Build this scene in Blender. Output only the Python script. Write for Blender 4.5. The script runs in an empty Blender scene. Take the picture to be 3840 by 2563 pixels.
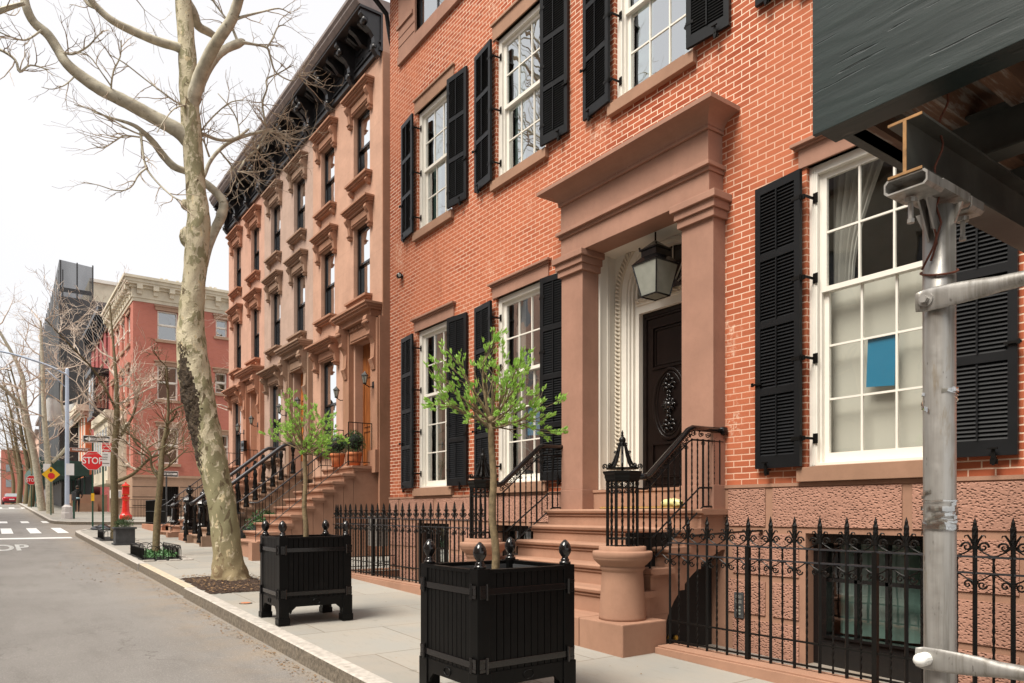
import bpy, bmesh, math, random
from mathutils import Vector, Matrix
R = math.radians
SC = bpy.context.scene
COL = SC.collection
# ------------------------------------------------------------------ camera
TH = 35.8377
CH = 1.40
cam_d = bpy.data.cameras.new("camera")
cam = bpy.data.objects.new("camera", cam_d)
COL.objects.link(cam)
cam.location = (0, 0, CH)
cam.rotation_euler = (R(90), 0, R(-TH))
cam_d.sensor_width = 36.0
cam_d.lens = 36.0 * 2700 / 3840
cam_d.shift_y = (1920 - 1281.5) / 3840
cam_d.clip_start = 0.05
cam_d.clip_end = 900
SC.camera = cam
# ------------------------------------------------------------------ sky and sun
SUN_EL, SUN_AZ = 57.0, 262.0     # degrees; azimuth clockwise from +Y
world = bpy.data.worlds.new("World")
SC.world = world
world.use_nodes = True
wn = world.node_tree
wn.nodes.clear()
w_out = wn.nodes.new("ShaderNodeOutputWorld")
w_sky = wn.nodes.new("ShaderNodeTexSky")
w_sky.sky_type = 'NISHITA'
w_sky.sun_disc = False
w_sky.sun_elevation = R(SUN_EL)
w_sky.sun_rotation = R(SUN_AZ)
w_b1 = wn.nodes.new("ShaderNodeBackground")
w_b1.inputs[1].default_value = 0.10
w_b2 = wn.nodes.new("ShaderNodeBackground")          # the cloud layer of an overcast day
w_tc = wn.nodes.new("ShaderNodeTexCoord")
w_no = wn.nodes.new("ShaderNodeTexNoise")
w_no.inputs['Scale'].default_value = 1.6
w_no.inputs['Detail'].default_value = 4
w_cr = wn.nodes.new("ShaderNodeValToRGB")
w_cr.color_ramp.elements[0].position = 0.3
w_cr.color_ramp.elements[0].color = (0.90, 0.89, 0.895, 1)
w_cr.color_ramp.elements[1].position = 0.75
w_cr.color_ramp.elements[1].color = (0.97, 0.955, 0.96, 1)
w_mix = wn.nodes.new("ShaderNodeMixShader")
w_mix.inputs[0].default_value = 0.94
w_b2.inputs[1].default_value = 0.475
wn.links.new(w_tc.outputs['Generated'], w_no.inputs['Vector'])
wn.links.new(w_no.outputs['Fac'], w_cr.inputs[0])
wn.links.new(w_cr.outputs[0], w_b2.inputs[0])
wn.links.new(w_sky.outputs[0], w_b1.inputs[0])
wn.links.new(w_b1.outputs[0], w_mix.inputs[1])
wn.links.new(w_b2.outputs[0], w_mix.inputs[2])
wn.links.new(w_mix.outputs[0], w_out.inputs[0])
sun_d = bpy.data.lights.new("sun", 'SUN')
sun_d.energy = 2.85
sun_d.angle = R(30)
sun_d.color = (1.0, 0.93, 0.83)
sun = bpy.data.objects.new("sun", sun_d)
COL.objects.link(sun)
sv = Vector((math.sin(R(SUN_AZ)) * math.cos(R(SUN_EL)), math.cos(R(SUN_AZ)) * math.cos(R(SUN_EL)), math.sin(R(SUN_EL))))
sun.rotation_euler = sv.to_track_quat('Z', 'Y').to_euler()
sun.location = sv * 60
SC.view_settings.view_transform = 'Standard'
SC.view_settings.look = 'None'
SC.view_settings.exposure = 1.2
SC.view_settings.gamma = 1.0
SC.cycles.max_bounces = 8
SC.cycles.transparent_max_bounces = 16

# ------------------------------------------------------------------ materials
MATS = {}
class NT:
    def __init__(s, name):
        s.m = bpy.data.materials.new(name); s.m.use_nodes = True
        s.t = s.m.node_tree; s.n = s.t.nodes
        s.b = s.n["Principled BSDF"]; s.out = s.n["Material Output"]
    def add(s, typ, **kw):
        n = s.n.new(typ)
        for k, v in kw.items():
            if k in n.inputs: n.inputs[k].default_value = v
            else: setattr(n, k, v)
        return n
    def link(s, a, b): s.t.links.new(a, b)
    def pos(s):
        g = s.add("ShaderNodeNewGeometry"); return g.outputs['Position']
    def mapped(s, scale=(1, 1, 1), rot=(0, 0, 0), src=None):
        mp = s.add("ShaderNodeMapping")
        mp.inputs['Scale'].default_value = scale; mp.inputs['Rotation'].default_value = rot
        s.link(src or s.pos(), mp.inputs['Vector']); return mp.outputs[0]
    def noise(s, scale, detail=4, rough=0.55, vec=None, dist=0.0):
        n = s.add("ShaderNodeTexNoise", Scale=scale, Detail=detail, Roughness=rough, Distortion=dist)
        s.link(vec or s.pos(), n.inputs['Vector']); return n.outputs['Fac']
    def ramp(s, fac, stops):
        r = s.add("ShaderNodeValToRGB"); e = r.color_ramp.elements
        while len(e) > 1: e.remove(e[0])
        e[0].position = stops[0][0]; e[0].color = (*stops[0][1], 1)
        for p, c in stops[1:]:
            x = e.new(p); x.color = (*c, 1)
        s.link(fac, r.inputs[0]); return r.outputs[0]
    def mix(s, fac, a, b, mode='MIX'):
        m = s.add("ShaderNodeMix", data_type='RGBA', blend_type=mode)
        for sock, v in ((m.inputs[0], fac), (m.inputs[6], a), (m.inputs[7], b)):
            if isinstance(v, (int, float)): sock.default_value = v
            elif isinstance(v, tuple): sock.default_value = (*v, 1) if len(v) == 3 else v
            else: s.link(v, sock)
        return m.outputs[2]
    def math(s, op, a, b=0.0):
        m = s.add("ShaderNodeMath", operation=op)
        for sock, v in ((m.inputs[0], a), (m.inputs[1], b)):
            if isinstance(v, (int, float)): sock.default_value = v
            else: s.link(v, sock)
        return m.outputs[0]
    def col(s, c): 
        if isinstance(c, tuple): s.b.inputs['Base Color'].default_value = (*c, 1)
        else: s.link(c, s.b.inputs['Base Color'])
    def bump(s, h, strength=0.3, dist=0.01):
        b = s.add("ShaderNodeBump", Strength=strength, Distance=dist)
        s.link(h, b.inputs['Height']); s.link(b.outputs[0], s.b.inputs['Normal']); return b

def simple(name, c, rough=0.6, metal=0.0, var=0.15, vscale=6.0, bump=0.0, bscale=60.0, spec=0.5, bdist=0.004, dirt=None):
    t = NT(name)
    n = t.noise(vscale, 5)
    d = tuple(max(0, x * (1 - var)) for x in c); l = tuple(min(1, x * (1 + var)) for x in c)
    colr = t.ramp(n, [(0.3, d), (0.7, l)])
    if dirt:
        n2 = t.noise(dirt[1], 6, 0.65)
        colr = t.mix(t.ramp(n2, [(dirt[2], (0, 0, 0)), (dirt[2] + 0.12, (1, 1, 1))]), colr, dirt[0])
    t.col(colr)
    t.b.inputs['Roughness'].default_value = rough
    t.b.inputs['Metallic'].default_value = metal
    t.b.inputs['Specular IOR Level'].default_value = spec
    if bump: t.bump(t.noise(bscale, 4), bump, bdist)
    MATS[name] = t.m
    return t.m

def brick_mat(name, c1, c2, mortar, row=0.0677, width=0.205, msize=0.011, wear=0.5, tint2=None, bump=0.5):
    t = NT(name)
    g = t.add("ShaderNodeNewGeometry")
    sp = t.add("ShaderNodeSeparateXYZ"); t.link(g.outputs['Position'], sp.inputs[0])
    sn = t.add("ShaderNodeSeparateXYZ"); t.link(g.outputs['True Normal'], sn.inputs[0])
    ax = t.math('GREATER_THAN', t.math('ABSOLUTE', sn.outputs[0]), 0.5)
    u = t.add("ShaderNodeMix"); t.link(ax, u.inputs[0]); t.link(sp.outputs[0], u.inputs[2]); t.link(sp.outputs[1], u.inputs[3])
    cb = t.add("ShaderNodeCombineXYZ"); t.link(u.outputs[0], cb.inputs[0]); t.link(sp.outputs[2], cb.inputs[1])
    # uneven hand-laid edges
    nv = t.add("ShaderNodeTexNoise", Scale=9.0, Detail=3); t.link(g.outputs['Position'], nv.inputs['Vector'])
    vm = t.add("ShaderNodeVectorMath", operation='MULTIPLY_ADD')
    t.link(nv.outputs['Color'], vm.inputs[0]); vm.inputs[1].default_value = (0.008, 0.008, 0); t.link(cb.outputs[0], vm.inputs[2])
    br = t.add("ShaderNodeTexBrick")
    br.inputs['Scale'].default_value = 1.0
    br.inputs['Mortar Size'].default_value = msize / 2
    br.inputs['Mortar Smooth'].default_value = 0.25
    br.inputs['Bias'].default_value = -0.1
    br.inputs['Brick Width'].default_value = width
    br.inputs['Row Height'].default_value = row
    br.inputs['Color1'].default_value = (*c1, 1); br.inputs['Color2'].default_value = (*c2, 1)
    br.inputs['Mortar'].default_value = (*mortar, 1)
    t.link(vm.outputs[0], br.inputs['Vector'])
    big = t.noise(0.55, 4)
    fine = t.noise(38, 5, 0.7)
    c = t.mix(t.ramp(fine, [(0.35, (0, 0, 0)), (0.75, (0.5, 0.5, 0.5))]), br.outputs['Color'], t.mix(0.5, br.outputs['Color'], (min(1, c1[0]*1.4), min(1, c1[1]*1.8), min(1, c1[2]*1.9))))
    if tint2: c = t.mix(t.ramp(big, [(0.4, (0, 0, 0)), (0.62, (1, 1, 1))]), c, t.mix(0.55, c, tint2))
    soot = t.noise(0.9, 6, 0.7, t.mapped((1, 1.2, 0.35)))
    c = t.mix(t.math('MULTIPLY', t.ramp(soot, [(0.55, (0, 0, 0)), (0.72, (1, 1, 1))]), 0.32), c, (c1[0]*0.45, c1[1]*0.5, c1[2]*0.6))
    b2 = t.add("ShaderNodeTexBrick"); t.link(vm.outputs[0], b2.inputs['Vector'])
    for k_, v_ in (('Scale', 1.0), ('Mortar Size', 0.0), ('Brick Width', width), ('Row Height', row), ('Bias', -0.62)): b2.inputs[k_].default_value = v_
    b2.inputs['Color1'].default_value = (0, 0, 0, 1); b2.inputs['Color2'].default_value = (1, 1, 1, 1)
    mm = t.math('MULTIPLY', t.math('MULTIPLY', b2.outputs['Color'], t.math('SUBTRACT', 1.0, br.outputs['Fac'])), 0.42)
    c = t.mix(mm, c, (c1[0]*0.55, c1[1]*0.55, c1[2]*0.9))
    # dark pits and mortar smears
    pits = t.noise(60, 3, 0.6)
    c = t.mix(t.ramp(pits, [(0.26, (1, 1, 1)), (0.31, (0, 0, 0))]), c, (c1[0]*0.35, c1[1]*0.35, c1[2]*0.35))
    sm = t.math('MULTIPLY', t.ramp(t.noise(1.1, 5, 0.7), [(0.58, (0, 0, 0)), (0.7, (1, 1, 1))]), t.ramp(t.noise(22, 5, 0.75), [(0.5, (0, 0, 0)), (0.62, (1, 1, 1))]))
    c = t.mix(t.math('MULTIPLY', sm, wear), c, mortar)
    t.col(c)
    t.b.inputs['Roughness'].default_value = 0.85
    t.b.inputs['Specular IOR Level'].default_value = 0.25
    h = t.math('ADD', t.math('MULTIPLY', br.outputs['Fac'], -1.0), t.math('MULTIPLY', fine, 0.35))
    t.bump(h, bump, 0.006)
    MATS[name] = t.m
    return t.m

def glass_mat(name, tint=(0.75, 0.8, 0.78), refl=0.16, boost=0.85):
    t = NT(name); t.n.remove(t.b)
    tr = t.add("ShaderNodeBsdfTransparent"); tr.inputs[0].default_value = (*tint, 1)
    gl = t.add("ShaderNodeBsdfGlossy"); gl.inputs['Roughness'].default_value = 0.01; gl.inputs[0].default_value = (0.95, 0.97, 0.97, 1)
    bp = t.add("ShaderNodeBump", Strength=0.12, Distance=0.05)
    t.link(t.noise(1.3, 2), bp.inputs['Height']); t.link(bp.outputs[0], gl.inputs['Normal'])
    lw = t.add("ShaderNodeLayerWeight", Blend=0.35)
    f = t.math('ADD', t.math('MULTIPLY', lw.outputs['Fresnel'], boost), refl)
    mx = t.add("ShaderNodeMixShader"); t.link(f, mx.inputs[0]); t.link(tr.outputs[0], mx.inputs[1]); t.link(gl.outputs[0], mx.inputs[2])
    t.link(mx.outputs[0], t.out.inputs[0])
    MATS[name] = t.m
    return t.m

brick_mat('brick', (0.26, 0.050, 0.019), (0.47, 0.128, 0.058), (0.80, 0.65, 0.50), msize=.0138, wear=0.8, tint2=(0.50, 0.17, 0.085))
brick_mat('brick_dark', (0.10, 0.045, 0.03), (0.16, 0.07, 0.05), (0.33, 0.26, 0.2), wear=0.2)
brick_mat('brick_rose', (0.40, 0.135, 0.095), (0.46, 0.165, 0.12), (0.42, 0.19, 0.15), msize=0.006, wear=0.1, bump=0.2)  # paled slightly to stand in for distance haze
brick_mat('brick_maroon', (0.28, 0.06, 0.06), (0.34, 0.085, 0.07), (0.4, 0.2, 0.17), msize=0.006, wear=0.1, bump=0.2)
brick_mat('brick_orange', (0.55, 0.15, 0.05), (0.6, 0.18, 0.07), (0.6, 0.33, 0.2), msize=0.006, wear=0.1, bump=0.2)
brick_mat('brick_pale', (0.50, 0.30, 0.22), (0.56, 0.36, 0.28), (0.6, 0.5, 0.4), msize=0.008, wear=0.1, bump=0.2)

def stone(name, c, stain=(0.2, 0.12, 0.07), blocks=False, amt=0.35):
    t = NT(name)
    n = t.noise(1.8, 6, 0.6)
    colr = t.ramp(n, [(0.3, tuple(x * 0.86 for x in c)), (0.7, tuple(min(1, x * 1.1) for x in c))])
    st = t.noise(1.0, 6, 0.65, t.mapped((1.2, 1.2, 0.35)))
    colr = t.mix(t.math('MULTIPLY', t.ramp(st, [(0.52, (0, 0, 0)), (0.72, (1, 1, 1))]), amt), colr, stain)
    mot = t.noise(14, 5, 0.7); colr = t.mix(t.math('MULTIPLY', t.ramp(mot, [(0.45, (0, 0, 0)), (0.75, (1, 1, 1))]), 0.28), colr, tuple(x * 0.66 for x in c))
    pale = t.noise(3.1, 5, 0.7); colr = t.mix(t.math('MULTIPLY', t.ramp(pale, [(0.55, (0, 0, 0)), (0.75, (1, 1, 1))]), 0.22), colr, tuple(min(1, x * 1.35) for x in c))
    grain = t.noise(160, 3, 0.6)
    colr = t.mix(t.math('MULTIPLY', grain, 0.22), colr, tuple(x * 0.6 for x in c))
    h = grain
    if blocks:
        g = t.add("ShaderNodeNewGeometry")
        sp = t.add("ShaderNodeSeparateXYZ"); t.link(g.outputs['Position'], sp.inputs[0])
        cb = t.add("ShaderNodeCombineXYZ"); t.link(t.math('ADD', sp.outputs[1], sp.outputs[0]), cb.inputs[0]); t.link(sp.outputs[2], cb.inputs[1])
        br = t.add("ShaderNodeTexBrick")
        br.inputs['Scale'].default_value = 1; br.inputs['Mortar Size'].default_value = 0.006; br.inputs['Brick Width'].default_value = 1.15
        br.inputs['Row Height'].default_value = 0.52; br.inputs['Mortar Smooth'].default_value = 0.1
        t.link(cb.outputs[0], br.inputs['Vector'])
        colr = t.mix(t.math('MULTIPLY', br.outputs['Fac'], 0.3), colr, tuple(x * 0.6 for x in c))
        h = t.math('ADD', t.math('MULTIPLY', grain, 0.4), t.math('MULTIPLY', br.outputs['Fac'], -1.0))
    t.col(colr)
    t.b.inputs['Roughness'].default_value = 0.8
    t.b.inputs['Specular IOR Level'].default_value = 0.25
    t.bump(t.math('ADD', h, t.math('MULTIPLY', mot, 0.8)), 0.3, 0.004)
    MATS[name] = t.m
    return t.m
stone('brownstone_smooth', (0.345, 0.19, 0.135), (0.22, 0.12, 0.08), amt=0.35)
stone('stoop_stone', (0.355, 0.20, 0.135), (0.2, 0.11, 0.07), amt=0.5)
stone('sill_stone', (0.33, 0.19, 0.125), amt=0.3)
stone('pink_stone', (0.49, 0.295, 0.21), (0.42, 0.24, 0.16), True, 0.4)
stone('grey_stone', (0.42, 0.30, 0.24), (0.35, 0.24, 0.18), True, 0.4)
stone('salmon_stone', (0.51, 0.305, 0.225), (0.46, 0.24, 0.17), True, 0.4)
stone('pink_trim', (0.37, 0.195, 0.125), (0.18, 0.11, 0.05), False, 0.5)
stone('grey_trim', (0.31, 0.205, 0.145), (0.18, 0.11, 0.06), False, 0.5)
stone('salmon_trim', (0.39, 0.19, 0.12), (0.22, 0.11, 0.05), False, 0.5)
stone('mossy_stone', (0.27, 0.18, 0.11), (0.11, 0.1, 0.04), False, 0.8)
stone('tan_stone', (0.40, 0.26, 0.18), (0.3, 0.19, 0.12), True, 0.3)
stone('cream_stone', (0.66, 0.6, 0.47), (0.45, 0.38, 0.27), False, 0.3)

def pitted(name, c):
    t = NT(name)
    v = t.add("ShaderNodeTexVoronoi", Scale=42.0, feature='SMOOTH_F1'); v.inputs['Smoothness'].default_value = 0.45
    nn = t.add("ShaderNodeTexNoise", Scale=7.0, Detail=3)
    t.link(t.pos(), nn.inputs['Vector'])
    vm = t.add("ShaderNodeVectorMath", operation='MULTIPLY_ADD'); t.link(nn.outputs['Color'], vm.inputs[0]); vm.inputs[1].default_value = (0.035, 0.035, 0.035)
    t.link(t.mapped((1, 0.85, 1.15)), vm.inputs[2]); t.link(vm.outputs[0], v.inputs['Vector'])
    colr = t.ramp(t.noise(2.2, 5), [(0.3, tuple(x * 0.85 for x in c)), (0.7, tuple(x * 1.12 for x in c))])
    colr = t.mix(t.ramp(v.outputs['Distance'], [(0.0, (0.75, 0.75, 0.75)), (0.30, (0, 0, 0))]), colr, tuple(x * 0.5 for x in c))
    t.col(colr); t.b.inputs['Roughness'].default_value = 0.85; t.b.inputs['Specular IOR Level'].default_value = 0.2
    h = t.math('ADD', t.ramp(v.outputs['Distance'], [(0.0, (0, 0, 0)), (0.5, (1, 1, 1))]), t.math('MULTIPLY', t.noise(24, 4), 0.5))
    t.bump(h, 0.95, 0.017)
    MATS[name] = t.m
pitted('pitted_stone', (0.37, 0.20, 0.145))

simple('black_paint', (0.003, 0.003, 0.003), 0.38, var=0.3, spec=.14, bump=0.05, bscale=25, dirt=((0.012, 0.011, 0.010), 5, 0.64))
simple('shutter_paint', (0.009, 0.0095, 0.0105), 0.42, spec=.22, var=0.2, vscale=3)
simple('gloss_black', (0.008, 0.007, 0.007), 0.12, var=0.1)
simple('iron', (0.006, 0.0055, 0.005), 0.40, spec=.2, var=0.3, bump=0.3, bscale=90, bdist=0.002)
simple('iron_rail', (0.045, 0.045, 0.05), 0.35, var=0.2, metal=0.4)
simple('white_paint', (0.72, 0.69, 0.62), 0.5, var=0.04, vscale=3)
simple('cream_paint', (0.62, 0.56, 0.46), 0.55, var=0.06, vscale=4, bump=0.1)
simple('door_wood', (0.006, 0.0035, 0.003), 0.28, spec=.35, var=0.4, vscale=9)
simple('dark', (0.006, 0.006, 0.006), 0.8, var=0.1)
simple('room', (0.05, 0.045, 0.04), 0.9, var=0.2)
simple('curtain', (0.40, 0.385, 0.35), 0.9, var=0.1)
simple('pale_curtain', (0.72, 0.72, 0.70), 0.9, var=0.1)
simple('blind', (0.46, 0.44, 0.385), 0.9, var=0.05, vscale=1)
simple('green_curtain', (0.20, 0.30, 0.27), 0.8, var=0.2)
simple('blue_card', (0.0, 0.15, 0.27), 0.6, var=0.03)
simple('paper', (0.75, 0.75, 0.72), 0.7, var=0.03)
simple('soil', (0.02, 0.018, 0.016), 0.9, var=0.5, vscale=60, bump=1.0, bscale=90, bdist=0.02)
simple('terracotta', (0.48, 0.16, 0.06), 0.75, var=0.15, vscale=12)
simple('coir', (0.42, 0.25, 0.08), 0.95, var=0.35, vscale=80, bump=0.8, bscale=200)
simple('yellow_plastic', (0.55, 0.52, 0.24), 0.35, var=0.25, vscale=18)
simple('galvanised', (0.40, 0.39, 0.365), 0.42, metal=0.7, var=0.3, vscale=9, bump=0.2, bscale=30, bdist=0.002, dirt=((0.28, 0.23, 0.15), 7, 0.62))
def pipe_mat():
    t = NT('galvanised'); v = t.mapped((26, 26, 1.1)); n = t.noise(1.0, 5, 0.65, v); m = t.noise(16, 4, 0.6)
    c = t.ramp(n, [(0.3, (0.17, 0.155, 0.13)), (0.48, (0.33, 0.32, 0.30)), (0.7, (0.43, 0.42, 0.40))])
    c = t.mix(t.ramp(t.noise(5, 5, 0.7, t.mapped((3, 3, .6))), [(0.58, (0, 0, 0)), (0.68, (0.7, 0.7, 0.7))]), c, (0.25, 0.2, 0.13))
    c = t.mix(t.ramp(t.noise(45, 3, 0.7, t.mapped((1, 1, .3))), [(0.28, (0.8, 0.8, 0.8)), (0.34, (0, 0, 0))]), c, (0.12, 0.11, 0.1))
    t.col(c); t.b.inputs['Metallic'].default_value = .6; t.link(t.ramp(m, [(0.3, (.3, .3, .3)), (0.7, (.55, .55, .55))]), t.b.inputs['Roughness'])
    t.bump(m, 0.15, 0.002); MATS['galvanised'] = t.m
pipe_mat()
simple('rust_wire', (0.11, 0.03, 0.015), 0.8, var=0.4, vscale=40)
simple('beam_steel', (0.06, 0.062, 0.055), 0.45, metal=0.3, var=0.5, vscale=4, bump=0.15, bscale=40, dirt=((0.12, 0.08, 0.05), 6, 0.66))
simple('beam_edge', (0.30, 0.16, 0.06), 0.8, var=0.35, vscale=30)
simple('red_enamel', (0.62, 0.025, 0.015), 0.3, var=0.12, vscale=9)
simple('sign_red', (0.68, 0.02, 0.025), 0.4, var=0.04)
simple('sign_white', (0.78, 0.78, 0.76), 0.45, var=0.04)
simple('sign_black', (0.015, 0.015, 0.015), 0.45, var=0.1)
simple('sign_yellow', (0.82, 0.47, 0.01), 0.45, var=0.05)
simple('sign_brown', (0.30, 0.09, 0.035), 0.5, var=0.08)
simple('gold', (0.6, 0.36, 0.06), 0.35, metal=0.7, var=0.1)
simple('post_green', (0.012, 0.075, 0.045), 0.45, var=0.25)
simple('lamp_grey', (0.42, 0.49, 0.60), 0.5, var=0.08, vscale=2)
simple('concrete', (0.55, 0.52, 0.5), 0.85, var=0.1, vscale=8, bump=0.3)
simple('shed_green', (0.022, 0.075, 0.06), 0.6, var=0.25, vscale=3)
simple('dark_zinc', (0.05, 0.052, 0.055), 0.65, var=0.25, vscale=9)
simple('roofing', (0.17, 0.155, 0.15), 0.9, var=0.2)
simple('cornice_black', (0.016, 0.015, 0.016), 0.36, var=0.4, vscale=7, dirt=((0.05, 0.045, 0.045), 4, 0.6))
simple('cornice_grey', (0.20, 0.165, 0.15), 0.6, var=0.2, vscale=4)
simple('orange_wood', (0.40, 0.13, 0.03), 0.35, var=0.45, vscale=7)
simple('amber_wood', (0.50, 0.23, 0.06), 0.35, var=0.35, vscale=7)
simple('car_red', (0.35, 0.015, 0.03), 0.25, var=0.05)
simple('car_glass', (0.25, 0.27, 0.28), 0.08, var=0.1)
simple('rubber', (0.02, 0.02, 0.02), 0.8)
simple('skin', (0.55, 0.30, 0.20), 0.6, var=0.08)
simple('hair', (0.02, 0.012, 0.008), 0.6)
simple('black_cloth', (0.012, 0.012, 0.014), 0.9, var=0.3)
simple('blue_cloth', (0.35, 0.5, 0.6), 0.9)
simple('hedge_leaf', (0.035, 0.11, 0.025), 0.55, var=0.6, vscale=30)
simple('box_leaf', (0.03, 0.095, 0.02), 0.5, var=0.6, vscale=35)
simple('ivy_leaf', (0.06, 0.17, 0.05), 0.5, var=0.6, vscale=18)
simple('conifer_leaf', (0.05, 0.10, 0.03), 0.7, var=0.5, vscale=25)
simple('flower_pink', (0.7, 0.08, 0.15), 0.6)
simple('frosted', (0.26, 0.27, 0.235), 0.25, var=0.15, vscale=5)
simple('twig_bark', (0.17, 0.12, 0.07), 0.85, var=0.35, vscale=20)
simple('twig_pale', (0.56, 0.47, 0.39), 0.85, var=0.3, vscale=6)
simple('twig_light', (0.40, 0.33, 0.25), 0.85, var=0.3, vscale=12)
simple('limb_bark', (0.42, 0.39, 0.30), 0.8, var=0.3, vscale=8, dirt=((0.10, 0.085, 0.05), 9, 0.6))
simple('young_bark', (0.13, 0.10, 0.05), 0.85, var=0.3, vscale=22, bump=0.6, bscale=60, bdist=0.01, dirt=((0.2, 0.2, 0.1), 14, 0.58))
simple('sapling_bark', (0.17, 0.125, 0.065), 0.85, var=0.35, vscale=30, bump=0.6, bscale=60, bdist=0.006)
simple('plastic_wrap', (0.52, 0.52, 0.5), 0.15, var=0.15, vscale=30)
simple('kerb_stone', (0.42, 0.39, 0.35), 0.85, var=0.22, vscale=14, bump=0.5, bscale=50, dirt=((0.2, 0.17, 0.13), 5, 0.6))
simple('kerb_yellow', (0.47, 0.40, 0.30), 0.85, var=0.18, vscale=14, bump=0.5, bscale=50)
simple('kerb_face', (0.15, 0.125, 0.095), 0.9, var=0.45, vscale=25, bump=0.8, bscale=50, bdist=0.01)
simple('decayed_wood', (0.06, 0.042, 0.027), 0.95, var=0.7, vscale=18, bump=1.0, bscale=45, bdist=0.03, dirt=((0.10, 0.075, 0.04), 12, 0.55))
simple('leaf_litter', (0.22, 0.13, 0.06), 0.9, var=0.5, vscale=20)

def leaf_mat(name, a, b):
    t = NT(name)
    t.col(t.ramp(t.noise(34, 3), [(0.25, tuple(x*.45 for x in a)), (0.42, a), (0.7, b)]))
    t.b.inputs['Roughness'].default_value = 0.5
    tl = t.add("ShaderNodeBsdfTranslucent"); tl.inputs[0].default_value = (*b, 1)
    mx = t.add("ShaderNodeMixShader"); mx.inputs[0].default_value = 0.5
    t.link(t.b.outputs[0], mx.inputs[1]); t.link(tl.outputs[0], mx.inputs[2]); t.link(mx.outputs[0], t.out.inputs[0])
    MATS[name] = t.m
leaf_mat('spring_leaf', (0.20, 0.42, 0.05), (0.42, 0.66, 0.15))

def asphalt():
    t = NT('asphalt')
    n1 = t.noise(0.45, 5, 0.6); n2 = t.noise(230, 3, 0.7); n3 = t.noise(3.0, 5, 0.6, t.mapped((1, 0.25, 1)))
    c = t.ramp(n1, [(0.3, (0.195, 0.185, 0.173)), (0.7, (0.262, 0.25, 0.235))])
    c = t.mix(t.ramp(n2, [(0.3, (0.55, 0.55, 0.55)), (0.5, (0, 0, 0))]), c, (0.06, 0.055, 0.05))
    c = t.mix(t.ramp(n2, [(0.62, (0, 0, 0)), (0.72, (0.6, 0.6, 0.6))]), c, (0.42, 0.39, 0.36))
    c = t.mix(t.math('MULTIPLY', t.ramp(n3, [(0.5, (0, 0, 0)), (0.75, (1, 1, 1))]), 0.35), c, (0.1, 0.09, 0.08))
    sp = t.add("ShaderNodeSeparateXYZ"); t.link(t.pos(), sp.inputs[0])
    gut = t.ramp(t.math('DIVIDE', sp.outputs[0], 3.0), [(0.48, (0, 0, 0)), (0.76, (1, 1, 1))])
    c = t.mix(t.math('MULTIPLY', gut, t.ramp(t.noise(2.5, 5), [(0.35, (0.1, 0.1, 0.1)), (0.65, (0.75, 0.75, 0.75))])), c, (0.27, 0.215, 0.155))
    t.col(c); t.b.inputs['Roughness'].default_value = 0.85; t.b.inputs['Specular IOR Level'].default_value = 0.3
    agg = t.noise(75, 4, 0.75); c = t.mix(t.ramp(agg, [(0.32, (0.7, 0.7, 0.7)), (0.47, (0, 0, 0))]), c, (0.15, 0.14, 0.13)); c = t.mix(t.ramp(agg, [(0.56, (0, 0, 0)), (0.68, (0.6, 0.6, 0.6))]), c, (0.45, 0.42, 0.39))
    nv = t.add("ShaderNodeTexNoise", Scale=1.1, Detail=5); t.link(t.pos(), nv.inputs['Vector'])
    vm = t.add("ShaderNodeVectorMath", operation='MULTIPLY_ADD'); t.link(nv.outputs['Color'], vm.inputs[0]); vm.inputs[1].default_value = (0.9, 0.9, 0); t.link(t.mapped((0.32, 0.14, 0)), vm.inputs[2])
    vc = t.add("ShaderNodeTexVoronoi", Scale=1.0, feature='DISTANCE_TO_EDGE'); t.link(vm.outputs[0], vc.inputs['Vector'])
    crk = t.math('MULTIPLY', t.ramp(vc.outputs['Distance'], [(0.0, (1, 1, 1)), (0.006, (0, 0, 0))]), t.ramp(t.noise(0.35, 3), [(0.45, (0, 0, 0)), (0.6, (0.8, 0.8, 0.8))]))
    c = t.mix(crk, c, (0.08, 0.07, 0.06)); oil = t.ramp(t.noise(1.7, 2, 0.4), [(0.70, (0, 0, 0)), (0.78, (0.3, 0.3, 0.3))]); c = t.mix(oil, c, (0.12, 0.11, 0.1)); t.col(c)
    t.bump(t.math('ADD', n2, agg), 0.6, 0.006); MATS['asphalt'] = t.m
asphalt()

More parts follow.
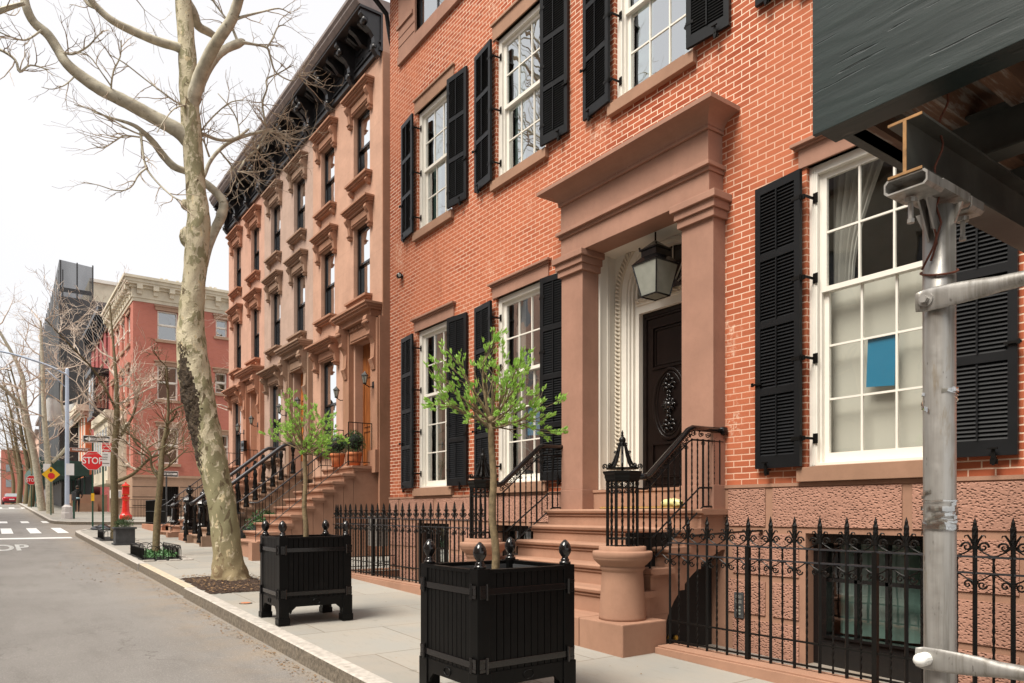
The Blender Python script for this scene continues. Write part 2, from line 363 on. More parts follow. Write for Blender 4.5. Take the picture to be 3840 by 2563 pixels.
def paving():
    t = NT('paving')
    sp = t.add("ShaderNodeSeparateXYZ"); t.link(t.pos(), sp.inputs[0])
    cb = t.add("ShaderNodeCombineXYZ"); t.link(sp.outputs[0], cb.inputs[0]); t.link(sp.outputs[1], cb.inputs[1])
    mp = t.add("ShaderNodeMapping"); mp.inputs['Location'].default_value = (-0.36, 0.06, 0); t.link(cb.outputs[0], mp.inputs[0])
    br = t.add("ShaderNodeTexBrick", offset=0.42)
    for k, v in (('Scale', 1.0), ('Mortar Size', 0.007), ('Mortar Smooth', 0.3), ('Brick Width', 1.62), ('Row Height', 1.26), ('Bias', 0.0)): br.inputs[k].default_value = v
    br.inputs['Color1'].default_value = (0.25, 0.248, 0.228, 1); br.inputs['Color2'].default_value = (0.32, 0.314, 0.286, 1); br.inputs['Mortar'].default_value = (0.13, 0.11, 0.085, 1)
    t.link(mp.outputs[0], br.inputs['Vector'])
    n = t.noise(1.3, 6, 0.6); n2 = t.noise(9, 6, 0.7, t.mapped((2.2, 0.5, 1)))
    c = t.mix(t.ramp(n, [(0.35, (0, 0, 0)), (0.7, (0.55, 0.55, 0.55))]), br.outputs['Color'], (0.36, 0.31, 0.25))
    c = t.mix(t.ramp(n2, [(0.55, (0, 0, 0)), (0.75, (0.4, 0.4, 0.4))]), c, (0.21, 0.195, 0.165))
    spk = t.noise(70, 3, 0.6)
    c = t.mix(t.ramp(spk, [(0.24, (0.8, 0.8, 0.8)), (0.29, (0, 0, 0))]), c, (0.09, 0.07, 0.05))
    gum = t.noise(7, 2, 0.4); c = t.mix(t.ramp(gum, [(0.74, (0, 0, 0)), (0.76, (0.4, 0.4, 0.4))]), c, (0.14, 0.13, 0.11))
    t.col(c); t.b.inputs['Roughness'].default_value = 0.75; t.b.inputs['Specular IOR Level'].default_value = 0.3
    h = t.math('ADD', t.math('MULTIPLY', br.outputs['Fac'], -1.0), t.math('MULTIPLY', n2, 0.35))
    t.bump(h, 0.4, 0.008); MATS['paving'] = t.m
paving()

def bark():
    t = NT('sycamore_bark')
    vec = t.mapped((1, 1, 0.55))
    sp = t.add("ShaderNodeSeparateXYZ"); t.link(t.pos(), sp.inputs[0])
    hgt = t.math('DIVIDE', sp.outputs[2], 10.0)
    n1 = t.noise(8.5, 5, 0.6, vec, 0.5); n2 = t.noise(6.5, 5, 0.6, vec, 0.8); n3 = t.noise(60, 4)
    base = t.ramp(t.noise(3.0, 4), [(0.3, (0.50, 0.445, 0.30)), (0.7, (0.64, 0.575, 0.42))])
    low = t.ramp(hgt, [(0.10, (0.17, 0.17, 0.17)), (0.42, (0, 0, 0))])
    f1 = t.math('ADD', n1, t.math('MULTIPLY', low, 0.9))
    c = t.mix(t.ramp(f1, [(0.53, (0, 0, 0)), (0.56, (1, 1, 1))]), base, (0.27, 0.25, 0.145))
    f2 = t.math('ADD', n2, t.math('MULTIPLY', low, 0.35))
    c = t.mix(t.ramp(f2, [(0.63, (0, 0, 0)), (0.65, (1, 1, 1))]), c, (0.14, 0.11, 0.065))
    c = t.mix(t.ramp(t.noise(11, 3, 0.5, vec), [(0.66, (0, 0, 0)), (0.68, (1, 1, 1))]), c, (0.62, 0.52, 0.33))
    c = t.mix(t.math('MULTIPLY', n3, 0.3), c, (0.12, 0.1, 0.06))
    brown = t.ramp(hgt, [(0.03, (1, 1, 1)), (0.12, (0, 0, 0))])
    c = t.mix(t.math('MULTIPLY', brown, 0.5), c, (0.27, 0.18, 0.10))
    t.col(c); t.b.inputs['Roughness'].default_value = 0.8; t.b.inputs['Specular IOR Level'].default_value = 0.2
    t.bump(t.math('ADD', t.ramp(f1, [(0.48, (0, 0, 0)), (0.54, (1, 1, 1))]), n3), 0.7, 0.012)
    MATS['sycamore_bark'] = t.m
bark()

def mulch():
    t = NT('mulch')
    v = t.add("ShaderNodeTexVoronoi", Scale=38.0); t.link(t.mapped((1, 2.5, 1)), v.inputs['Vector'])
    n = t.noise(22, 5, 0.7)
    sv_ = t.add("ShaderNodeSeparateColor"); t.link(v.outputs['Color'], sv_.inputs[0])
    c = t.ramp(sv_.outputs[0], [(0.0, (0.025, 0.013, 0.008)), (0.6, (0.08, 0.042, 0.024)), (1.0, (0.18, 0.11, 0.07))])
    t.col(t.mix(t.math('MULTIPLY', n, 0.6), c, (0.03, 0.018, 0.01))); t.b.inputs['Roughness'].default_value = 0.95
    t.bump(t.math('ADD', v.outputs['Distance'], n), 1.0, 0.03); MATS['mulch'] = t.m
mulch()

def plywood():
    t = NT('green_plywood')
    vec = t.mapped((1, 0.28, 1.0), (R(14), 0, 0))
    wv = t.add("ShaderNodeTexWave", bands_direction='Z', Scale=3.2, Distortion=16.0, Detail=4.0); wv.inputs['Detail Scale'].default_value = 1.2
    t.link(vec, wv.inputs['Vector'])
    f = t.noise(5.5, 6, 0.65, t.mapped((1, 0.35, 4.2), (R(14), 0, 0)))
    c = t.ramp(f, [(0.3, (0.011, 0.019, 0.019)), (0.6, (0.017, 0.028, 0.027)), (0.8, (0.030, 0.043, 0.040))])
    c = t.mix(t.ramp(t.noise(2.2, 6, 0.7, t.mapped((1, 0.5, 1.5), (R(20), 0, 0))), [(0.66, (0, 0, 0)), (0.74, (0.3, 0.3, 0.3))]), c, (0.05, 0.12, 0.10))
    cr = t.noise(11, 2, 0.4, t.mapped((1, 0.45, 7), (R(12), 0, 0)))
    c = t.mix(t.ramp(cr, [(0.28, (0.9, 0.9, 0.9)), (0.32, (0, 0, 0))]), c, (0.004, 0.008, 0.008))
    t.col(c); t.b.inputs['Roughness'].default_value = 0.42
    h = t.math('ADD', t.math('MULTIPLY', wv.outputs['Fac'], 0.25), t.math('ADD', t.math('MULTIPLY', f, 0.8), t.ramp(cr, [(0.27, (0, 0, 0)), (0.34, (1, 1, 1))])))
    t.bump(h, 0.38, 0.005); MATS['green_plywood'] = t.m
plywood()

def wood_door():
    t = NT('varnished_wood')
    n = t.noise(3, 5, 0.6, t.mapped((14, 14, 0.8)))
    t.col(t.ramp(n, [(0.3, (0.10, 0.028, 0.010)), (0.55, (0.26, 0.085, 0.022)), (0.8, (0.42, 0.17, 0.05))]))
    t.b.inputs['Roughness'].default_value = 0.3; MATS['varnished_wood'] = t.m
wood_door()

def rusty_deck():
    t = NT('rusty_deck')
    n = t.noise(9, 6, 0.7, t.mapped((.25, 2.6, 1))); n2 = t.noise(16, 5, 0.7)
    c = t.ramp(n, [(0.3, (0.05, 0.025, 0.015)), (0.5, (0.13, 0.055, 0.025)), (0.57, (0.26, 0.23, 0.2)), (0.8, (0.36, 0.33, 0.3))])
    t.col(t.mix(t.math('MULTIPLY', n2, 0.7), c, (0.07, 0.035, 0.02))); t.b.inputs['Roughness'].default_value = 0.7; MATS['rusty_deck'] = t.m
rusty_deck()

def netting():
    t = NT('netting')
    tr = t.add("ShaderNodeBsdfTransparent")
    t.col((0.055, 0.058, 0.062)); t.b.inputs['Roughness'].default_value = 0.9
    n = t.noise(0.5, 4, 0.5, t.mapped((1, 1, 0.3)))
    f = t.ramp(n, [(0.3, (0.72, 0.72, 0.72)), (0.7, (0.9, 0.9, 0.9))])
    mx = t.add("ShaderNodeMixShader"); t.link(f, mx.inputs[0]); t.link(tr.outputs[0], mx.inputs[1]); t.link(t.b.outputs[0], mx.inputs[2])
    t.link(mx.outputs[0], t.out.inputs[0]); MATS['netting'] = t.m
netting()
glass_mat('glass', (0.75, 0.8, 0.78), 0.08, 0.5)
glass_mat('glass_clear', (0.95, 0.97, 0.96), 0.05, 0.42)
glass_mat('glass_bright', (0.5, 0.55, 0.53), 0.3, 1.0)
glass_mat('clear_wrap', (0.93, 0.93, 0.92), 0.3, 0.6)

# ------------------------------------------------------------------ mesh builder
class MB:
    def __init__(s): s.v = []; s.f = []; s.mi = []; s.m = 0; s.sm = []; s.smooth = False; s.xf = None
    def addv(s, pts):
        b = len(s.v)
        if s.xf: pts = [s.xf(*p) for p in pts]
        s.v.extend([tuple(p) for p in pts]); return b
    def addf(s, b, faces):
        for f in faces: s.f.append(tuple(b + i for i in f)); s.mi.append(s.m); s.sm.append(s.smooth)
    def box(s, x0, x1, y0, y1, z0, z1):
        if x0 > x1: x0, x1 = x1, x0
        if y0 > y1: y0, y1 = y1, y0
        if z0 > z1: z0, z1 = z1, z0
        b = s.addv([(x0,y0,z0),(x1,y0,z0),(x1,y1,z0),(x0,y1,z0),(x0,y0,z1),(x1,y0,z1),(x1,y1,z1),(x0,y1,z1)])
        s.addf(b, [(0,3,2,1),(4,5,6,7),(0,1,5,4),(1,2,6,5),(2,3,7,6),(3,0,4,7)]); return s
    def quad(s, *p):
        b = s.addv(p); s.addf(b, [tuple(range(len(p)))]); return s
    def prism(s, poly, axis, a, b_):
        """poly: 2-D points; axis 'x': poly is (y,z); 'y': (x,z); 'z': (x,y)"""
        def P(p, t): return (t, p[0], p[1]) if axis == 'x' else (p[0], t, p[1]) if axis == 'y' else (p[0], p[1], t)
        n = len(poly); b = s.addv([P(p, a) for p in poly] + [P(p, b_) for p in poly])
        s.addf(b, [tuple(range(n))[::-1], tuple(range(n, 2*n))] + [(i, (i+1) % n, n + (i+1) % n, n + i) for i in range(n)]); return s
    def tube(s, pts, rad, sides=8, cap=True, twist=0.0):
        pts = [Vector(p) for p in pts]; n = len(pts)
        if not isinstance(rad, (list, tuple)): rad = [rad] * n
        t0 = (pts[1] - pts[0]).normalized()
        ref = Vector((0, 0, 1)) if abs(t0.z) < 0.9 else Vector((1, 0, 0))
        u = t0.cross(ref).normalized(); ring = []
        prev = t0
        for i, p in enumerate(pts):
            t = (pts[min(i+1, n-1)] - pts[max(i-1, 0)])
            if t.length < 1e-9: t = prev.copy()
            t.normalize()
            q = prev.rotation_difference(t); u = q @ u; u = (u - t * u.dot(t)).normalized(); prev = t
            w = t.cross(u); a0 = twist * i
            ring.append([p + (u * math.cos(a0 + 2*math.pi*k/sides) + w * math.sin(a0 + 2*math.pi*k/sides)) * rad[i] for k in range(sides)])
        b = s.addv([q for r in ring for q in r]); fs = []
        for i in range(n-1):
            for k in range(sides):
                k2 = (k+1) % sides
                fs.append((i*sides+k, i*sides+k2, (i+1)*sides+k2, (i+1)*sides+k))
        if cap: fs += [tuple(range(sides))[::-1], tuple((n-1)*sides + k for k in range(sides))]
        s.addf(b, fs); return s
    def lathe(s, prof, c=(0, 0, 0), seg=16, rot=0.0):
        n = len(prof)
        b = s.addv([(c[0] + r*math.cos(rot + 2*math.pi*k/seg), c[1] + r*math.sin(rot + 2*math.pi*k/seg), c[2] + z) for r, z in prof for k in range(seg)])
        fs = []
        for i in range(n-1):
            for k in range(seg):
                k2 = (k+1) % seg; fs.append((i*seg+k, i*seg+k2, (i+1)*seg+k2, (i+1)*seg+k))
        fs += [tuple(range(seg))[::-1], tuple((n-1)*seg + k for k in range(seg))]
        s.addf(b, fs); return s
    def ball(s, c, r, sub=1, sz=1.0):
        bm = bmesh.new(); bmesh.ops.create_icosphere(bm, subdivisions=sub, radius=1)
        b = s.addv([(c[0] + v.co.x*r, c[1] + v.co.y*r, c[2] + v.co.z*r*sz) for v in bm.verts])
        s.addf(b, [tuple(v.index for v in f.verts) for f in bm.faces]); bm.free(); return s
    def mesh(s, name, mats, recalc=True, bevel=0.0):
        me = bpy.data.meshes.new(name)
        me.from_pydata(s.v, [], s.f)
        if isinstance(mats, str): mats = [mats]
        for m in mats: me.materials.append(MATS[m])
        for p, i, sm in zip(me.polygons, s.mi, s.sm): p.material_index = i; p.use_smooth = sm
        if recalc or bevel:
            bm = bmesh.new(); bm.from_mesh(me)
            if bevel:
                es = [e for e in bm.edges if len(e.link_faces) == 2 and e.calc_face_angle(0) > 0.5]
                bmesh.ops.bevel(bm, geom=es, offset=bevel, segments=2, affect='EDGES', profile=0.6)
            bmesh.ops.recalc_face_normals(bm, faces=bm.faces[:]); bm.to_mesh(me); bm.free()
        me.update(); return me

def link(name, me, parent=None, loc=None, world=False):
    o = bpy.data.objects.new(name, me); COL.objects.link(o)
    if parent:
        o.parent = parent
        if world:
            r = parent
            off = Vector((0, 0, 0))
            while r: off += r.location; r = r.parent
            o.location = -off
    if loc is not None: o.location = Vector(o.location) + Vector(loc)
    return o
def thing(name, label, cat, loc=(0, 0, 0), rz=0.0, group=None):
    o = bpy.data.objects.new(name, None); COL.objects.link(o); o.empty_display_size = 0.3
    o.location = loc; o.rotation_euler = (0, 0, rz); tag(o, label, cat, group); return o
def tag(o, label, cat, group=None):
    o['label'] = label; o['category'] = cat
    if group: o['group'] = group
    return o
def struct(name, mb, mats, **k):
    o = link(name, mb.mesh(name, mats, **k)); o['kind'] = 'structure'; return o
def W(name, mb, mats, parent, **k):      # a part whose mesh is written in world coordinates
    return link(name, mb.mesh(name, mats, **k), parent, world=True)
def Lp(name, mb, mats, parent, loc=(0, 0, 0), **k):  # a part in the thing's own coordinates
    return link(name, mb.mesh(name, mats, **k), parent, loc=loc)
def dup(root, loc, rz=None, label=None):
    def cp(o, par):
        c = o.copy(); COL.objects.link(c)
        if par: c.parent = par
        for ch in KIDS.get(o.name, ()): cp(ch, c)
        return c
    KIDS = {}
    for o in COL.objects:
        if o.parent: KIDS.setdefault(o.parent.name, []).append(o)
    r = cp(root, None); r.location = loc
    if rz is not None: r.rotation_euler = (0, 0, rz)
    if label: r['label'] = label
    return r
def text_mesh(s, size, extrude=0.002, align='CENTER', sx=1.0, bold=0.0):
    cu = bpy.data.curves.new("lettering", 'FONT'); cu.body = s; cu.size = size; cu.extrude = extrude; cu.offset = bold
    cu.align_x = align; cu.align_y = 'CENTER'
    o = bpy.data.objects.new("lettering", cu); COL.objects.link(o)
    dg = bpy.context.evaluated_depsgraph_get(); me = bpy.data.meshes.new_from_object(o.evaluated_get(dg))
    bpy.data.objects.remove(o); bpy.data.curves.remove(cu)
    for v in me.vertices: v.co.x *= sx
    return me
def lettering(s, size, mat, parent, loc, rot=(R(90), 0, 0), sx=1.0, bold=0.0, name='lettering'):
    me = text_mesh(s, size, 0.002, sx=sx, bold=bold); me.materials.clear(); me.materials.append(MATS[mat])
    o = bpy.data.objects.new(name, me); COL.objects.link(o)
    if parent: o.parent = parent
    o.location = loc; o.rotation_euler = rot; return o
def grade(y): return -0.10 + 0.026 * min(y, 92) + 0.004 * max(0, y - 92)

# ------------------------------------------------------------------ ground
KX = 2.40          # outer (road) edge of the kerb
def sheet(name, xy_rows, dz, mat):
    """rows of (y, [x...]) joined into a strip that follows the grade"""
    mb = MB(); n = len(xy_rows[0][1])
    b = mb.addv([(x, y, grade(y) + dz) for y, xs in xy_rows for x in xs])
    mb.addf(b, [(i*n+j, i*n+j+1, (i+1)*n+j+1, (i+1)*n+j) for i in range(len(xy_rows)-1) for j in range(n-1)])
    return struct(name, mb, mat)
yy = [-60, -20, -6, 0, 6, 12, 20, 30, 40, 60, 92, 150, 400]
sheet('ground', [(y, [-300, -60, 60, 300]) for y in yy], -0.30, 'asphalt')
sheet('road', [(y, [-4.3, 0.5, 8.0]) for y in yy], -0.14, 'asphalt')
near_y = [-8, -4, 0, 4, 8, 12, 16, 20, 24, 29.6]
sheet('sidewalk', [(y, [KX + 0.17, 5.30]) for y in near_y] + [(30.6, [KX + 0.19, 5.30]), (31.7, [2.98, 5.3]), (32.35, [3.6, 5.3]), (32.45, [3.9, 5.3])], 0.0, 'paving')
sheet('forecourt', [(y, [5.2, 7.9]) for y in (13.0, 15, 18, 22, 26, 30.2)], 0.004, 'paving')
sheet('side_street_pavement', [(y, [5.25, 60]) for y in (29.95, 31, 32.45)], 0.0, 'paving')
sheet('far_sidewalk', [(39.0, [5.2, 60]), (39.6, [3.2, 60]), (40.6, [2.6, 60]), (42, [2.45, 60]), (46.5, [2.45, 60]), (52, [2.45, 60]), (92, [2.45, 30]), (150, [2.45, 30]), (380, [2.45, 30])], 0.0, 'paving')
def kerb(name, pts, w, y_mat='kerb_stone'):
    """kerb stones along a polyline; w = width towards the pavement side"""
    mb = MB()
    for i in range(len(pts)-1):
        (x0, y0), (x1, y1) = pts[i], pts[i+1]
        d = Vector((x1-x0, y1-y0)); L = d.length; d.normalize(); nrm = Vector((d.y, -d.x))
        a0, a1 = (x0 + d.x*0.004, y0 + d.y*0.004), (x1 - d.x*0.004, y1 - d.y*0.004)
        z0, z1 = grade(y0), grade(y1)
        P = []
        for (ax, ay, az) in ((a0[0], a0[1], z0), (a1[0], a1[1], z1)):
            for ox, oz in ((0.0, -0.20), (0.012, 0.002), (0.03, 0.012), (w, 0.012), (w, -0.2)):
                P.append((ax + nrm.x*ox, ay + nrm.y*ox, az + oz))
        b = mb.addv(P)
        mb.m = 1; mb.addf(b, [(0, 1, 6, 5)])
        mb.m = 0; mb.addf(b, [(1, 2, 7, 6), (2, 3, 8, 7), (3, 4, 9, 8), (0, 4, 3, 2, 1), (5, 6, 7, 8, 9)])
    o = link(name, mb.mesh(name, [y_mat, 'kerb_face'])); o['kind'] = 'structure'; return o
ky = [-8 + 1.9*i for i in range(11)]
ky = [-8, -6.1, -4.2, -2.3, -0.4, 1.5, 3.35, 5.2, 7.0, 8.9, 10.75, 12.0]
random.seed(5)
kerb('kerb', [(KX + random.uniform(-0.006, 0.006), y) for y in ky], 0.17)
kerb('yellow_kerb', [(KX + 0.03, y) for y in (12.02, 13.6, 15.2, 16.4)], 0.15, 'kerb_yellow')
kerb('far_kerb', [(KX, y) for y in (16.42, 18.3, 20.2, 22.1, 24, 26, 28)] + [(2.40, 29.6), (2.45, 30.6), (2.82, 31.7), (3.5, 32.5), (4.4, 32.6), (8, 32.6), (16, 32.6), (60, 32.6)], 0.17)
kerb('opposite_kerb', [(60, 38.9), (16, 38.9), (6, 38.9), (5.0, 38.95), (3.0, 39.5), (2.42, 40.6), (2.28, 42), (2.28, 47), (2.28, 60), (2.28, 92), (2.28, 150), (2.28, 380)], 0.17)
# painted road markings (4 mm above the road)
mk = MB()
def rect(x0, x1, y0, y1, sk=0.0):
    mk.quad(*[(x, y, grade(y) - 0.136) for x, y in ((x0, y0), (x1, y0), (x1 + sk, y1), (x0 + sk, y1))])
for k in range(-5, 3):
    rect(0.28 + 0.87*k, 0.28 + 0.87*k + 0.36, 32.1, 36.4)
    rect(0.28 + 0.87*k + 0.0, 0.28 + 0.87*k + 0.33, 41.9, 44.3)
rect(-4.1, 2.22, 28.5, 29.25)
rect(-4, 2.1, 72, 72.7)
for k in range(-4, 3): rect(0.3 + 0.87*k, 0.3 + 0.87*k + 0.4, 74, 77)
o = link('crosswalk_marking', mk.mesh('crosswalk_marking', 'sign_white')); o['kind'] = 'structure'
me = text_mesh('STOP', 1.0, 0.001, 'RIGHT', bold=0.03); me.materials.append(MATS['sign_white'])
xs = [v.co.x for v in me.vertices]; ys = [v.co.y for v in me.vertices]
for v in me.vertices:
    fx = (v.co.x - max(xs)) * 0.66; fy = (v.co.y - min(ys)) / (max(ys) - min(ys)) * 2.6
    v.co = (0.86 + fx, 23.2 + fy, grade(23.2 + fy) - 0.134)
o = link('road_lettering', me); o['kind'] = 'structure'
# earth bed round the big tree (mulch) and leaf litter in the gutter
def mound(name, x0, x1, y0, y1, h, mat, n=14, seed=1, cx=None, cy=None):
    rnd = random.Random(seed); mb = MB(); mb.smooth = True; P = []
    for j in range(n+1):
        for i in range(n+1):
            u, v = i/n, j/n; x = x0 + (x1-x0)*u; y = y0 + (y1-y0)*v
            e = min(u, 1-u, v, 1-v); ee = min(1, e*4)
            if e == 0: x += rnd.uniform(-.05, .05); y += rnd.uniform(-.05, .05)
            P.append((x, y, grade(y) + (0.006 if e == 0 else 0.015 + h*ee*(0.6 + 0.5*rnd.random()))))
    b = mb.addv(P); m = n+1
    mb.addf(b, [(j*m+i, j*m+i+1, (j+1)*m+i+1, (j+1)*m+i) for j in range(n) for i in range(n)])
    return link(name, mb.mesh(name, mat))
o = mound('mulch_bed', 2.60, 3.72, 11.15, 13.35, 0.07, 'mulch', 26); o['kind'] = 'stuff'; o['label'] = 'bed of brown bark mulch round the foot of the big sycamore'
mb = MB(); rnd = random.Random(3)
def flake(mb, x, y, z, r, rnd):
    a = rnd.uniform(0, 6.28); pts = []
    for k in range(4):
        q = a + k*math.pi/2; rr = r*(1 if k % 2 else 0.5)
        pts.append((x + rr*math.cos(q), y + rr*math.sin(q), z + rnd.uniform(0.002, 0.6*r)))
    mb.quad(*pts)
for i in range(1500):
    y = rnd.uniform(2, 26); g_ = rnd.random()
    x = KX - 0.02 - abs(rnd.gauss(0, 0.09)) - 0.02
    flake(mb, x, y, grade(y) - 0.138, rnd.uniform(0.006, 0.02), rnd)
for i in range(160): 
    y = rnd.uniform(2, 24); x = rnd.uniform(2.6, 5.2); flake(mb, x, y, grade(y) + 0.002, rnd.uniform(0.006, 0.016), rnd)
for i in range(90):
    x = KX - rnd.uniform(0.1, 1.3); y = rnd.uniform(14.5, 19); flake(mb, x, y, grade(y) - 0.138, rnd.uniform(0.01, 0.035), rnd)
for i in range(900):
    x = rnd.uniform(2.6, 3.75); y = rnd.uniform(11.1, 13.4); flake(mb, x, y, grade(y) + 0.03 + rnd.uniform(0, .05), rnd.uniform(0.012, 0.03), rnd)
o = link('leaf_litter', mb.mesh('leaf_litter', 'leaf_litter', recalc=False)); o['kind'] = 'stuff'
o['label'] = 'dry leaf crumbs and chips lying in the gutter and on the mulch'
# small round cap set in the pavement
t = thing('valve_cover', 'small rusty round cap set in the flagstones by the kerb', 'valve cover', (2.78, 10.0, grade(10)))
mb = MB(); mb.lathe([(0.085, -0.02), (0.085, 0.008), (0.07, 0.010)], seg=20); Lp('rim', mb, 'kerb_face', t)
mb = MB(); mb.lathe([(0.066, 0.0), (0.064, 0.012), (0.02, 0.012)], seg=20); Lp('lid', mb, 'terracotta', t)

# ------------------------------------------------------------------ generic building parts
def wall_front(mb, X, y0, y1, z0, z1, openings, depth=0.25, dirn=1):
    """front sheet at x=X with rectangular openings (ya,yb,za,zb) and their reveals going to X+depth*dirn"""
    ys = sorted(set([y0, y1] + [v for o in openings for v in o[:2]])); zs = sorted(set([z0, z1] + [v for o in openings for v in o[2:4]]))
    for i in range(len(ys)-1):
        for j in range(len(zs)-1):
            cy, cz = (ys[i]+ys[i+1])/2, (zs[j]+zs[j+1])/2
            if any(o[0] < cy < o[1] and o[2] < cz < o[3] for o in openings): continue
            mb.quad((X, ys[i], zs[j]), (X, ys[i], zs[j+1]), (X, ys[i+1], zs[j+1]), (X, ys[i+1], zs[j]))
    for o in openings:
        ya, yb, za, zb = o[:4]; d = (o[4] if len(o) > 4 else depth) * dirn
        mb.quad((X, ya, za), (X+d, ya, za), (X+d, ya, zb), (X, ya, zb))
        mb.quad((X, yb, za), (X, yb, zb), (X+d, yb, zb), (X+d, yb, za))
        mb.quad((X, ya, zb), (X+d, ya, zb), (X+d, yb, zb), (X, yb, zb))
        mb.quad((X, ya, za), (X, yb, za), (X+d, yb, za), (X+d, ya, za))
def body(mb, X, X2, y0, y1, z0, z1):
    mb.quad((X, y0, z0), (X, y0, z1), (X2, y0, z1), (X2, y0, z0)); mb.quad((X, y1, z0), (X2, y1, z0), (X2, y1, z1), (X, y1, z1))
    mb.quad((X2, y0, z0), (X2, y0, z1), (X2, y1, z1), (X2, y1, z0)); mb.quad((X, y0, z1), (X, y1, z1), (X2, y1, z1), (X2, y0, z1))
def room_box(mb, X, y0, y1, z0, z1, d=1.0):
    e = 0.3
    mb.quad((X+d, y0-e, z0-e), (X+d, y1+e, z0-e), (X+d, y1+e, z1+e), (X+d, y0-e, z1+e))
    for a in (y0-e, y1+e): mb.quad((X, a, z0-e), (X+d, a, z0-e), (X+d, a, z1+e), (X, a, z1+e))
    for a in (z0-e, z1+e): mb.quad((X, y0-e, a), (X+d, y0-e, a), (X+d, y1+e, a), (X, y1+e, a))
def sash(mb, X, y0, y1, z0, z1, cols, rows, stile=0.05, rail=0.055, top=None, bot=None, munt=0.020, dep=0.04):
    top = top or rail; bot = bot or rail
    mb.box(X, X+dep, y0, y0+stile, z0, z1); mb.box(X, X+dep, y1-stile, y1, z0, z1)
    mb.box(X+.001, X+dep-.001, y0+stile, y1-stile, z0, z0+bot); mb.box(X+.001, X+dep-.001, y0+stile, y1-stile, z1-top, z1)
    iy0, iy1, iz0, iz1 = y0+stile, y1-stile, z0+bot, z1-top
    for k in range(1, cols):
        c = iy0 + (iy1-iy0)*k/cols; mb.box(X+.006, X+dep-.006, c-munt/2, c+munt/2, iz0, iz1)
    for k in range(1, rows):
        c = iz0 + (iz1-iz0)*k/rows; mb.box(X+.008, X+dep-.008, iy0, iy1, c-munt/2, c+munt/2)
    return iy0, iy1, iz0, iz1
def drape(mb, X, y0, y1, z0, z1, amp=0.03, n=28, taper=0.0):
    P = []
    for j in range(7):
        v = j/6; z = z1 + (z0-z1)*v; w = 1 - taper*math.sin(v*math.pi/2)
        for i in range(n+1):
            y = y0 + (y1-y0)*(i/n)*w; P.append((X + amp*math.sin(i*1.35 + 0.4*math.sin(i)) , y, z))
    b = mb.addv(P); m = n+1
    mb.addf(b, [(j*m+i, j*m+i+1, (j+1)*m+i+1, (j+1)*m+i) for j in range(6) for i in range(n)])

# ================================================================== THE BRICK HOUSE
F = 6.65
house = thing('brick_house', 'orange red brick house with black shutters and brownstone porch', 'house', (F, 6.4, 0))
BW, BH = 1.30, 0.560
GW = [11.68, 9.0, 3.49]           # ground-floor window centres
UW = [11.68, 9.0, 6.25, 3.49]     # upper-floor window centres
gz0, gz1, uz0, uz1 = 1.845, 4.87, 6.76, 9.08
ops = [(c-BW/2, c+BW/2, gz0, gz1, 0.22) for c in GW] + [(c-BW/2, c+BW/2, uz0, uz1, 0.22) for c in UW] + [(5.55, 7.34, 1.69, 5.0, 0.15)]
ops += [(10.9, 12.35, 10.62, 12.2, 0.1)]
mb = MB(); wall_front(mb, F, -2.5, 13.5, 1.69, 12.6, ops); body(mb, F, F+8, -2.5, 13.5, 1.69, 12.6)
W('brick_wall', mb, 'brick', house, recalc=False)
bops = [(c-0.58, c+0.6, -0.25, 1.185, 0.3) for c in (11.69, 9.03, 3.54)]
mb = MB(); wall_front(mb, F-0.02, -2.5, 13.5, -0.9, 1.69, bops); body(mb, F-0.02, F+7.9, -2.5, 13.5, -0.9, 1.689)
mb.box(F-0.035, F-0.019, -2.5, 13.5, 1.66, 1.695)
W('basement_wall', mb, 'stoop_stone', house, recalc=False)
# pitted stone panels standing proud of the smooth joints
mb = MB(); rnd = random.Random(2)
rows_z = [(-0.75, -0.28), (-0.2, 0.24), (0.30, 0.66), (0.73, 1.17), (1.245, 1.645)]
for r, (a, b) in enumerate(rows_z):
    y = -2.45 + (0.5 if r % 2 else 0)
    while y < 13.45:
        L = 1.32; e = min(y+L, 13.45); segs = [(y, e)]
        for o_ in bops:
            ns = []
            for s0, s1 in segs:
                if b <= o_[2]-0.01 or a >= o_[3]+0.01 or s1 <= o_[0]-0.07 or s0 >= o_[1]+0.07: ns.append((s0, s1)); continue
                if s0 < o_[0]-0.07: ns.append((s0, o_[0]-0.07))
                if s1 > o_[1]+0.07: ns.append((o_[1]+0.07, s1))
            segs = ns
        for s0, s1 in segs:
            for u0, u1 in ((s0, min(s1, 5.07)), (max(s0, 7.80), s1)):
                if u1 - u0 > 0.12: mb.box(F-0.034, F-0.021, u0, u1, a, b)
        y += L + 0.09
W('rusticated_stone', mb, 'pitted_stone', house, bevel=0.004)

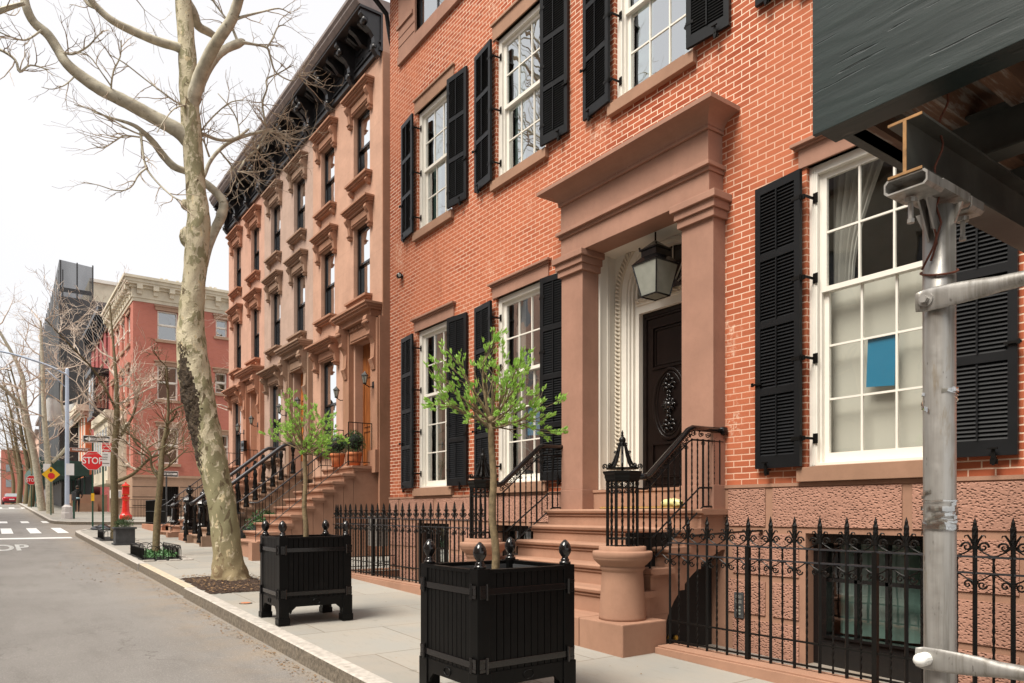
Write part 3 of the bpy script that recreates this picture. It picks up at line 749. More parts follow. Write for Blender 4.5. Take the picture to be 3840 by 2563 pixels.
def make_shutter_mesh(h, panels):
    mb = MB(); w, t_, st = BH, 0.04, 0.068
    mb.box(0, t_, 0, st, 0, h); mb.box(0, t_, w-st, w, 0, h)
    mb.box(.001, t_-.001, st, w-st, 0, 0.13); mb.box(.001, t_-.001, st, w-st, h-0.085, h)
    inner0, inner1 = 0.13, h-0.085; mid = 0.075
    ph = (inner1 - inner0 - mid*(panels-1)) / panels
    for k in range(panels):
        a = inner0 + k*(ph+mid); b = a + ph
        if k: mb.box(.001, t_-.001, st, w-st, a-mid, a)
        n = int(ph/0.0335)
        for i in range(n):
            z = a + (i+0.5)*ph/n; dz = 0.019
            c = 0.004
            b_ = mb.addv([(c, st-.005, z-dz), (c+.005, st-.005, z-dz-.004), (t_-.004, st-.005, z+dz-.006), (t_-.009, st-.005, z+dz),
                          (c, w-st+.005, z-dz), (c+.005, w-st+.005, z-dz-.004), (t_-.004, w-st+.005, z+dz-.006), (t_-.009, w-st+.005, z+dz)])
            mb.addf(b_, [(0,1,5,4), (1,2,6,5), (2,3,7,6), (3,0,4,7)])
    mb.box(t_-.0035, t_-.0015, st, w-st, .12, h-.08)  # added backing board, dark in place of the shade between the louvers
    me = mb.mesh('shutter', 'shutter_paint')
    rb = MB()
    for k in range(panels):
        a = inner0 + k*(ph+mid)
        rb.box(-0.014, -0.001, w/2-.007, w/2+.007, a+0.01, a+ph-0.01)
    return me, rb.mesh('tilt_rod', 'shutter_paint')
SH = {4: make_shutter_mesh(2.97, 4), 3: make_shutter_mesh(2.28, 3)}
hb = MB(); hb.box(-0.012, 0.0, -0.028, 0.028, -0.09, -0.05)
hb.box(-0.035, 0.05, -0.008, 0.008, -0.045, -0.03); hb.prism([(-0.012, 0.03), (0.012, 0.03), (0.02, -0.06), (0.008, -0.10), (-0.008, -0.10), (-0.02, -0.06)], 'x', -0.03, -0.018)
hb.box(-0.05, -0.03, -0.035, 0.035, 0.03, 0.042)
HB = hb.mesh('holdback', 'iron')
hg = MB(); hg.box(-.004, .022, -.012, .0, -.03, .03); hg.box(.012, .030, -.035, -.012, -.022, .022); hg.box(.018, .150, -.048, -.034, -.012, .012); hg.box(.146, .156, -.085, -.034, -.05, .05); hg.box(-.016, -.012, .0, .10, -.018, .018)
HG = hg.mesh('hinge', 'iron')
lt = MB(); lt.box(-0.02, 0, -0.03, 0.09, -0.008, 0.012); lt.box(-0.035, -0.018, 0.06, 0.085, -0.02, 0.02)
LT = lt.mesh('latch', 'iron')
def shutter(c, z0, panels, side):
    """side +1: hung on the far (left in view) jamb, -1: on the near jamb"""
    me, rod = SH[panels]; h = 2.97 if panels == 4 else 2.28
    inner = c + side*(BW/2 + 0.004)
    o = link('shutter', me, house); o.location = (-0.118, inner - house.location.y, z0)
    ang = math.atan2(0.055, BH) * side
    o.rotation_euler = (0, 0, -ang)
    if side < 0: o.scale = (1, -1, 1)
    o.location.x = -0.118
    link('tilt_rod', rod, o)
    for k in range(4 if panels == 4 else 3):
        link('hinge', HG, o, loc=(0.012, 0.0, 0.28 + k*(h-0.56)/(3 if panels == 4 else 2)))
    link('holdback', HB, o, loc=(0, BH-0.16, 0.02))
    link('latch', LT, o, loc=(0, BH-0.06, h*0.30))
def sash_window(c, z0, z1, rows, X=F, mid=None, room=True, par=None, cols=3):
    """double-hung white window; returns the frame object"""
    par = par or house
    y0, y1 = c - BW/2, c + BW/2
    fr = MB()
    for a, b in ((y0, y0+0.085), (y1-0.085, y1)): fr.box(X+.05, X+.20, a, b, z0, z1)
    for a, b in ((y0+0.085, y0+0.105), (y1-0.105, y1-0.085)): fr.box(X+.095, X+.2, a, b, z0+.04, z1-.085)
    fr.box(X+.05, X+.2, y0+.085, y1-.085, z1-.085, z1); fr.box(X+.05, X+.2, y0+.085, y1-.085, z0, z0+.045)
    for a in (y0+0.03, y0+0.055, y1-0.04, y1-0.065): fr.box(X+.042, X+.05, a, a+.012, z0+.02, z1-.02)
    w = W('window', fr, 'white_paint', par, bevel=0.003)
    m = mid or (z0+z1)/2 + 0.12
    sy0, sy1 = y0+.105, y1-.105
    s1 = MB(); g1 = sash(s1, X+.10, sy0, sy1, m, z1-.085, cols, rows[0], bot=0.05); W('upper_sash', s1, 'white_paint', w)
    s2 = MB(); g2 = sash(s2, X+.145, sy0, sy1, z0+.045, m+.05, cols, rows[1], bot=0.10, top=0.05); W('lower_sash', s2, 'white_paint', w)
    p = MB()
    for g, x in ((g1, X+.12), (g2, X+.165)):
        p.quad((x, g[0]-.005, g[2]-.005), (x, g[1]+.005, g[2]-.005), (x, g[1]+.005, g[3]+.005), (x, g[0]-.005, g[3]+.005))
    W('pane', p, 'glass_clear' if c < 10 and z0 < 3 else 'glass', w, recalc=False)
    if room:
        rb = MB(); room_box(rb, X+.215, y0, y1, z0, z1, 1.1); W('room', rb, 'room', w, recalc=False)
    return w, m
def lintel_sill(c, z0, z1, w, cap):
    mb = MB()
    mb.box(F-0.075, F+0.10, c-0.72, c+0.72, z0-0.145, z0)
    mb.prism([(F-0.075, z0), (F+0.06, z0+0.02), (F+0.06, z0-.001), (F-0.075, z0-.001)], 'y', c-0.58, c+0.58)
    W('sill', mb, 'sill_stone', w, bevel=0.006)
    mb = MB(); mb.box(F-0.022, F+0.09, c-0.73, c+0.73, z1, z1+(0.19 if cap else 0.235))
    if cap:
        mb.box(F-0.05, F+0.05, c-0.76, c+0.76, z1+.19, z1+.215); mb.box(F-0.085, F+0.05, c-0.79, c+0.79, z1+.215, z1+.25)
    else: mb.box(F-0.05, F+0.05, c-0.75, c+0.75, z1+.235, z1+.27)
    W('lintel', mb, 'brownstone_smooth' if cap else 'sill_stone', w, bevel=0.005)
for c in GW:
    w, m = sash_window(c, gz0, gz1, (2, 3), mid=3.60); lintel_sill(c, gz0, gz1, w, True)
    for s in (1, -1): shutter(c, 1.855, 4, s)
    cu = MB()
    if c < 5:
        cu.quad((F+.30, c-.64, 1.86), (F+.30, c+.64, 1.86), (F+.30, c+.64, 3.68), (F+.30, c-.64, 3.68)); W('blind', cu, 'blind', w, recalc=False)
        cu = MB(); drape(cu, F+.34, c+.56, c+.0, 3.68, 4.9, 0.03, taper=0.62); drape(cu, F+.36, c-.56, c-.05, 3.68, 4.9, 0.03, taper=0.62)
    else: drape(cu, F+.34, c+.54, c+.30, 1.9, 4.8, 0.03); drape(cu, F+.34, c-.54, c-.32, 1.9, 4.8, 0.03)
    W('curtain', cu, 'curtain' if c > 5 else 'curtain', w, recalc=False)
for c in UW:
    w, m = sash_window(c, uz0, uz1, (2, 2), mid=7.93); lintel_sill(c, uz0, uz1, w, False)
    for s in (1, -1): shutter(c, 6.775, 3, s)
    cu = MB(); drape(cu, F+.30, c+.52, c+.25, 6.8, 9.0, 0.03); drape(cu, F+.30, c-.52, c-.3, 6.8, 9.0, 0.03)
    W('curtain', cu, 'green_curtain', w, recalc=False)
for c in (11.69, 9.03, 3.54):   # basement windows, dark frames
    fr = MB(); X = F+.12; y0, y1 = c-.58, c+.6
    for a, b in ((y0, y0+.14), (y1-.14, y1)): fr.box(X, X+.12, a, b, -.25, 1.185)
    fr.box(X, X+.12, y0+.14, y1-.14, -.25, 0.16); fr.box(X, X+.12, y0+.14, y1-.14, 1.09, 1.185)
    for a in (y0+.14+.30, y0+.14+.60): fr.box(X+.03, X+.1, a, a+.03, 0.16, 1.09)
    fr.box(X+.03, X+.1, y0+.14, y1-.14, .70, .735)
    fr.box(X-.02, X, y0+.12, y1-.12, .14, .165)
    w = W('basement_window', fr, 'gloss_black', house)
    p = MB(); p.quad((X+.07, y0+.1, .1), (X+.07, y1-.1, .1), (X+.07, y1-.1, 1.15), (X+.07, y0+.1, 1.15)); W('pane', p, 'glass', w, recalc=False)
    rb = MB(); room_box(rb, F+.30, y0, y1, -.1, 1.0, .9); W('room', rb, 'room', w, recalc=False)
    cu = MB(); drape(cu, F+.45, y0+.1, y1-.1, .15, 1.1, .02); W('curtain', cu, 'green_curtain', w, recalc=False)
# wide brown surround of the top floor at the far end, black sash inside
mb = MB()
mb.box(F-.045, F+.1, 12.35, 13.04, 10.50, 12.3); mb.box(F-.045, F+.1, 9.9, 10.9, 10.50, 12.3); mb.box(F-.06, F+.1, 9.9, 13.06, 10.34, 10.50)
mb.box(F-.075, F-.045, 12.42, 13.09, 11.05, 11.13); mb.box(F-.055, F-.045, 12.36, 13.04, 10.86, 10.875); mb.box(F-.055, F-.045, 12.36, 13.04, 10.68, 10.695)
mb.box(F-.045, F+.1, 10.9, 12.35, 10.50, 10.62)
sur = W('dormer_surround', mb, 'brownstone_smooth', house, bevel=0.004)
fr = MB(); sash(fr, F+.04, 10.9, 12.35, 10.62, 12.2, 2, 2, .09, .09, munt=.05); wd = W('dormer_window', fr, 'gloss_black', house)
p = MB(); p.quad((F+.06, 10.9, 10.62), (F+.06, 12.35, 10.62), (F+.06, 12.35, 12.2), (F+.06, 10.9, 12.2)); W('pane', p, 'glass', wd, recalc=False)
rb = MB(); room_box(rb, F+.1, 10.9, 12.35, 10.62, 12.2, .9); W('room', rb, 'room', wd, recalc=False)
mb = MB(); mb.box(F-.55, F+.3, -2.5, 13.7, 12.15, 12.26); mb.box(F-.62, F-.5, -2.5, 13.75, 12.26, 12.45)
for k in range(20): mb.box(F-.5, F-.003, 13.45-k*.8, 13.3-k*.8, 11.95, 12.15)
W('eaves', mb, 'brownstone_smooth', house)
mb = MB(); mb.smooth = True; mb.tube([(F-.5, 13.62, 12.2), (F-.45, 13.62, 12.05), (F-.03, 13.60, 11.7), (F+.02, 13.58, 11.35), (F+.06, 13.58, 11.15), (F+.14, 13.62, 11.0)], .05, 10)
W('downspout', mb, 'iron', house)
# ------------------------------------------------ porch
PC = 6.44
porch = MB()
def pil(y0, y1):
    porch.box(6.445, F+.09, y0, y1, 1.70, 4.66)                     # shaft
    porch.box(6.425, F+.10, y0-.02, y1+.02, 1.432, 1.70)            # base block
    porch.box(6.405, F+.10, y0-.035, y1+.035, 4.655, 4.745)         # three stepped bands of the capital
    porch.box(6.378, F+.11, y0-.06, y1+.06, 4.745, 4.835)
    porch.box(6.342, F+.12, y0-.095, y1+.095, 4.835, 4.915)
ptc = None
mb = MB(); mb.box(6.41, F+.10, 5.165, 7.715, 4.915, 5.168)
por = W('porch', mb, 'brownstone_smooth', house, bevel=0.006)
for a_, b_ in ((5.135, 5.585), (7.305, 7.745)):
    porch = MB(); pil(a_, b_); W('pilaster', porch, 'brownstone_smooth', por, bevel=0.006)
mb = MB(); mb.box(6.385, F+.02, 5.145, 7.735, 5.168, 5.213); mb.box(6.342, F+.02, 5.12, 7.76, 5.213, 5.258)
mb.box(6.403, F+.02, 5.172, 7.708, 5.258, 5.62)
mb.box(6.372, F+.02, 5.15, 7.73, 5.62, 5.66)
W('entablature', mb, 'brownstone_smooth', por, bevel=0.005)
# the coved crown: mitred cove running round three sides
mb = MB(); mb.smooth = False
prof = [(0.0, 5.66)] + [(0.205*(1-math.cos(a)), 5.66 + 0.135*math.sin(a)) for a in [R(10*i) for i in range(1, 10)]] + [(0.212, 5.797), (0.212, 5.846), (-.1, 5.875)]
rings = []
for d, z in prof:
    x = 6.37 - d; rings.append([(F+.02, 5.148-d, z), (x, 5.148-d, z), (x, 7.732+d, z), (F+.02, 7.732+d, z)])
b = mb.addv([p for r in rings for p in r]); 
mb.addf(b, [(i*4+j, i*4+j+1, (i+1)*4+j+1, (i+1)*4+j) for i in range(len(rings)-1) for j in range(3)] + [tuple((len(rings)-1)*4+j for j in range(4))])
W('cornice', mb, 'brownstone_smooth', por, recalc=False)
# recess: ceiling, back screen with arch, jambs
mb = MB()
XS = 7.06; SP = 4.36; RO = 0.86
mb.quad((6.74, 7.31, 1.66), (XS, 7.31, 1.66), (XS, 7.31, 4.93), (6.74, 7.31, 4.93)); mb.quad((6.74, 5.57, 1.66), (XS, 5.57, 1.66), (XS, 5.57, 4.93), (6.74, 5.57, 4.93))
mb.quad((6.74, 5.57, 4.93), (XS, 5.57, 4.93), (XS, 7.31, 4.93), (6.74, 7.31, 4.93))
mb.box(6.745, 6.765, 7.285, 7.31, 1.66, 4.93); mb.box(6.745, 6.765, 5.57, 5.595, 1.66, 4.93)
for a in (6.90, 6.925): mb.box(a, a+.012, 7.29, 7.31, 1.66, 4.93)
scr = W('recess_panelling', mb, 'white_paint', house)
def arch_band(mb, r0, r1, x0, x1, zb, n=24, zc=SP, yc=PC, zmax=None):
    """upright legs plus a half ring, between radii r0<r1, in a box-section"""
    pts = []
    for r in (r0, r1):
        pts.append([(yc + r, zb)] + [(yc + r*math.cos(math.pi*i/n), zc + r*math.sin(math.pi*i/n)) for i in range(n+1)] + [(yc - r, zb)])
    a, c = pts; m = len(a)
    b = mb.addv([(x0, *p) for p in a] + [(x0, *p) for p in c] + [(x1, *p) for p in a] + [(x1, *p) for p in c])
    for i in range(m-1):
        mb.addf(b, [(i, i+1, m+i+1, m+i), (2*m+i, 3*m+i, 3*m+i+1, 2*m+i+1), (i, 2*m+i, 2*m+i+1, i+1), (m+i, m+i+1, 3*m+i+1, 3*m+i)])
mb = MB(); arch_band(mb, 0.655, 0.75, XS+.0, XS+.03, 1.66); arch_band(mb, 0.615, 0.65, XS+.02, XS+.06, 1.66); arch_band(mb, 0.575, 0.61, XS+.05, XS+.10, 1.66)
arch_band(mb, 0.865, 1.3, XS, XS+.02, 1.66)
arch_band(mb, 0.535, 0.572, XS+.09, XS+.19, 1.66)
W('arch_moulding', mb, 'white_paint', scr)
mb = MB(); arch_band(mb, 0.755, 0.86, XS-.02, XS+.01, 1.66); rnd = random.Random(8)
for s_ in (1, -1):
    for k in range(46):
        z = 1.72 + k*0.058; y = PC + s_*0.808
        mb.tube([(XS-.022, y-.045, z-.02), (XS-.045, y, z+.01), (XS-.022, y+.045, z+.05)], [.008, .017, .008], 5)
for k in range(46):
    a = math.pi*(k+.5)/46; rr = .808
    p = Vector((0, math.cos(a), math.sin(a))); q = Vector((0, -math.sin(a), math.cos(a)))
    c0 = Vector((XS-.022, PC, SP)) + p*(rr-.045) - q*.02; c1 = Vector((XS-.045, PC, SP)) + p*rr + q*.01; c2 = Vector((XS-.022, PC, SP)) + p*(rr+.045) + q*.05
    mb.tube([c0, c1, c2], [.008, .017, .008], 5)
W('rope_carving', mb, 'cream_paint', scr)
mb = MB(); mb.box(7.14, 7.20, PC-.53, PC+.53, 4.09, 4.20); mb.box(7.12, 7.2, PC-.535, PC+.535, 4.20, 4.22)
for s_ in (1, -1): mb.box(7.13, 7.25, PC+s_*.53, PC+s_*.485, 1.69, 4.09)
W('door_frame', mb, 'white_paint', scr)
mb = MB(); mb.box(7.11, 7.15, PC-.53, PC+.53, 4.22, 4.29)
for k in range(34):
    y = PC-.52 + k*.031; z = 4.255 + .012*math.sin(k*1.7); mb.tube([(7.105, y-.02, z-.02), (7.09, y, z), (7.105, y+.02, z+.02)], [.006, .014, .006], 5)
W('transom_carving', mb, 'cream_paint', scr)
mb = MB(); mb.box(7.27, 7.29, PC-.6, PC+.6, 4.2, 5.0); W('fanlight_glass', mb, 'gloss_black', scr)
mb = MB()
for k in range(1, 6):
    a = math.pi*k/6; mb.tube([(7.26, PC+.1*math.cos(a), SP+.1*math.sin(a)), (7.26, PC+.55*math.cos(a), SP+.55*math.sin(a))], .011, 5)
W('fanlight_bars', mb, 'white_paint', scr)
# door
mb = MB(); mb.box(7.205, 7.25, PC-.485, PC+.485, 1.69, 4.09)
def ring_rect(mb, X, y0, y1, z0, z1, t_, d):
    mb.box(X-d, X, y0, y1, z0, z0+t_); mb.box(X-d, X, y0, y1, z1-t_, z1); mb.box(X-d, X, y0, y0+t_, z0+t_, z1-t_); mb.box(X-d, X, y1-t_, y1, z0+t_, z1-t_)
X = 7.205
ring_rect(mb, X, PC-.46, PC+.46, 1.72, 4.06, .03, .012); ring_rect(mb, X, PC-.42, PC+.42, 1.77, 4.01, .02, .02)
ring_rect(mb, X, PC-.30, PC+.30, 3.30, 3.88, .028, .026); ring_rect(mb, X, PC-.25, PC+.25, 3.35, 3.83, .014, .014)
ring_rect(mb, X, PC-.30, PC+.30, 1.86, 2.32, .028, .026)
def oval(mb, X, c, z, a, b_, r):
    pts = [(X, c + a*math.cos(2*math.pi*i/36), z + b_*math.sin(2*math.pi*i/36)) for i in range(37)]
    mb.smooth = True; mb.tube(pts, r, 6, cap=False); mb.smooth = False
oval(mb, X, PC, 2.82, .27, .46, .03); oval(mb, X, PC, 2.82, .225, .41, .016)
door = W('front_door', mb, 'door_wood', house, bevel=0.002)
mb = MB(); mb.smooth = True; rnd = random.Random(4)
for k in range(14):
    z = 2.47 + k*.054
    for s_ in (1, -1): 
        wv = .07 + .05*math.sin(k*1.3)
        mb.tube([(X-.005, PC, z), (X-.035, PC+s_*wv*.6, z+.03), (X-.02, PC+s_*wv, z+.01), (X-.03, PC+s_*wv*.8, z-.02)], [.012, .016, .013, .006], 6)
mb.ball((X-.015, PC, 2.80), .055, 2); mb.ball((X-.01, PC, 3.05), .035, 1); mb.ball((X-.01, PC, 2.55), .03, 1)
for k in range(10):
    a = 2*math.pi*k/10; mb.tube([(X-.02, PC+.02*math.cos(a), 2.8+.02*math.sin(a)), (X-.035, PC+.09*math.cos(a), 2.8+.09*math.sin(a))], [.012, .016], 5)
W('carved_ornament', mb, 'gloss_black', door)
# ------------------------------------------------ stoop
treads = [(6.17, 1.433), (5.91, 1.225), (5.65, 1.03), (5.39, .82), (5.13, .595)]
st = MB()
prev_x = F-.003
bott = [6.68, 6.68]
edges_x = [t_[0] for t_ in treads]
SY0, SY1 = 5.12, 7.76
for k, (x, z) in enumerate(treads):
    x1 = F-.003 if k == 0 else treads[k-1][0] + .05
    nz = treads[k+1][1] if k+1 < len(treads) else .335
    st.box(x+.05, x1, SY0, SY1, nz-.25 if k+1 < len(treads) else .2, z-.065)
    prof = [(x, z-.02), (x+.008, z-.006), (x+.022, z), (x1+.05, z), (x1+.05, z-.065), (x+.045, z-.068), (x+.03, z-.055), (x+.008, z-.048)]
    st.prism([(min(a, F-.004), b) for a, b in prof], 'y', SY0-.05, SY1+.05)
    st.box(x+.032, x1, SY0-.02, SY1+.02, z-.088, z-.0655)
st.box(6.42, 7.2, 5.6, 7.29, 1.3, 1.4335)
st.box(6.72, 7.205, 5.572, 7.308, 1.434, 1.688)
stoop = W('stoop', st, 'stoop_stone', house, bevel=0.0035)
mb = MB(); mb.box(4.80, 5.2, 5.50, 7.38, -.1, .335); mb.box(5.2, 5.5, SY0+.02, SY1-.02, -.1, .333)
W('bottom_step', mb, 'stoop_stone', stoop, bevel=0.012)
def stringer(y0, y1):
    mb = MB()
    top = [(5.2, .30), (5.42, .34), (5.42, .55), (5.68, .55), (5.68, .78), (5.94, .78), (5.94, .98), (6.2, .98), (6.2, 1.2), (F-.025, 1.2)]
    arch = [(6.62, .99), (6.45, .93), (6.26, .84), (6.07, .72), (5.92, .60), (5.79, .46), (5.70, .32), (5.62, .1), (5.6, -.3)]
    poly = top + arch + [(5.2, -.3)]
    mb.prism(poly, 'y', y0, y1); W('stringer', mb, 'stoop_stone', stoop)
stringer(5.122, 5.20); stringer(7.68, 7.758)
mb = MB(); mb.box(5.3, 6.625, 5.30, 5.34, -.9, 1.18); W('under_stoop_shade_panel', mb, 'dark', stoop)  # black panel for the basement door, standing in for shade under the stoop
mb = MB(); mb.ball((5.98, 5.265, .04), .032, 2); mb.ball((5.88, 5.27, .05), .024, 2); W('door_knobs', mb, 'gold', stoop)
def pedestal(y):
    mb = MB(); mb.box(4.80, 5.40, y-.31, y+.31, -.1, .335 if y > 6 else .334)
    ped = W('pedestal_plinth', mb, 'stoop_stone', house, bevel=0.012)
    mb = MB(); mb.smooth = True
    mb.lathe([(.235, .33), (.232, .36), (.204, .80), (.206, .815), (.222, .83), (.226, .85), (.218, .862), (.235, .875), (.262, .90), (.285, .925), (.292, .94), (.292, .948), (.296, .952), (.297, 1.0), (.29, 1.01), (.238, 1.012), (.235, 1.018), (.234, 1.055), (.22, 1.06), (.05, 1.06)], (5.10, y, 0), 40)
    W('round_pedestal', mb, 'stoop_stone', ped, bevel=0)
pedestal(5.18); pedestal(7.70)
# iron newel cages and stair rails
def scroll(mb, c, ax, r, turns=1.4, wire=.006, a0=0.0, flip=1, n=18):
    """a spiral in the plane spanned by ax (unit vector) and z"""
    pts = []
    for i in range(n+1):
        t_ = i/n; a = a0 + flip*turns*2*math.pi*t_; rr = r*(1-.82*t_)
        pts.append(Vector(c) + Vector(ax)*rr*math.cos(a) + Vector((0, 0, 1))*rr*math.sin(a))
    mb.tube(pts, [wire*(1 - .3*i/n) for i in range(n+1)], 5)
def twisted(mb, x, y, z0, z1, r=.008, tw=True):
    if not tw: mb.tube([(x, y, z0), (x, y, z1)], r*1.25, 4); return
    n = max(4, int((z1-z0)/.03)); mb.tube([(x, y, z0 + (z1-z0)*i/n) for i in range(n+1)], [r*(1.0 if i % 2 else 1.25) for i in range(n+1)], 4, twist=.7)
def cage(y):
    cx = 5.10; mb = MB()
    N = 8
    for k in range(N):
        a = 2*math.pi*(k+.5)/N; x, yy_ = cx + .158*math.cos(a), y + .158*math.sin(a)
        mb.tube([(x, yy_, 1.06), (x, yy_, 1.72)], .0145, 6)
        a = 2*math.pi*k/N; x, yy_ = cx + .15*math.cos(a), y + .15*math.sin(a); twisted(mb, x, yy_, 1.06, 1.72, .0105)
    for z, r, w in ((1.135, .165, .008), (1.64, .168, .008)):
        mb.lathe([(r-.012, z-w), (r+.004, z-w), (r+.004, z+w), (r-.012, z+w)], (cx, y, 0), 8, rot=math.pi/8)
    for k in range(16):
        a = 2*math.pi*(k+.5)/16; t_ = Vector((-math.sin(a), math.cos(a), 0)); c = (cx+.160*math.cos(a), y+.160*math.sin(a), 1.675)
        scroll(mb, c, t_, .022, wire=.0045, a0=k); c = (c[0], c[1], 1.605); scroll(mb, c, t_, .020, wire=.0045, a0=k+1)
    mb.lathe([(.15, 1.70), (.178, 1.705), (.182, 1.725), (.188, 1.735), (.190, 1.765), (.204, 1.78), (.208, 1.80), (.15, 1.806), (.02, 1.806)], (cx, y, 0), 8, rot=math.pi/8)
    mb.lathe([(.165, 1.825), (.173, 1.825), (.173, 1.838), (.165, 1.838)], (cx, y, 0), 8, rot=math.pi/8)
    for k in range(8):
        a = 2*math.pi*k/8; d = Vector((math.cos(a), math.sin(a), 0)); c0 = Vector((cx, y, 0))
        scroll(mb, c0 + d*.17 + Vector((0, 0, 1.855)), d, .026, wire=.008, a0=-1.2, flip=1)
        pts = [(.16, 1.832), (.12, 1.845), (.085, 1.90), (.062, 1.96), (.045, 2.02), (.028, 2.08), (.018, 2.10)]
        mb.tube([c0 + d*r_ + Vector((0, 0, z)) for r_, z in pts], [.012, .012, .013, .013, .011, .009, .008], 5)
        scroll(mb, c0 + d*.066 + Vector((0, 0, 1.99)), d, .018, wire=.006, a0=0)
        mb.tube([c0 + d*.02 + Vector((0, 0, 2.07)), c0 + d*.05 + Vector((0, 0, 2.085)), c0 + d*.045 + Vector((0, 0, 2.06))], .005, 4)
    mb.smooth = True
    mb.lathe([(.012, 1.80), (.012, 2.05), (.022, 2.06), (.016, 2.075), (.03, 2.09), (.036, 2.115), (.03, 2.135), (.012, 2.15), (.016, 2.16), (.008, 2.175), (.013, 2.185), (.002, 2.215)], (cx, y, 0), 12)
    return W('newel_cage', mb, 'iron', house)
cage(5.18); cage(7.70)
def stair_rail(Y):
    mb = MB(); mb.smooth = True
    path = [(5.27, 1.757), (5.40, 1.757), (5.44, 1.775), (6.04, 2.272), (6.10, 2.30), (6.62, 2.305)]
    mb.tube([(x, Y, z) for x, z in path], [.033]*6, 12)
    mb.smooth = False; mb.lathe([(.001, -.05), (.05, -.04), (.06, 0), (.05, .04), (.001, .05)], (6.62, Y, 2.30), 8)
    W('handrail', mb, 'gloss_black', house)
    mb = MB()
    def off(dz): return [(x, Y, z+dz) for x, z in path]
    mb.tube(off(-.125), .010, 4)
    # openwork of small scrolls under the rail
    L = [(5.42 + .62*i/11, 1.70 + .515*i/11) for i in range(12)] + [(6.12 + .12*i, 2.245) for i in range(5)]
    for i, (x, z) in enumerate(L):
        scroll(mb, (x, Y, z-.005), (1, 0, 0), .034, wire=.0062, a0=i*1.1); scroll(mb, (x+.030, Y, z), (1, 0, 0), .022, wire=.0052, a0=2+i)
    low = [(5.30, 1.135), (5.49, 1.138), (6.22, 1.66), (6.62, 1.669)]; low2 = [(5.53, .935), (6.28, 1.456), (6.62, 1.46)]
    mb.tube([(x, Y, z) for x, z in low], .011, 4); mb.tube([(x, Y, z) for x, z in low2], .011, 4)
    def top_z(x): 
        p = path
        for i in range(len(p)-1):
            if p[i][0] <= x <= p[i+1][0]: return p[i][1] + (p[i+1][1]-p[i][1])*(x-p[i][0])/(p[i+1][0]-p[i][0]) - .11
    def bot_z(x): return 1.46 if x > 6.28 else max(.935 + (x-5.53)/.75*.521, .62)
    xs = [5.36 + .092*i for i in range(14)]
    for i, x in enumerate(xs):
        b = bot_z(x) if x > 5.5 else (1.04 if i == 0 else .60)
        if i % 3 == 1: mb.tube([(x, Y, b), (x, Y, top_z(x))], .013, 6); scroll(mb, (x-.02, Y, top_z(x)-.05), (1, 0, 0), .018, wire=.004); scroll(mb, (x+.02, Y, top_z(x)-.05), (1, 0, 0), .018, wire=.004, a0=3, flip=-1)
        else: twisted(mb, x, Y, b, top_z(x), .0085)
    W('balusters', mb, 'iron', house)
stair_rail(5.14); stair_rail(7.74)
# things on the landing
t = thing('doormat', 'thin tan coir doormat lying along the top step', 'doormat', (6.42, 6.12, 1.434))
mb = MB(); mb.box(-.19, .19, -.62, .62, 0, .006); Lp('backing', mb, 'dark', t)
mb = MB(); rnd = random.Random(1); mb.box(-.185, .185, -.615, .615, .0065, .024)
for i in range(700):
    x, y = rnd.uniform(-.19, .19), rnd.uniform(-.62, .62)
    mb.quad((x, y, .02), (x+.006, y, .02), (x+rnd.uniform(-.01, .01), y+rnd.uniform(-.01, .01), .034), (x, y+.005, .02))
Lp('bristles', mb, 'coir', t, recalc=False)
mb = MB(); mb.smooth = True; rnd = random.Random(11); P = []
for j in range(9):
    for i in range(14):
        a = 2*math.pi*i/14; v = j/8; r_ = .11*math.sin(math.pi*(.08+.84*v))**.6*(1+.22*rnd.uniform(-1, 1))
        P.append((.5*r_*math.cos(a), (v-.5)*.30, max(0, .035 + .55*r_*math.sin(a))))
b = mb.addv(P); mb.addf(b, [(j*14+i, j*14+(i+1) % 14, (j+1)*14+(i+1) % 14, (j+1)*14+i) for j in range(8) for i in range(14)])
o = link('newspaper_bag', mb.mesh('newspaper_bag', 'yellow_plastic')); o.location = (6.32, 5.62, 1.458)
tag(o, 'crumpled yellow plastic newspaper bag lying on the end of the doormat', 'plastic bag')
mb = MB(); mb.box(-.02, .02, -.05, .05, 0, .025); mb.box(-.015, .015, -.06, -.05, .004, .018)
o = link('blue_packet', mb.mesh('blue_packet', 'blue_card', bevel=.004)); o.location = (6.86, 5.80, 1.689); tag(o, 'small bright blue packet on the sill at the foot of the door', 'packet')
# posters inside the glass
def poster(y0, y1, z0, z1, lab):
    mb = MB(); mb.prism([(y0+.012, z0), (y1+.006, z0+.02), (y1-.012, z1), (y0-.006, z1-.02)], 'x', F+.178, F+.181); o = link('poster', mb.mesh('poster', 'blue_card')); tag(o, lab, 'poster', 'plain blue posters in the windows'); return o
poster(3.345, 3.62, 2.58, 3.08, 'plain blue poster in the big window by the steel post')
poster(8.68, 9.03, 2.58, 3.09, 'plain blue poster in the window behind the nearer leafy tree')
# security camera on the wall
t = thing('security_camera', 'small black camera fixed to the brick wall near its far end', 'security camera', (F, 12.95, 6.1))
mb = MB(); mb.smooth = True; mb.tube([(0, 0, 0), (-.02, 0, 0)], .045, 12); mb.tube([(-.02, 0, 0), (-.09, -.02, .0)], .02, 8); Lp('bracket', mb, 'gloss_black', t)
mb = MB(); mb.smooth = True; mb.tube([(-.05, .07, .015), (-.10, -.07, -.01)], [.05, .055], 14); Lp('body', mb, 'gloss_black', t)
mb = MB(); mb.tube([(-.105, -.078, -.012), (-.108, -.085, -.013)], .03, 12); Lp('lens', mb, 'frosted', t)
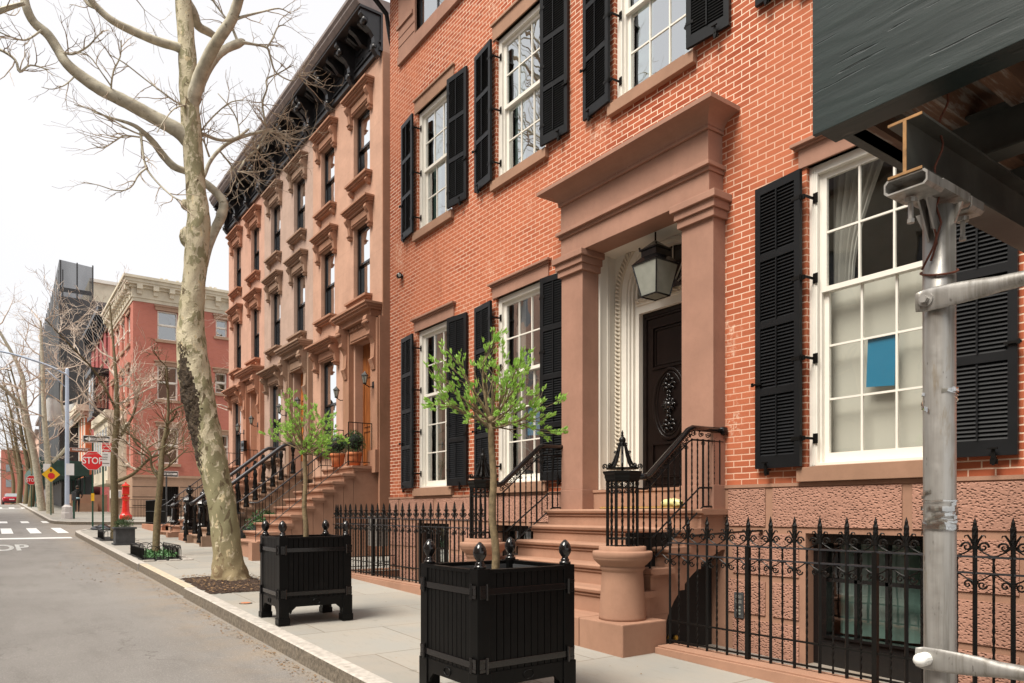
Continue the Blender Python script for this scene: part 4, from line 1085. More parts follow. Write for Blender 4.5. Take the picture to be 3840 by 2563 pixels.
# intercom
t = thing('intercom', 'dark grey intercom panel on the pitted stone behind the fence', 'intercom', (F-.035, 4.92, .38))
mb = MB(); mb.box(-.012, 0, -.06, .06, -.14, .14); Lp('plate', mb, 'dark_zinc', t, bevel=.003)
mb = MB(); mb.box(-.016, -.0125, -.04, .04, .02, .06); mb.box(-.016, -.0125, -.04, .04, .075, .11); Lp('screen', mb, 'galvanised', t)
mb = MB()
for i in range(2):
    for j in range(3): mb.box(-.017, -.0125, -.025+i*.03, -.005+i*.03, -.1+j*.035, -.08+j*.035)
Lp('buttons', mb, 'frosted', t)
# lantern
LX, LY, LZ = 6.76, 6.28, 4.0
t = thing('porch_lantern', 'large black four-sided glass lantern hanging in the porch', 'lantern', (LX, LY, LZ))
def frustum_edges(mb, w0, z0, w1, z1, r):
    c0 = [(sx*w0/2, sy*w0/2, z0) for sx, sy in ((-1,-1),(1,-1),(1,1),(-1,1))]; c1 = [(sx*w1/2, sy*w1/2, z1) for sx, sy in ((-1,-1),(1,-1),(1,1),(-1,1))]
    for i in range(4): mb.tube([c0[i], c1[i]], r, 4); mb.tube([c0[i], c0[(i+1) % 4]], r, 4); mb.tube([c1[i], c1[(i+1) % 4]], r, 4)
    return c0, c1
mb = MB(); c0, c1 = frustum_edges(mb, .25, .11, .40, .50, .012); Lp('lantern_frame', mb, 'gloss_black', t)
g = MB()
for i in range(4): g.quad(c0[i], c0[(i+1) % 4], c1[(i+1) % 4], c1[i])
g.quad(*c0); Lp('lantern_glass', g, 'frosted', t, recalc=False)
mb = MB(); P0 = [(s*.215, u*.215, .505) for s, u in ((-1,-1),(1,-1),(1,1),(-1,1))]; P1 = [(s*.13, u*.13, .60) for s, u in ((-1,-1),(1,-1),(1,1),(-1,1))]
b = mb.addv(P0+P1); mb.addf(b, [(i, (i+1) % 4, 4+(i+1) % 4, 4+i) for i in range(4)] + [(0,1,2,3)])
mb.box(-.125, .125, -.125, .125, .60, .68); mb.box(-.145, .145, -.145, .145, .68, .70)
P1 = [(s*.13, u*.13, .70) for s, u in ((-1,-1),(1,-1),(1,1),(-1,1))]; b = mb.addv(P1+[(0, 0, .82)]); mb.addf(b, [(i, (i+1) % 4, 4) for i in range(4)])
for sx in (-1, 1):
    for sy in (-1, 1): mb.ball((sx*.14, sy*.14, .715), .016, 1)
mb.tube([(0, 0, .80), (0, 0, .915)], .012, 6)
Lp('lantern_cap', mb, 'gloss_black', t)

# ================================================================== iron fences of the brick house
def picket_meshes():
    m = MB()      # tall square picket with spear head, leaves and scrolls; origin on the top-rail line
    m.tube([(0, 0, -1.0), (0, 0, .12)], .0155, 4)
    m.tube([(0, 0, .10), (0, 0, .15), (0, 0, .19), (0, 0, .23), (0, 0, .268)], [.017, .021, .019, .012, .001], 6, twist=.8)
    m.box(-.014, .014, -.022, .022, .055, .075)
    for s in (1, -1):
        m.tube([(0, s*.010, .075), (0, s*.022, .11), (0, s*.045, .145), (0, s*.062, .142), (0, s*.066, .128)], [.007, .008, .007, .005, .003], 5)
        scroll(m, (0, s*.052, .066), (0, 1, 0), .035, wire=.0080, a0=0 if s > 0 else math.pi, flip=s, turns=1.3, n=13)
        m.tube([(0, s*.012, .06), (0, s*.05, .032), (0, s*.09, .01), (0, s*.112, .006)], .0052, 4)
        scroll(m, (0, s*.044, -.19), (0, 1, 0), .031, wire=.0075, a0=0, flip=-s, turns=1.2, n=11)
        m.tube([(0, s*.010, -.168), (0, s*.05, -.15), (0, s*.09, -.122), (0, s*.112, -.118)], .005, 4)
    m.box(-.012, .012, -.020, .020, -.185, -.170)
    a = m.mesh('picket', 'iron')
    m = MB(); twisted(m, 0, 0, -.98, -.005, .0085); b = m.mesh('bar', 'iron')
    return a, b
PK, BR = picket_meshes()
def iron_fence(p0, p1, n, zt, label, name='iron_fence', zbot=None, posts=(), first=0):
    v = Vector((p1[0]-p0[0], p1[1]-p0[1], 0)); L = v.length; ang = math.atan2(v.y, v.x) - math.pi/2
    t = thing(name, label, 'fence', (p0[0], p0[1], zt), ang, 'spear topped iron fences')
    for i in range(n+1):
        y = L*i/n
        if i >= first: link('picket', PK, t, loc=(0, y, 0))
        if i < n: link('bar', BR, t, loc=(0, y + L/n/2, 0))
    for dz, r in ((0, .011), (-.11, .009), (-.765, .011), (-.955, .011)):
        mb = MB(); mb.box(-r, r, -.02, L+.02, dz-.007, dz+.007); Lp('rail', mb, 'iron_rail' if dz > -.2 else 'iron', t)
    for y in posts: mb = MB(); mb.box(-.019, .019, y-.019, y+.019, -1.06, .0); Lp('post', mb, 'iron', t)
    return t
iron_fence((5.405, 4.83), (5.405, 0.54), 19, 1.095, 'near iron fence in front of the pitted stone and basement window', posts=(.9, 2.03, 3.2))
iron_fence((5.35, 8.12), (5.35, 13.17), 22, 1.285, 'far iron fence between the planters and the leafy house front', posts=(0.02, 1.7, 3.4))
iron_fence((5.40, 13.2), (6.62, 13.2), 5, 1.285, 'short iron fence running back from the corner to the brick wall')
mb = MB(); mb.box(5.22, 5.52, -2, 4.86, -.9, .085); mb.box(5.25, 5.49, -2, 4.85, .085, .10)
o = link('fence_kerb', mb.mesh('fence_kerb', 'stoop_stone', bevel=.004)); tag(o, 'low brownstone kerb carrying the near iron fence', 'kerb wall', 'brownstone fence kerbs')
mb = MB(); mb.box(5.20, 5.50, 8.02, 13.3, -.9, .27); mb.box(5.23, 5.47, 8.03, 13.29, .27, .29)
mb.box(5.5, 6.62, 13.06, 13.3, -.9, .27)
o = link('fence_kerb', mb.mesh('fence_kerb', 'stoop_stone', bevel=.004)); tag(o, 'low brownstone kerb carrying the far iron fence beyond the stoop', 'kerb wall', 'brownstone fence kerbs')
mb = MB(); mb.quad((5.3, -2, -.7), (6.7, -2, -.7), (6.7, 13.2, -.7), (5.3, 13.2, -.7)); struct('areaway_floor', mb, 'concrete', recalc=False)
mb = MB(); mb.tube([(5.41, 4.55, 1.17), (6.1, 4.62, 1.19), (6.6, 4.65, 1.2)], .012, 6); mb.lathe([(.001, 0), (.03, 0), (.03, .02)], (6.6, 4.65, 1.19), 8)
o = link('tie_bar', mb.mesh('tie_bar', 'iron')); tag(o, 'thin iron tie bar from the near fence to the pitted stone wall', 'tie bar')
# garden hose and grey box seen through the far fence
t = thing('utility_box', 'grey metal utility box standing behind the far iron fence', 'utility box', (6.9, 14.6, .30))
mb = MB(); mb.box(-.14, .14, -.22, .22, .35, .98); Lp('cabinet', mb, 'galvanised', t, bevel=.01)
mb = MB(); mb.box(-.15, .15, -.23, .23, .98, 1.01); Lp('lid', mb, 'galvanised', t)
mb = MB()
for a in (-.1, .1): mb.box(a-.015, a+.015, -.05, -.02, 0, .35)
Lp('legs', mb, 'dark_zinc', t)

# ================================================================== planter boxes
def make_planter(loc, rz, label):
    WX, WY, H = .86, .80, 1.0
    t = thing('planter_box', label, 'planter', loc, rz, 'black panelled planter boxes with acorn finials')
    hx, hy = WX/2, WY/2
    # posts taper outward at the foot
    for sx in (-1, 1):
        for sy in (-1, 1):
            mb = MB(); cx, cy = sx*(hx-.055), sy*(hy-.055)
            mb.box(cx-.05, cx+.05, cy-.05, cy+.05, .20, H)
            mb.box(cx-.058, cx+.058, cy-.058, cy+.058, .075, .30); mb.box(cx-.066, cx+.066, cy-.066, cy+.066, .0, .078)
            p = Lp('corner_post', mb, 'black_paint', t, bevel=.004)
            mb = MB(); mb.smooth = True
            mb.lathe([(.001, H), (.042, H), (.042, H+.018), (.030, H+.022), (.034, H+.032), (.026, H+.042), (.022, H+.052), (.030, H+.062), (.043, H+.085), (.047, H+.105), (.045, H+.125), (.036, H+.148), (.022, H+.166), (.010, H+.178), (.001, H+.182)], (cx, cy, 0), 20)
            Lp('finial', mb, 'gloss_black', p, recalc=True)
    def side(axis, s, half, dist):
        mb = MB(); n = 11 if axis == 'x' else 10; a0, a1 = -half+.105, half-.105; w = (a1-a0)/n
        for i in range(n):
            b0, b1 = a0+i*w+.003, a0+(i+1)*w-.003
            if axis == 'x': mb.box(b0, b1, s*(dist-.03), s*(dist-.012), .26, H-.03)
            else: mb.box(s*(dist-.03), s*(dist-.012), b0, b1, .26, H-.03)
        def bx(a, b, d0, d1, z0, z1):
            if axis == 'x': mb.box(a, b, s*d0, s*d1, z0, z1)
            else: mb.box(s*d0, s*d1, a, b, z0, z1)
        bx(a0, a1, dist-.045, dist-.031, .24, H-.02)
        bx(a0, a1, dist-.06, dist-.004, H-.03, H-.006)
        p = Lp('panel', mb, 'black_paint', t, bevel=.002)
        mb = MB()
        # bottom apron with arched cut-out
        poly = [(a0, .30), (a0, .20), (a0+.02, .125), (a0+.03, .125), (a0+.045, .16), (a0+.075, .185), (a0+.09, .20)]
        poly += [(-q[0], q[1]) for q in reversed(poly[1:])] + [(-a0, .30)]
        if axis == 'x': mb.prism(poly, 'y', s*(dist-.028), s*(dist-.006))
        else: mb.prism(poly, 'x', s*(dist-.028), s*(dist-.006))
        Lp('apron', mb, 'black_paint', t, bevel=.002)
        mb = MB()
        for i in range(20):
            a, b = 2*math.pi*i/20, 2*math.pi*(i+1)/20
            pts = [(.045*math.cos(q), .25+.03*math.sin(q)) for q in (a, b)]
            P = [(x, s*(dist-.003), z) if axis == 'x' else (s*(dist-.003), x, z) for x, z in pts]; mb.tube(P, .004, 4)
        Lp('oval_badge', mb, 'black_paint', t)
        # straps with hinged corner clasps
        for z in (.35, .845):
            mb = MB()
            def bx(a, b, d0, d1, z0, z1):
                if axis == 'x': mb.box(a, b, s*d0, s*d1, z0, z1)
                else: mb.box(s*d0, s*d1, a, b, z0, z1)
            bx(-half+.07, half-.07, dist-.012, dist-.002, z-.022, z+.022)
            for e in (-1, 1):
                c = e*(half-.045)
                bx(c-.028, c+.028, dist-.003, dist+.006, z+.022, z+.045); bx(c-.028, c+.028, dist-.003, dist+.006, z-.045, z-.022); bx(c-.028, c+.028, dist-.003, dist+.004, z-.022, z+.022)
                q = c - e*.028
                P = ((q, s*(dist+.006), z-.055), (q, s*(dist+.006), z+.055)) if axis == 'x' else ((s*(dist+.006), q, z-.055), (s*(dist+.006), q, z+.055))
                mb.tube(P, .011, 8)
            Lp('strap', mb, 'gloss_black', t, bevel=.0015)
    side('x', -1, hx, hy); side('x', 1, hx, hy); side('y', -1, hy, hx); side('y', 1, hy, hx)
    mb = MB(); ax, ay = hx-.055, hy-.055
    for s in (-1, 1):
        mb.box(-ax, ax, s*ay-.012, s*ay+.012, H-.14, H-.035); mb.box(s*ax-.012, s*ax+.012, -ay, ay, H-.14, H-.035)
    Lp('liner', mb, 'dark_zinc', t)
    mb = MB(); mb.box(-ax+.02, ax-.02, -ay+.02, ay-.02, .3, H-.13)
    rnd = random.Random(6)
    for i in range(900):
        x, y = rnd.uniform(-ax+.03, ax-.03), rnd.uniform(-ay+.03, ay-.03); flake(mb, x, y, H-.13 + rnd.uniform(0, .02), rnd.uniform(.008, .02), rnd)
    Lp('soil', mb, 'soil', t, recalc=False)
    return t
pl1 = make_planter((3.05, 4.42, grade(4.4)), 0, 'nearest black wooden planter box with acorn finials, in front of the stoop')
pl2 = dup(pl1, (3.05, 8.46, grade(8.4)), R(-1.5), 'second black planter box with acorn finials, beside the sycamore trunk')

# ------------------------------------------------ plants
def grow(mb, p, d, r, L, lvl, rnd, tips, spread=.6, up=.15, kids=3, seg=5, wob=.18, shrink=.62, minr=.002, sides=5, zbias=0):
    pts = [Vector(p)]; d = Vector(d).normalized(); rr = [r]
    for i in range(seg):
        d = (d + Vector((rnd.gauss(0, wob), rnd.gauss(0, wob), rnd.gauss(0, wob) + up*.25))).normalized()
        pts.append(pts[-1] + d*(L/seg)); rr.append(max(minr, r*(1 - .6*(i+1)/seg)))
    mb.tube(pts, rr, sides if lvl > 1 else (4 if lvl == 1 else 3), cap=False)
    if lvl == 0: tips.append((pts[-1], d)); tips.append((pts[-2], d)); return
    for k in range(kids):
        i = rnd.randint(max(1, seg//2 - 1), seg); q = pts[i]; dd = (pts[i] - pts[i-1]).normalized()
        side = Vector((rnd.gauss(0, 1), rnd.gauss(0, 1), rnd.gauss(0, .8) + zbias)); side = (side - dd*side.dot(dd)).normalized()
        nd = (dd + side*spread*rnd.uniform(.6, 1.5)).normalized()
        grow(mb, q, nd, max(minr, rr[i]*.75), L*shrink*rnd.uniform(.75, 1.2), lvl-1, rnd, tips, spread, up, kids, seg, wob, shrink, minr, sides, zbias)
    tips.append((pts[-1], d))
def leaf(mb, p, d, L, w, rnd):
    d = Vector(d).normalized(); s = d.cross(Vector((rnd.gauss(0, 1), rnd.gauss(0, 1), rnd.gauss(0, 1)))).normalized(); n = d.cross(s)
    p = Vector(p); m = p + d*L*.5; 
    b = mb.addv([p, m + s*w, p + d*L, m - s*w, m - n*w*.35])
    mb.addf(b, [(0, 1, 4), (1, 2, 4), (2, 3, 4), (3, 0, 4)])
def standard_tree(loc, label, zt, zc, rad, seed, lean=(0, 0)):
    t = thing('leafy_tree', label, 'young tree', loc, 0, 'young trees standing in the black planter boxes')
    rnd = random.Random(seed); mb = MB(); mb.smooth = True
    n = 12; pts = [Vector((lean[0]*(i/n) + .008*math.sin(i*.9), lean[1]*(i/n) + .008*math.cos(i*1.3), zt*i/n)) for i in range(n+1)]
    mb.tube(pts, [(.032 - .009*i/n)*(1.12 if i == 0 else 1) for i in range(n+1)], 10)
    mb.ball(pts[-1], .032, 2)
    Lp('trunk', mb, 'sapling_bark', t, recalc=False)
    br = MB(); tips = []
    for k in range(19):
        a = 2.4*k + rnd.uniform(-.2, .2); el = (.0, .35, .7, 1.0, 1.3)[k % 5] + rnd.uniform(-.12, .12)
        d = (math.cos(a)*math.cos(el), math.sin(a)*math.cos(el), math.sin(el))
        L = rad*(.76 + .22*math.sin(el))
        grow(br, pts[-1] - Vector((0, 0, rnd.uniform(0, .07))), d, .0095, L, 2, rnd, tips, .46, .22, 4, 5, .10, .52, .0016)
    Lp('branches', br, 'sapling_bark', t, recalc=False)
    lf = MB(); c = pts[-1] + Vector((0, 0, zc))
    for p, d in tips:
        if (p - c).length < rad*.42 and rnd.random() < .75: continue
        k = rnd.randint(4, 6)
        for i in range(k):
            q = Vector((rnd.gauss(0, 1), rnd.gauss(0, 1), rnd.gauss(0, 1))).normalized()
            leaf(lf, p - d*.02 + q*.008, d*1.5 + q*.65 + Vector((0, 0, .35)), rnd.uniform(.018, .055)*(.75+.25*rnd.random()), rnd.uniform(.005, .011), rnd)
    Lp('leaves', lf, 'spring_leaf', t, recalc=False); return t
standard_tree((3.04, 4.42, grade(4.4)+.86), 'leafy young tree with a thin stem growing in the nearest black planter box', 1.21, .32, .455, 21, (-.02, .03))
standard_tree((3.05, 8.46, grade(8.4)+.86), 'leafy young tree growing in the second planter box, before the brownstone steps', 1.16, .32, .45, 33, (.0, .02))

# ================================================================== the big sycamore and its limbs
SN, CS = math.sin(R(TH)), math.cos(R(TH))
def at(xd, yd, dep):
    """world point seen at photo position (xd, yd) in a 2349 wide copy, dep metres out; used only to trace limb shapes"""
    x, y = xd*1.63474, yd*1.63474; u = (x-1920)/2700; v = (1920-y)/2700
    return Vector(((SN+u*CS)*dep, (CS-u*SN)*dep, CH+v*dep))
def smooth_path(pts, rad, n=5):
    out, ro = [], []
    P = [Vector(p) for p in pts]
    for i in range(len(P)-1):
        p0, p1, p2, p3 = P[max(0, i-1)], P[i], P[i+1], P[min(len(P)-1, i+2)]
        for k in range(n):
            t_ = k/n
            out.append(0.5*((2*p1) + (-p0+p2)*t_ + (2*p0-5*p1+4*p2-p3)*t_*t_ + (-p0+3*p1-3*p2+p3)*t_**3)); ro.append(rad[i] + (rad[i+1]-rad[i])*t_)
    return out + [P[-1]], ro + [rad[-1]]
def limb(mb, seq, sides=10, n=5, rnd=None, jit=0.0):
    """seq: (xd, yd, depth, width in photo px)"""
    pts = [at(a, b, c) for a, b, c, w in seq]; rad = [w*c/1651/2 for a, b, c, w in seq]
    p, r = smooth_path(pts, rad, n)
    if rnd: r = [x*(1+rnd.uniform(-jit, jit)) for x in r]
    mb.tube(p, r, sides, cap=True); return p, r
def rough_trunk(mb, path, rad, sides, rnd, amp):
    """trunk with an uneven surface"""
    pts = path; n = len(pts); rings = []
    for i, p in enumerate(pts):
        for k in range(sides):
            a = 2*math.pi*k/sides
            rr = rad[i]*(1 + amp*math.sin(a*2+i*.35) + amp*.8*math.sin(a*5 - i*.5) + rnd.uniform(-amp, amp)*.35)
            h = max(0.0, 1 - (p.z - pts[0].z)/.75); rr *= 1 + .42*h*h*(1 + .5*math.sin(a*4+.6) + .25*math.sin(a*7+1))
            dk = decay(p.z, a)
            if dk > 0: rr *= 1 - .10*dk + rnd.uniform(-.09, .10)*min(1, dk*2)
            rings.append((p.x + rr*math.cos(a), p.y + rr*math.sin(a), p.z))
    b = mb.addv(rings)
    for i in range(n-1):
        for k in range(sides):
            mb.m = 1 if decay(pts[i].z, 2*math.pi*(k+.5)/sides) > .28 + rnd.uniform(-.25, .25) else 0
            mb.addf(b, [(i*sides+k, i*sides+(k+1) % sides, (i+1)*sides+(k+1) % sides, (i+1)*sides+k)])
    mb.m = 0
def decay(z, a):
    """how far the bark has rotted away at height z and angle a (a long wound on the street side)"""
    ctr = math.pi*1.12 + .25*math.sin(z*2.1); d = abs((a - ctr + math.pi) % (2*math.pi) - math.pi)
    v = max(0, 1 - abs(z - 3.05)/1.15)
    return max(0.0, min(1.0, (1 - d/(.35+.75*v))*v*2.2))
D0 = 11.95
syc = thing('sycamore_tree', 'big bare sycamore with mottled leaning trunk standing at the kerb', 'tree', (3.25, 12.4, grade(12.4)))
rnd = random.Random(12); mb = MB(); mb.smooth = True
tr = [(530, 1350, D0, 74), (528, 1326, D0, 68), (524, 1290, D0, 64), (517, 1220, D0, 62), (508, 1150, D0, 62), (496, 1100, D0, 63), (480, 1030, D0, 68), (466, 970, D0, 70), (456, 920, D0, 72), (448, 870, D0, 72), (441, 810, D0, 66), (438, 750, D0, 58), (441, 690, D0, 52), (448, 620, D0, 49), (452, 560, D0, 52), (456, 500, D0, 50), (451, 450, D0, 44), (446, 390, D0, 42), (440, 310, D0, 44), (436, 250, D0, 41), (432, 190, D0, 40), (430, 130, D0, 38), (425, 60, D0, 36), (418, -20, D0, 33), (412, -120, D0, 30), (405, -260, D0+.3, 24), (400, -420, D0+.3, 16)]
pts = [at(a, b, c) for a, b, c, w in tr]; rad = [w*c/1651/2 for a, b, c, w in tr]
p, r = smooth_path(pts, rad, 14); rough_trunk(mb, p, r, 64, rnd, .022)
mb.ball(at(430, 545, D0), .13, 2, 1.4); mb.ball(at(424, 470, D0), .07, 2, 1.3)
W('trunk', mb, ['sycamore_bark', 'decayed_wood'], syc, recalc=False)
lb = MB(); lb.smooth = True; tw = MB(); tips = []
LIMBS = [
 [(432, 318, D0, 44), (405, 298, D0-.1, 33), (350, 268, D0-.2, 30), (290, 235, D0-.4, 29), (230, 205, D0-.5, 28), (182, 172, D0-.6, 26), (152, 145, D0-.7, 23), (135, 118, D0-.7, 22), (110, 80, D0-.8, 21), (78, 52, D0-.9, 20), (60, 15, D0-1.0, 19), (50, -40, D0-1.0, 17), (30, -110, D0-1.2, 14)],
 [(428, 120, D0, 30), (405, 108, D0-.1, 20), (360, 95, D0-.3, 19), (305, 72, D0-.5, 18), (258, 48, D0-.7, 16), (225, 20, D0-.8, 15), (205, -5, D0-.9, 14), (170, -60, D0-1.0, 11)],
 [(438, 300, D0, 14), (440, 255, D0-.02, 22), (446, 215, D0-.10, 29), (460, 170, D0-.2, 28), (485, 118, D0-.4, 26), (505, 85, D0-.6, 25), (530, 48, D0-.7, 24), (545, 8, D0-.8, 22), (562, -50, D0-1.0, 19)],
 [(442, 262, D0+.02, 20), (450, 215, D0+.08, 26), (470, 165, D0+.2, 25), (495, 130, D0+.3, 21), (520, 112, D0+.4, 18), (545, 101, D0+.5, 19), (556, 96, D0+.55, 14), (560, 94, D0+.6, 5)],
 [(470, 610, D0+.2, 14), (478, 570, D0+.3, 17), (492, 530, D0+.4, 20), (506, 500, D0+.4, 22), (513, 470, D0+.4, 20), (503, 450, D0+.4, 19), (480, 428, D0+.4, 18), (455, 410, D0+.45, 16), (430, 395, D0+.4, 15), (400, 383, D0+.3, 17), (375, 358, D0+.2, 17), (350, 325, D0, 14), (322, 298, D0-.2, 10), (300, 285, D0-.3, 8), (262, 273, D0-.4, 5), (215, 258, D0-.5, 3)],
 [(455, 420, D0+.3, 8), (468, 405, D0+.4, 8), (480, 375, D0+.5, 8), (500, 348, D0+.7, 8), (530, 325, D0+.9, 8), (570, 310, D0+1.2, 7), (612, 300, D0+1.5, 6)],
 [(440, 300, D0, 10), (470, 310, D0+.3, 8), (505, 322, D0+.6, 7), (540, 318, D0+.9, 6), (570, 297, D0+1.2, 5)],
 [(430, 5, D0+.1, 20), (445, 30, D0+.2, 18), (455, 60, D0+.4, 20), (480, 75, D0+.6, 17), (510, 95, D0+.8, 13)],
]
for L in LIMBS: limb(lb, L, 12, 5, rnd, .03)
# thin grey twigs traced for their direction, then forked at random
THIN = [
 [(555, 98, D0+.5, 9), (580, 102, D0+.6, 6), (612, 110, D0+.7, 5), (620, 130, D0+.8, 5), (632, 165, D0+.9, 4), (665, 185, D0+1.0, 3), (680, 180, D0+1.1, 2)],
 [(612, 110, D0+.7, 4), (625, 90, D0+.7, 4), (638, 62, D0+.8, 3), (655, 58, D0+.8, 2)],
 [(612, 300, D0+1.5, 5), (606, 270, D0+1.4, 5), (602, 235, D0+1.4, 5), (612, 205, D0+1.3, 4), (612, 182, D0+1.3, 4), (640, 168, D0+1.3, 3), (672, 150, D0+1.3, 2)],
 [(530, 48, D0-.7, 9), (560, 38, D0-.7, 6), (600, 28, D0-.6, 4), (640, 20, D0-.5, 3), (668, 32, D0-.4, 2)],
 [(545, 95, D0+.5, 7), (535, 70, D0+.5, 6), (528, 55, D0+.4, 5), (505, 25, D0+.4, 4), (480, -10, D0+.3, 4)],
 [(322, 298, D0-.2, 7), (325, 330, D0-.3, 6), (330, 365, D0-.4, 5), (338, 390, D0-.5, 5), (362, 420, D0-.6, 4), (395, 450, D0-.7, 4), (418, 462, D0-.7, 3)],
 [(338, 385, D0-.5, 4), (318, 402, D0-.6, 4), (300, 430, D0-.7, 3), (270, 438, D0-.8, 3), (225, 425, D0-.9, 2), (190, 418, D0-1, 1.6)],
 [(330, 312, D0-.3, 4), (300, 300, D0-.5, 4), (265, 280, D0-.6, 3), (225, 258, D0-.8, 3), (170, 240, D0-1, 2)],
 [(320, 315, D0-.3, 4), (285, 312, D0-.5, 4), (262, 325, D0-.6, 3), (235, 340, D0-.7, 3), (210, 330, D0-.8, 2)],
 [(255, 218, D0-.4, 5), (256, 190, D0-.6, 4), (262, 160, D0-.7, 4), (276, 130, D0-.8, 3), (278, 92, D0-.9, 3)],
 [(256, 200, D0-.5, 4), (235, 170, D0-.7, 3), (205, 130, D0-.8, 3), (170, 118, D0-.9, 2)],
 [(440, 250, D0, 6), (405, 235, D0-.3, 4), (370, 210, D0-.5, 4), (330, 180, D0-.6, 3), (285, 145, D0-.8, 3), (250, 125, D0-.9, 2)],
 [(432, 240, D0-.1, 4), (400, 250, D0-.4, 3), (375, 280, D0-.6, 3), (360, 305, D0-.7, 2)],
 [(135, 118, D0-.7, 6), (165, 125, D0-.8, 5), (200, 108, D0-.9, 4), (222, 85, D0-1, 3), (238, 70, D0-1, 2)],
 [(95, 70, D0-.9, 5), (60, 92, D0-1.1, 4), (25, 85, D0-1.3, 3), (-10, 70, D0-1.4, 3)],
 [(-40, 110, D0-1.2, 9), (0, 115, D0-1.2, 7), (35, 138, D0-1.2, 6), (45, 165, D0-1.2, 6), (70, 150, D0-1.1, 4), (110, 160, D0-1.1, 3)],
 [(-60, 40, D0-1.5, 16), (-10, 28, D0-1.5, 14), (20, 18, D0-1.5, 12), (55, 8, D0-1.5, 8)],
 [(225, 20, D0-.8, 8), (200, 8, D0-.8, 8), (178, -30, D0-.8, 6)],
 [(430, 395, D0+.2, 6), (445, 350, D0+.2, 5), (458, 320, D0+.1, 4), (448, 240, D0, 3)],
 [(480, 360, D0+.5, 5), (470, 330, D0+.3, 4), (462, 300, D0+.2, 4), (520, 240, D0+.2, 3), (560, 230, D0+.2, 2)],
 [(550, 315, D0+1.2, 4), (545, 280, D0+1.2, 3), (530, 250, D0+1.1, 3), (500, 215, D0+1.1, 2)],
 [(505, 348, D0+.8, 4), (530, 380, D0+1, 4), (545, 410, D0+1.1, 3), (560, 430, D0+1.2, 2)],
 [(175, 172, D0-.6, 4), (150, 195, D0-.8, 3), (120, 205, D0-1, 2), (95, 200, D0-1.1, 1.5)],
]
th = MB(); rn = random.Random(77)
for L in THIN:
    p, r = limb(th, L, 5, 4)
    for i in range(2, len(p)-1):
        if rn.random() < .5:
            dd = (p[i+1]-p[i]).normalized(); s = Vector((rn.gauss(0, 1), rn.gauss(0, 1), rn.gauss(0, 1))); s = (s - dd*s.dot(dd)).normalized()
            grow(tw, p[i], dd + s*rn.uniform(.5, 1.2), min(.010, r[i]*.7), rn.uniform(.25, .6), 1, rn, tips, .6, .1, 3, 5, .2, .6, .0022)
# dense pale twig sprays by the cornice
for (x, y, d, n_) in [(612, 300, D0+1.5, 8), (600, 235, D0+1.4, 2), (640, 305, D0+1.7, 6), (685, 175, D0+1.2, 5), (590, 345, D0+1.4, 6), (560, 370, D0+1.3, 6), (655, 320, D0+1.9, 4), (545, 395, D0+1.2, 4)]:
    c = at(x, y, d)
    for k in range(n_):
        a = rn.uniform(0, 6.28); dr = Vector((math.cos(a), math.sin(a)*.9-.2, rn.uniform(-.7, .5)))
        if x > 600: dr.x += .5
        grow(tw, c, dr, .011, rn.uniform(.4, .75), 2, rn, tips, .7, .15, 3, 5, .22, .6, .0028)
for a_, b_ in (((612, 300, D0+1.5, 6), (590, 345, D0+1.4, 4)), ((590, 345, D0+1.4, 5), (560, 370, D0+1.3, 4)), ((560, 370, D0+1.3, 5), (545, 395, D0+1.2, 4)), ((612, 300, D0+1.5, 6), (655, 320, D0+1.9, 4))): limb(th, [a_, ((a_[0]+b_[0])/2+4, (a_[1]+b_[1])/2-6, (a_[2]+b_[2])/2, 5), b_], 5, 4)
# the crown above the picture's top edge, mirrored in the upper panes
rc = random.Random(31)
for (xd, yd) in ((412, -120), (408, -200), (405, -260), (402, -340), (400, -420), (562, -50), (562, -50), (170, -60), (30, -110)):
    q = at(xd, yd, D0)
    for k in range(3):
        a = rc.uniform(0, 6.28); grow(th, q, (math.cos(a), math.sin(a), rc.uniform(.5, 1.2)), .055, rc.uniform(1.8, 2.6), 3, rc, tips, .6, .3, 3, 5, .15, .62, .004)
W('limbs', lb, 'limb_bark', syc, recalc=False); W('branches', th, 'limb_bark', syc, recalc=False); W('twigs', tw, 'twig_light', syc, recalc=False)

# ================================================================== brownstone row
XB = 7.67
def hood(mb, X, c, hw, zt, zo, proj=.26, ow=.5):
    """moulded hood on two scrolled corbels over an opening whose head is at zo"""
    for dz0, dz1, pr, e in ((-.045, 0, 1, 0), (-.09, -.045, .82, .03), (-.13, -.09, .66, .05), (-.20, -.13, .45, .09)):
        mb.box(X-proj*pr, X+.02, c-hw+e, c+hw-e, zt+dz0, zt+dz1)
    mb.box(X-.05, X+.02, c-ow-.06, c+ow+.06, zo, zt-.20); mb.box(X-.075, X-.05, c-ow, c+ow, zo+.04, zt-.24)
    for s in (-1, 1):
        y = c + s*(hw-.17); w = .065
        mb.prism([(X, zt-.20), (X-proj*.72, zt-.20), (X-proj*.78, zt-.27), (X-proj*.62, zt-.34), (X-proj*.42, zt-.40), (X-proj*.36, zt-.52), (X-proj*.30, zt-.60), (X-proj*.42, zt-.64), (X-proj*.36, zt-.72), (X, zt-.74)], 'y', y-w, y+w)
        mb.box(X-proj*.5, X, y-w-.015, y+w+.015, zt-.655, zt-.63)
def sill2(mb, X, c, hw, zt):
    mb.box(X-.20, X+.02, c-hw, c+hw, zt-.055, zt); mb.box(X-.15, X+.02, c-hw+.03, c+hw-.03, zt-.11, zt-.055); mb.box(X-.10, X+.02, c-hw+.06, c+hw-.06, zt-.15, zt-.11)
    for s in (-1, 1):
        y = c + s*(hw-.14); mb.prism([(X, zt-.15), (X-.13, zt-.15), (X-.14, zt-.20), (X-.07, zt-.28), (X, zt-.30)], 'y', y-.055, y+.055)
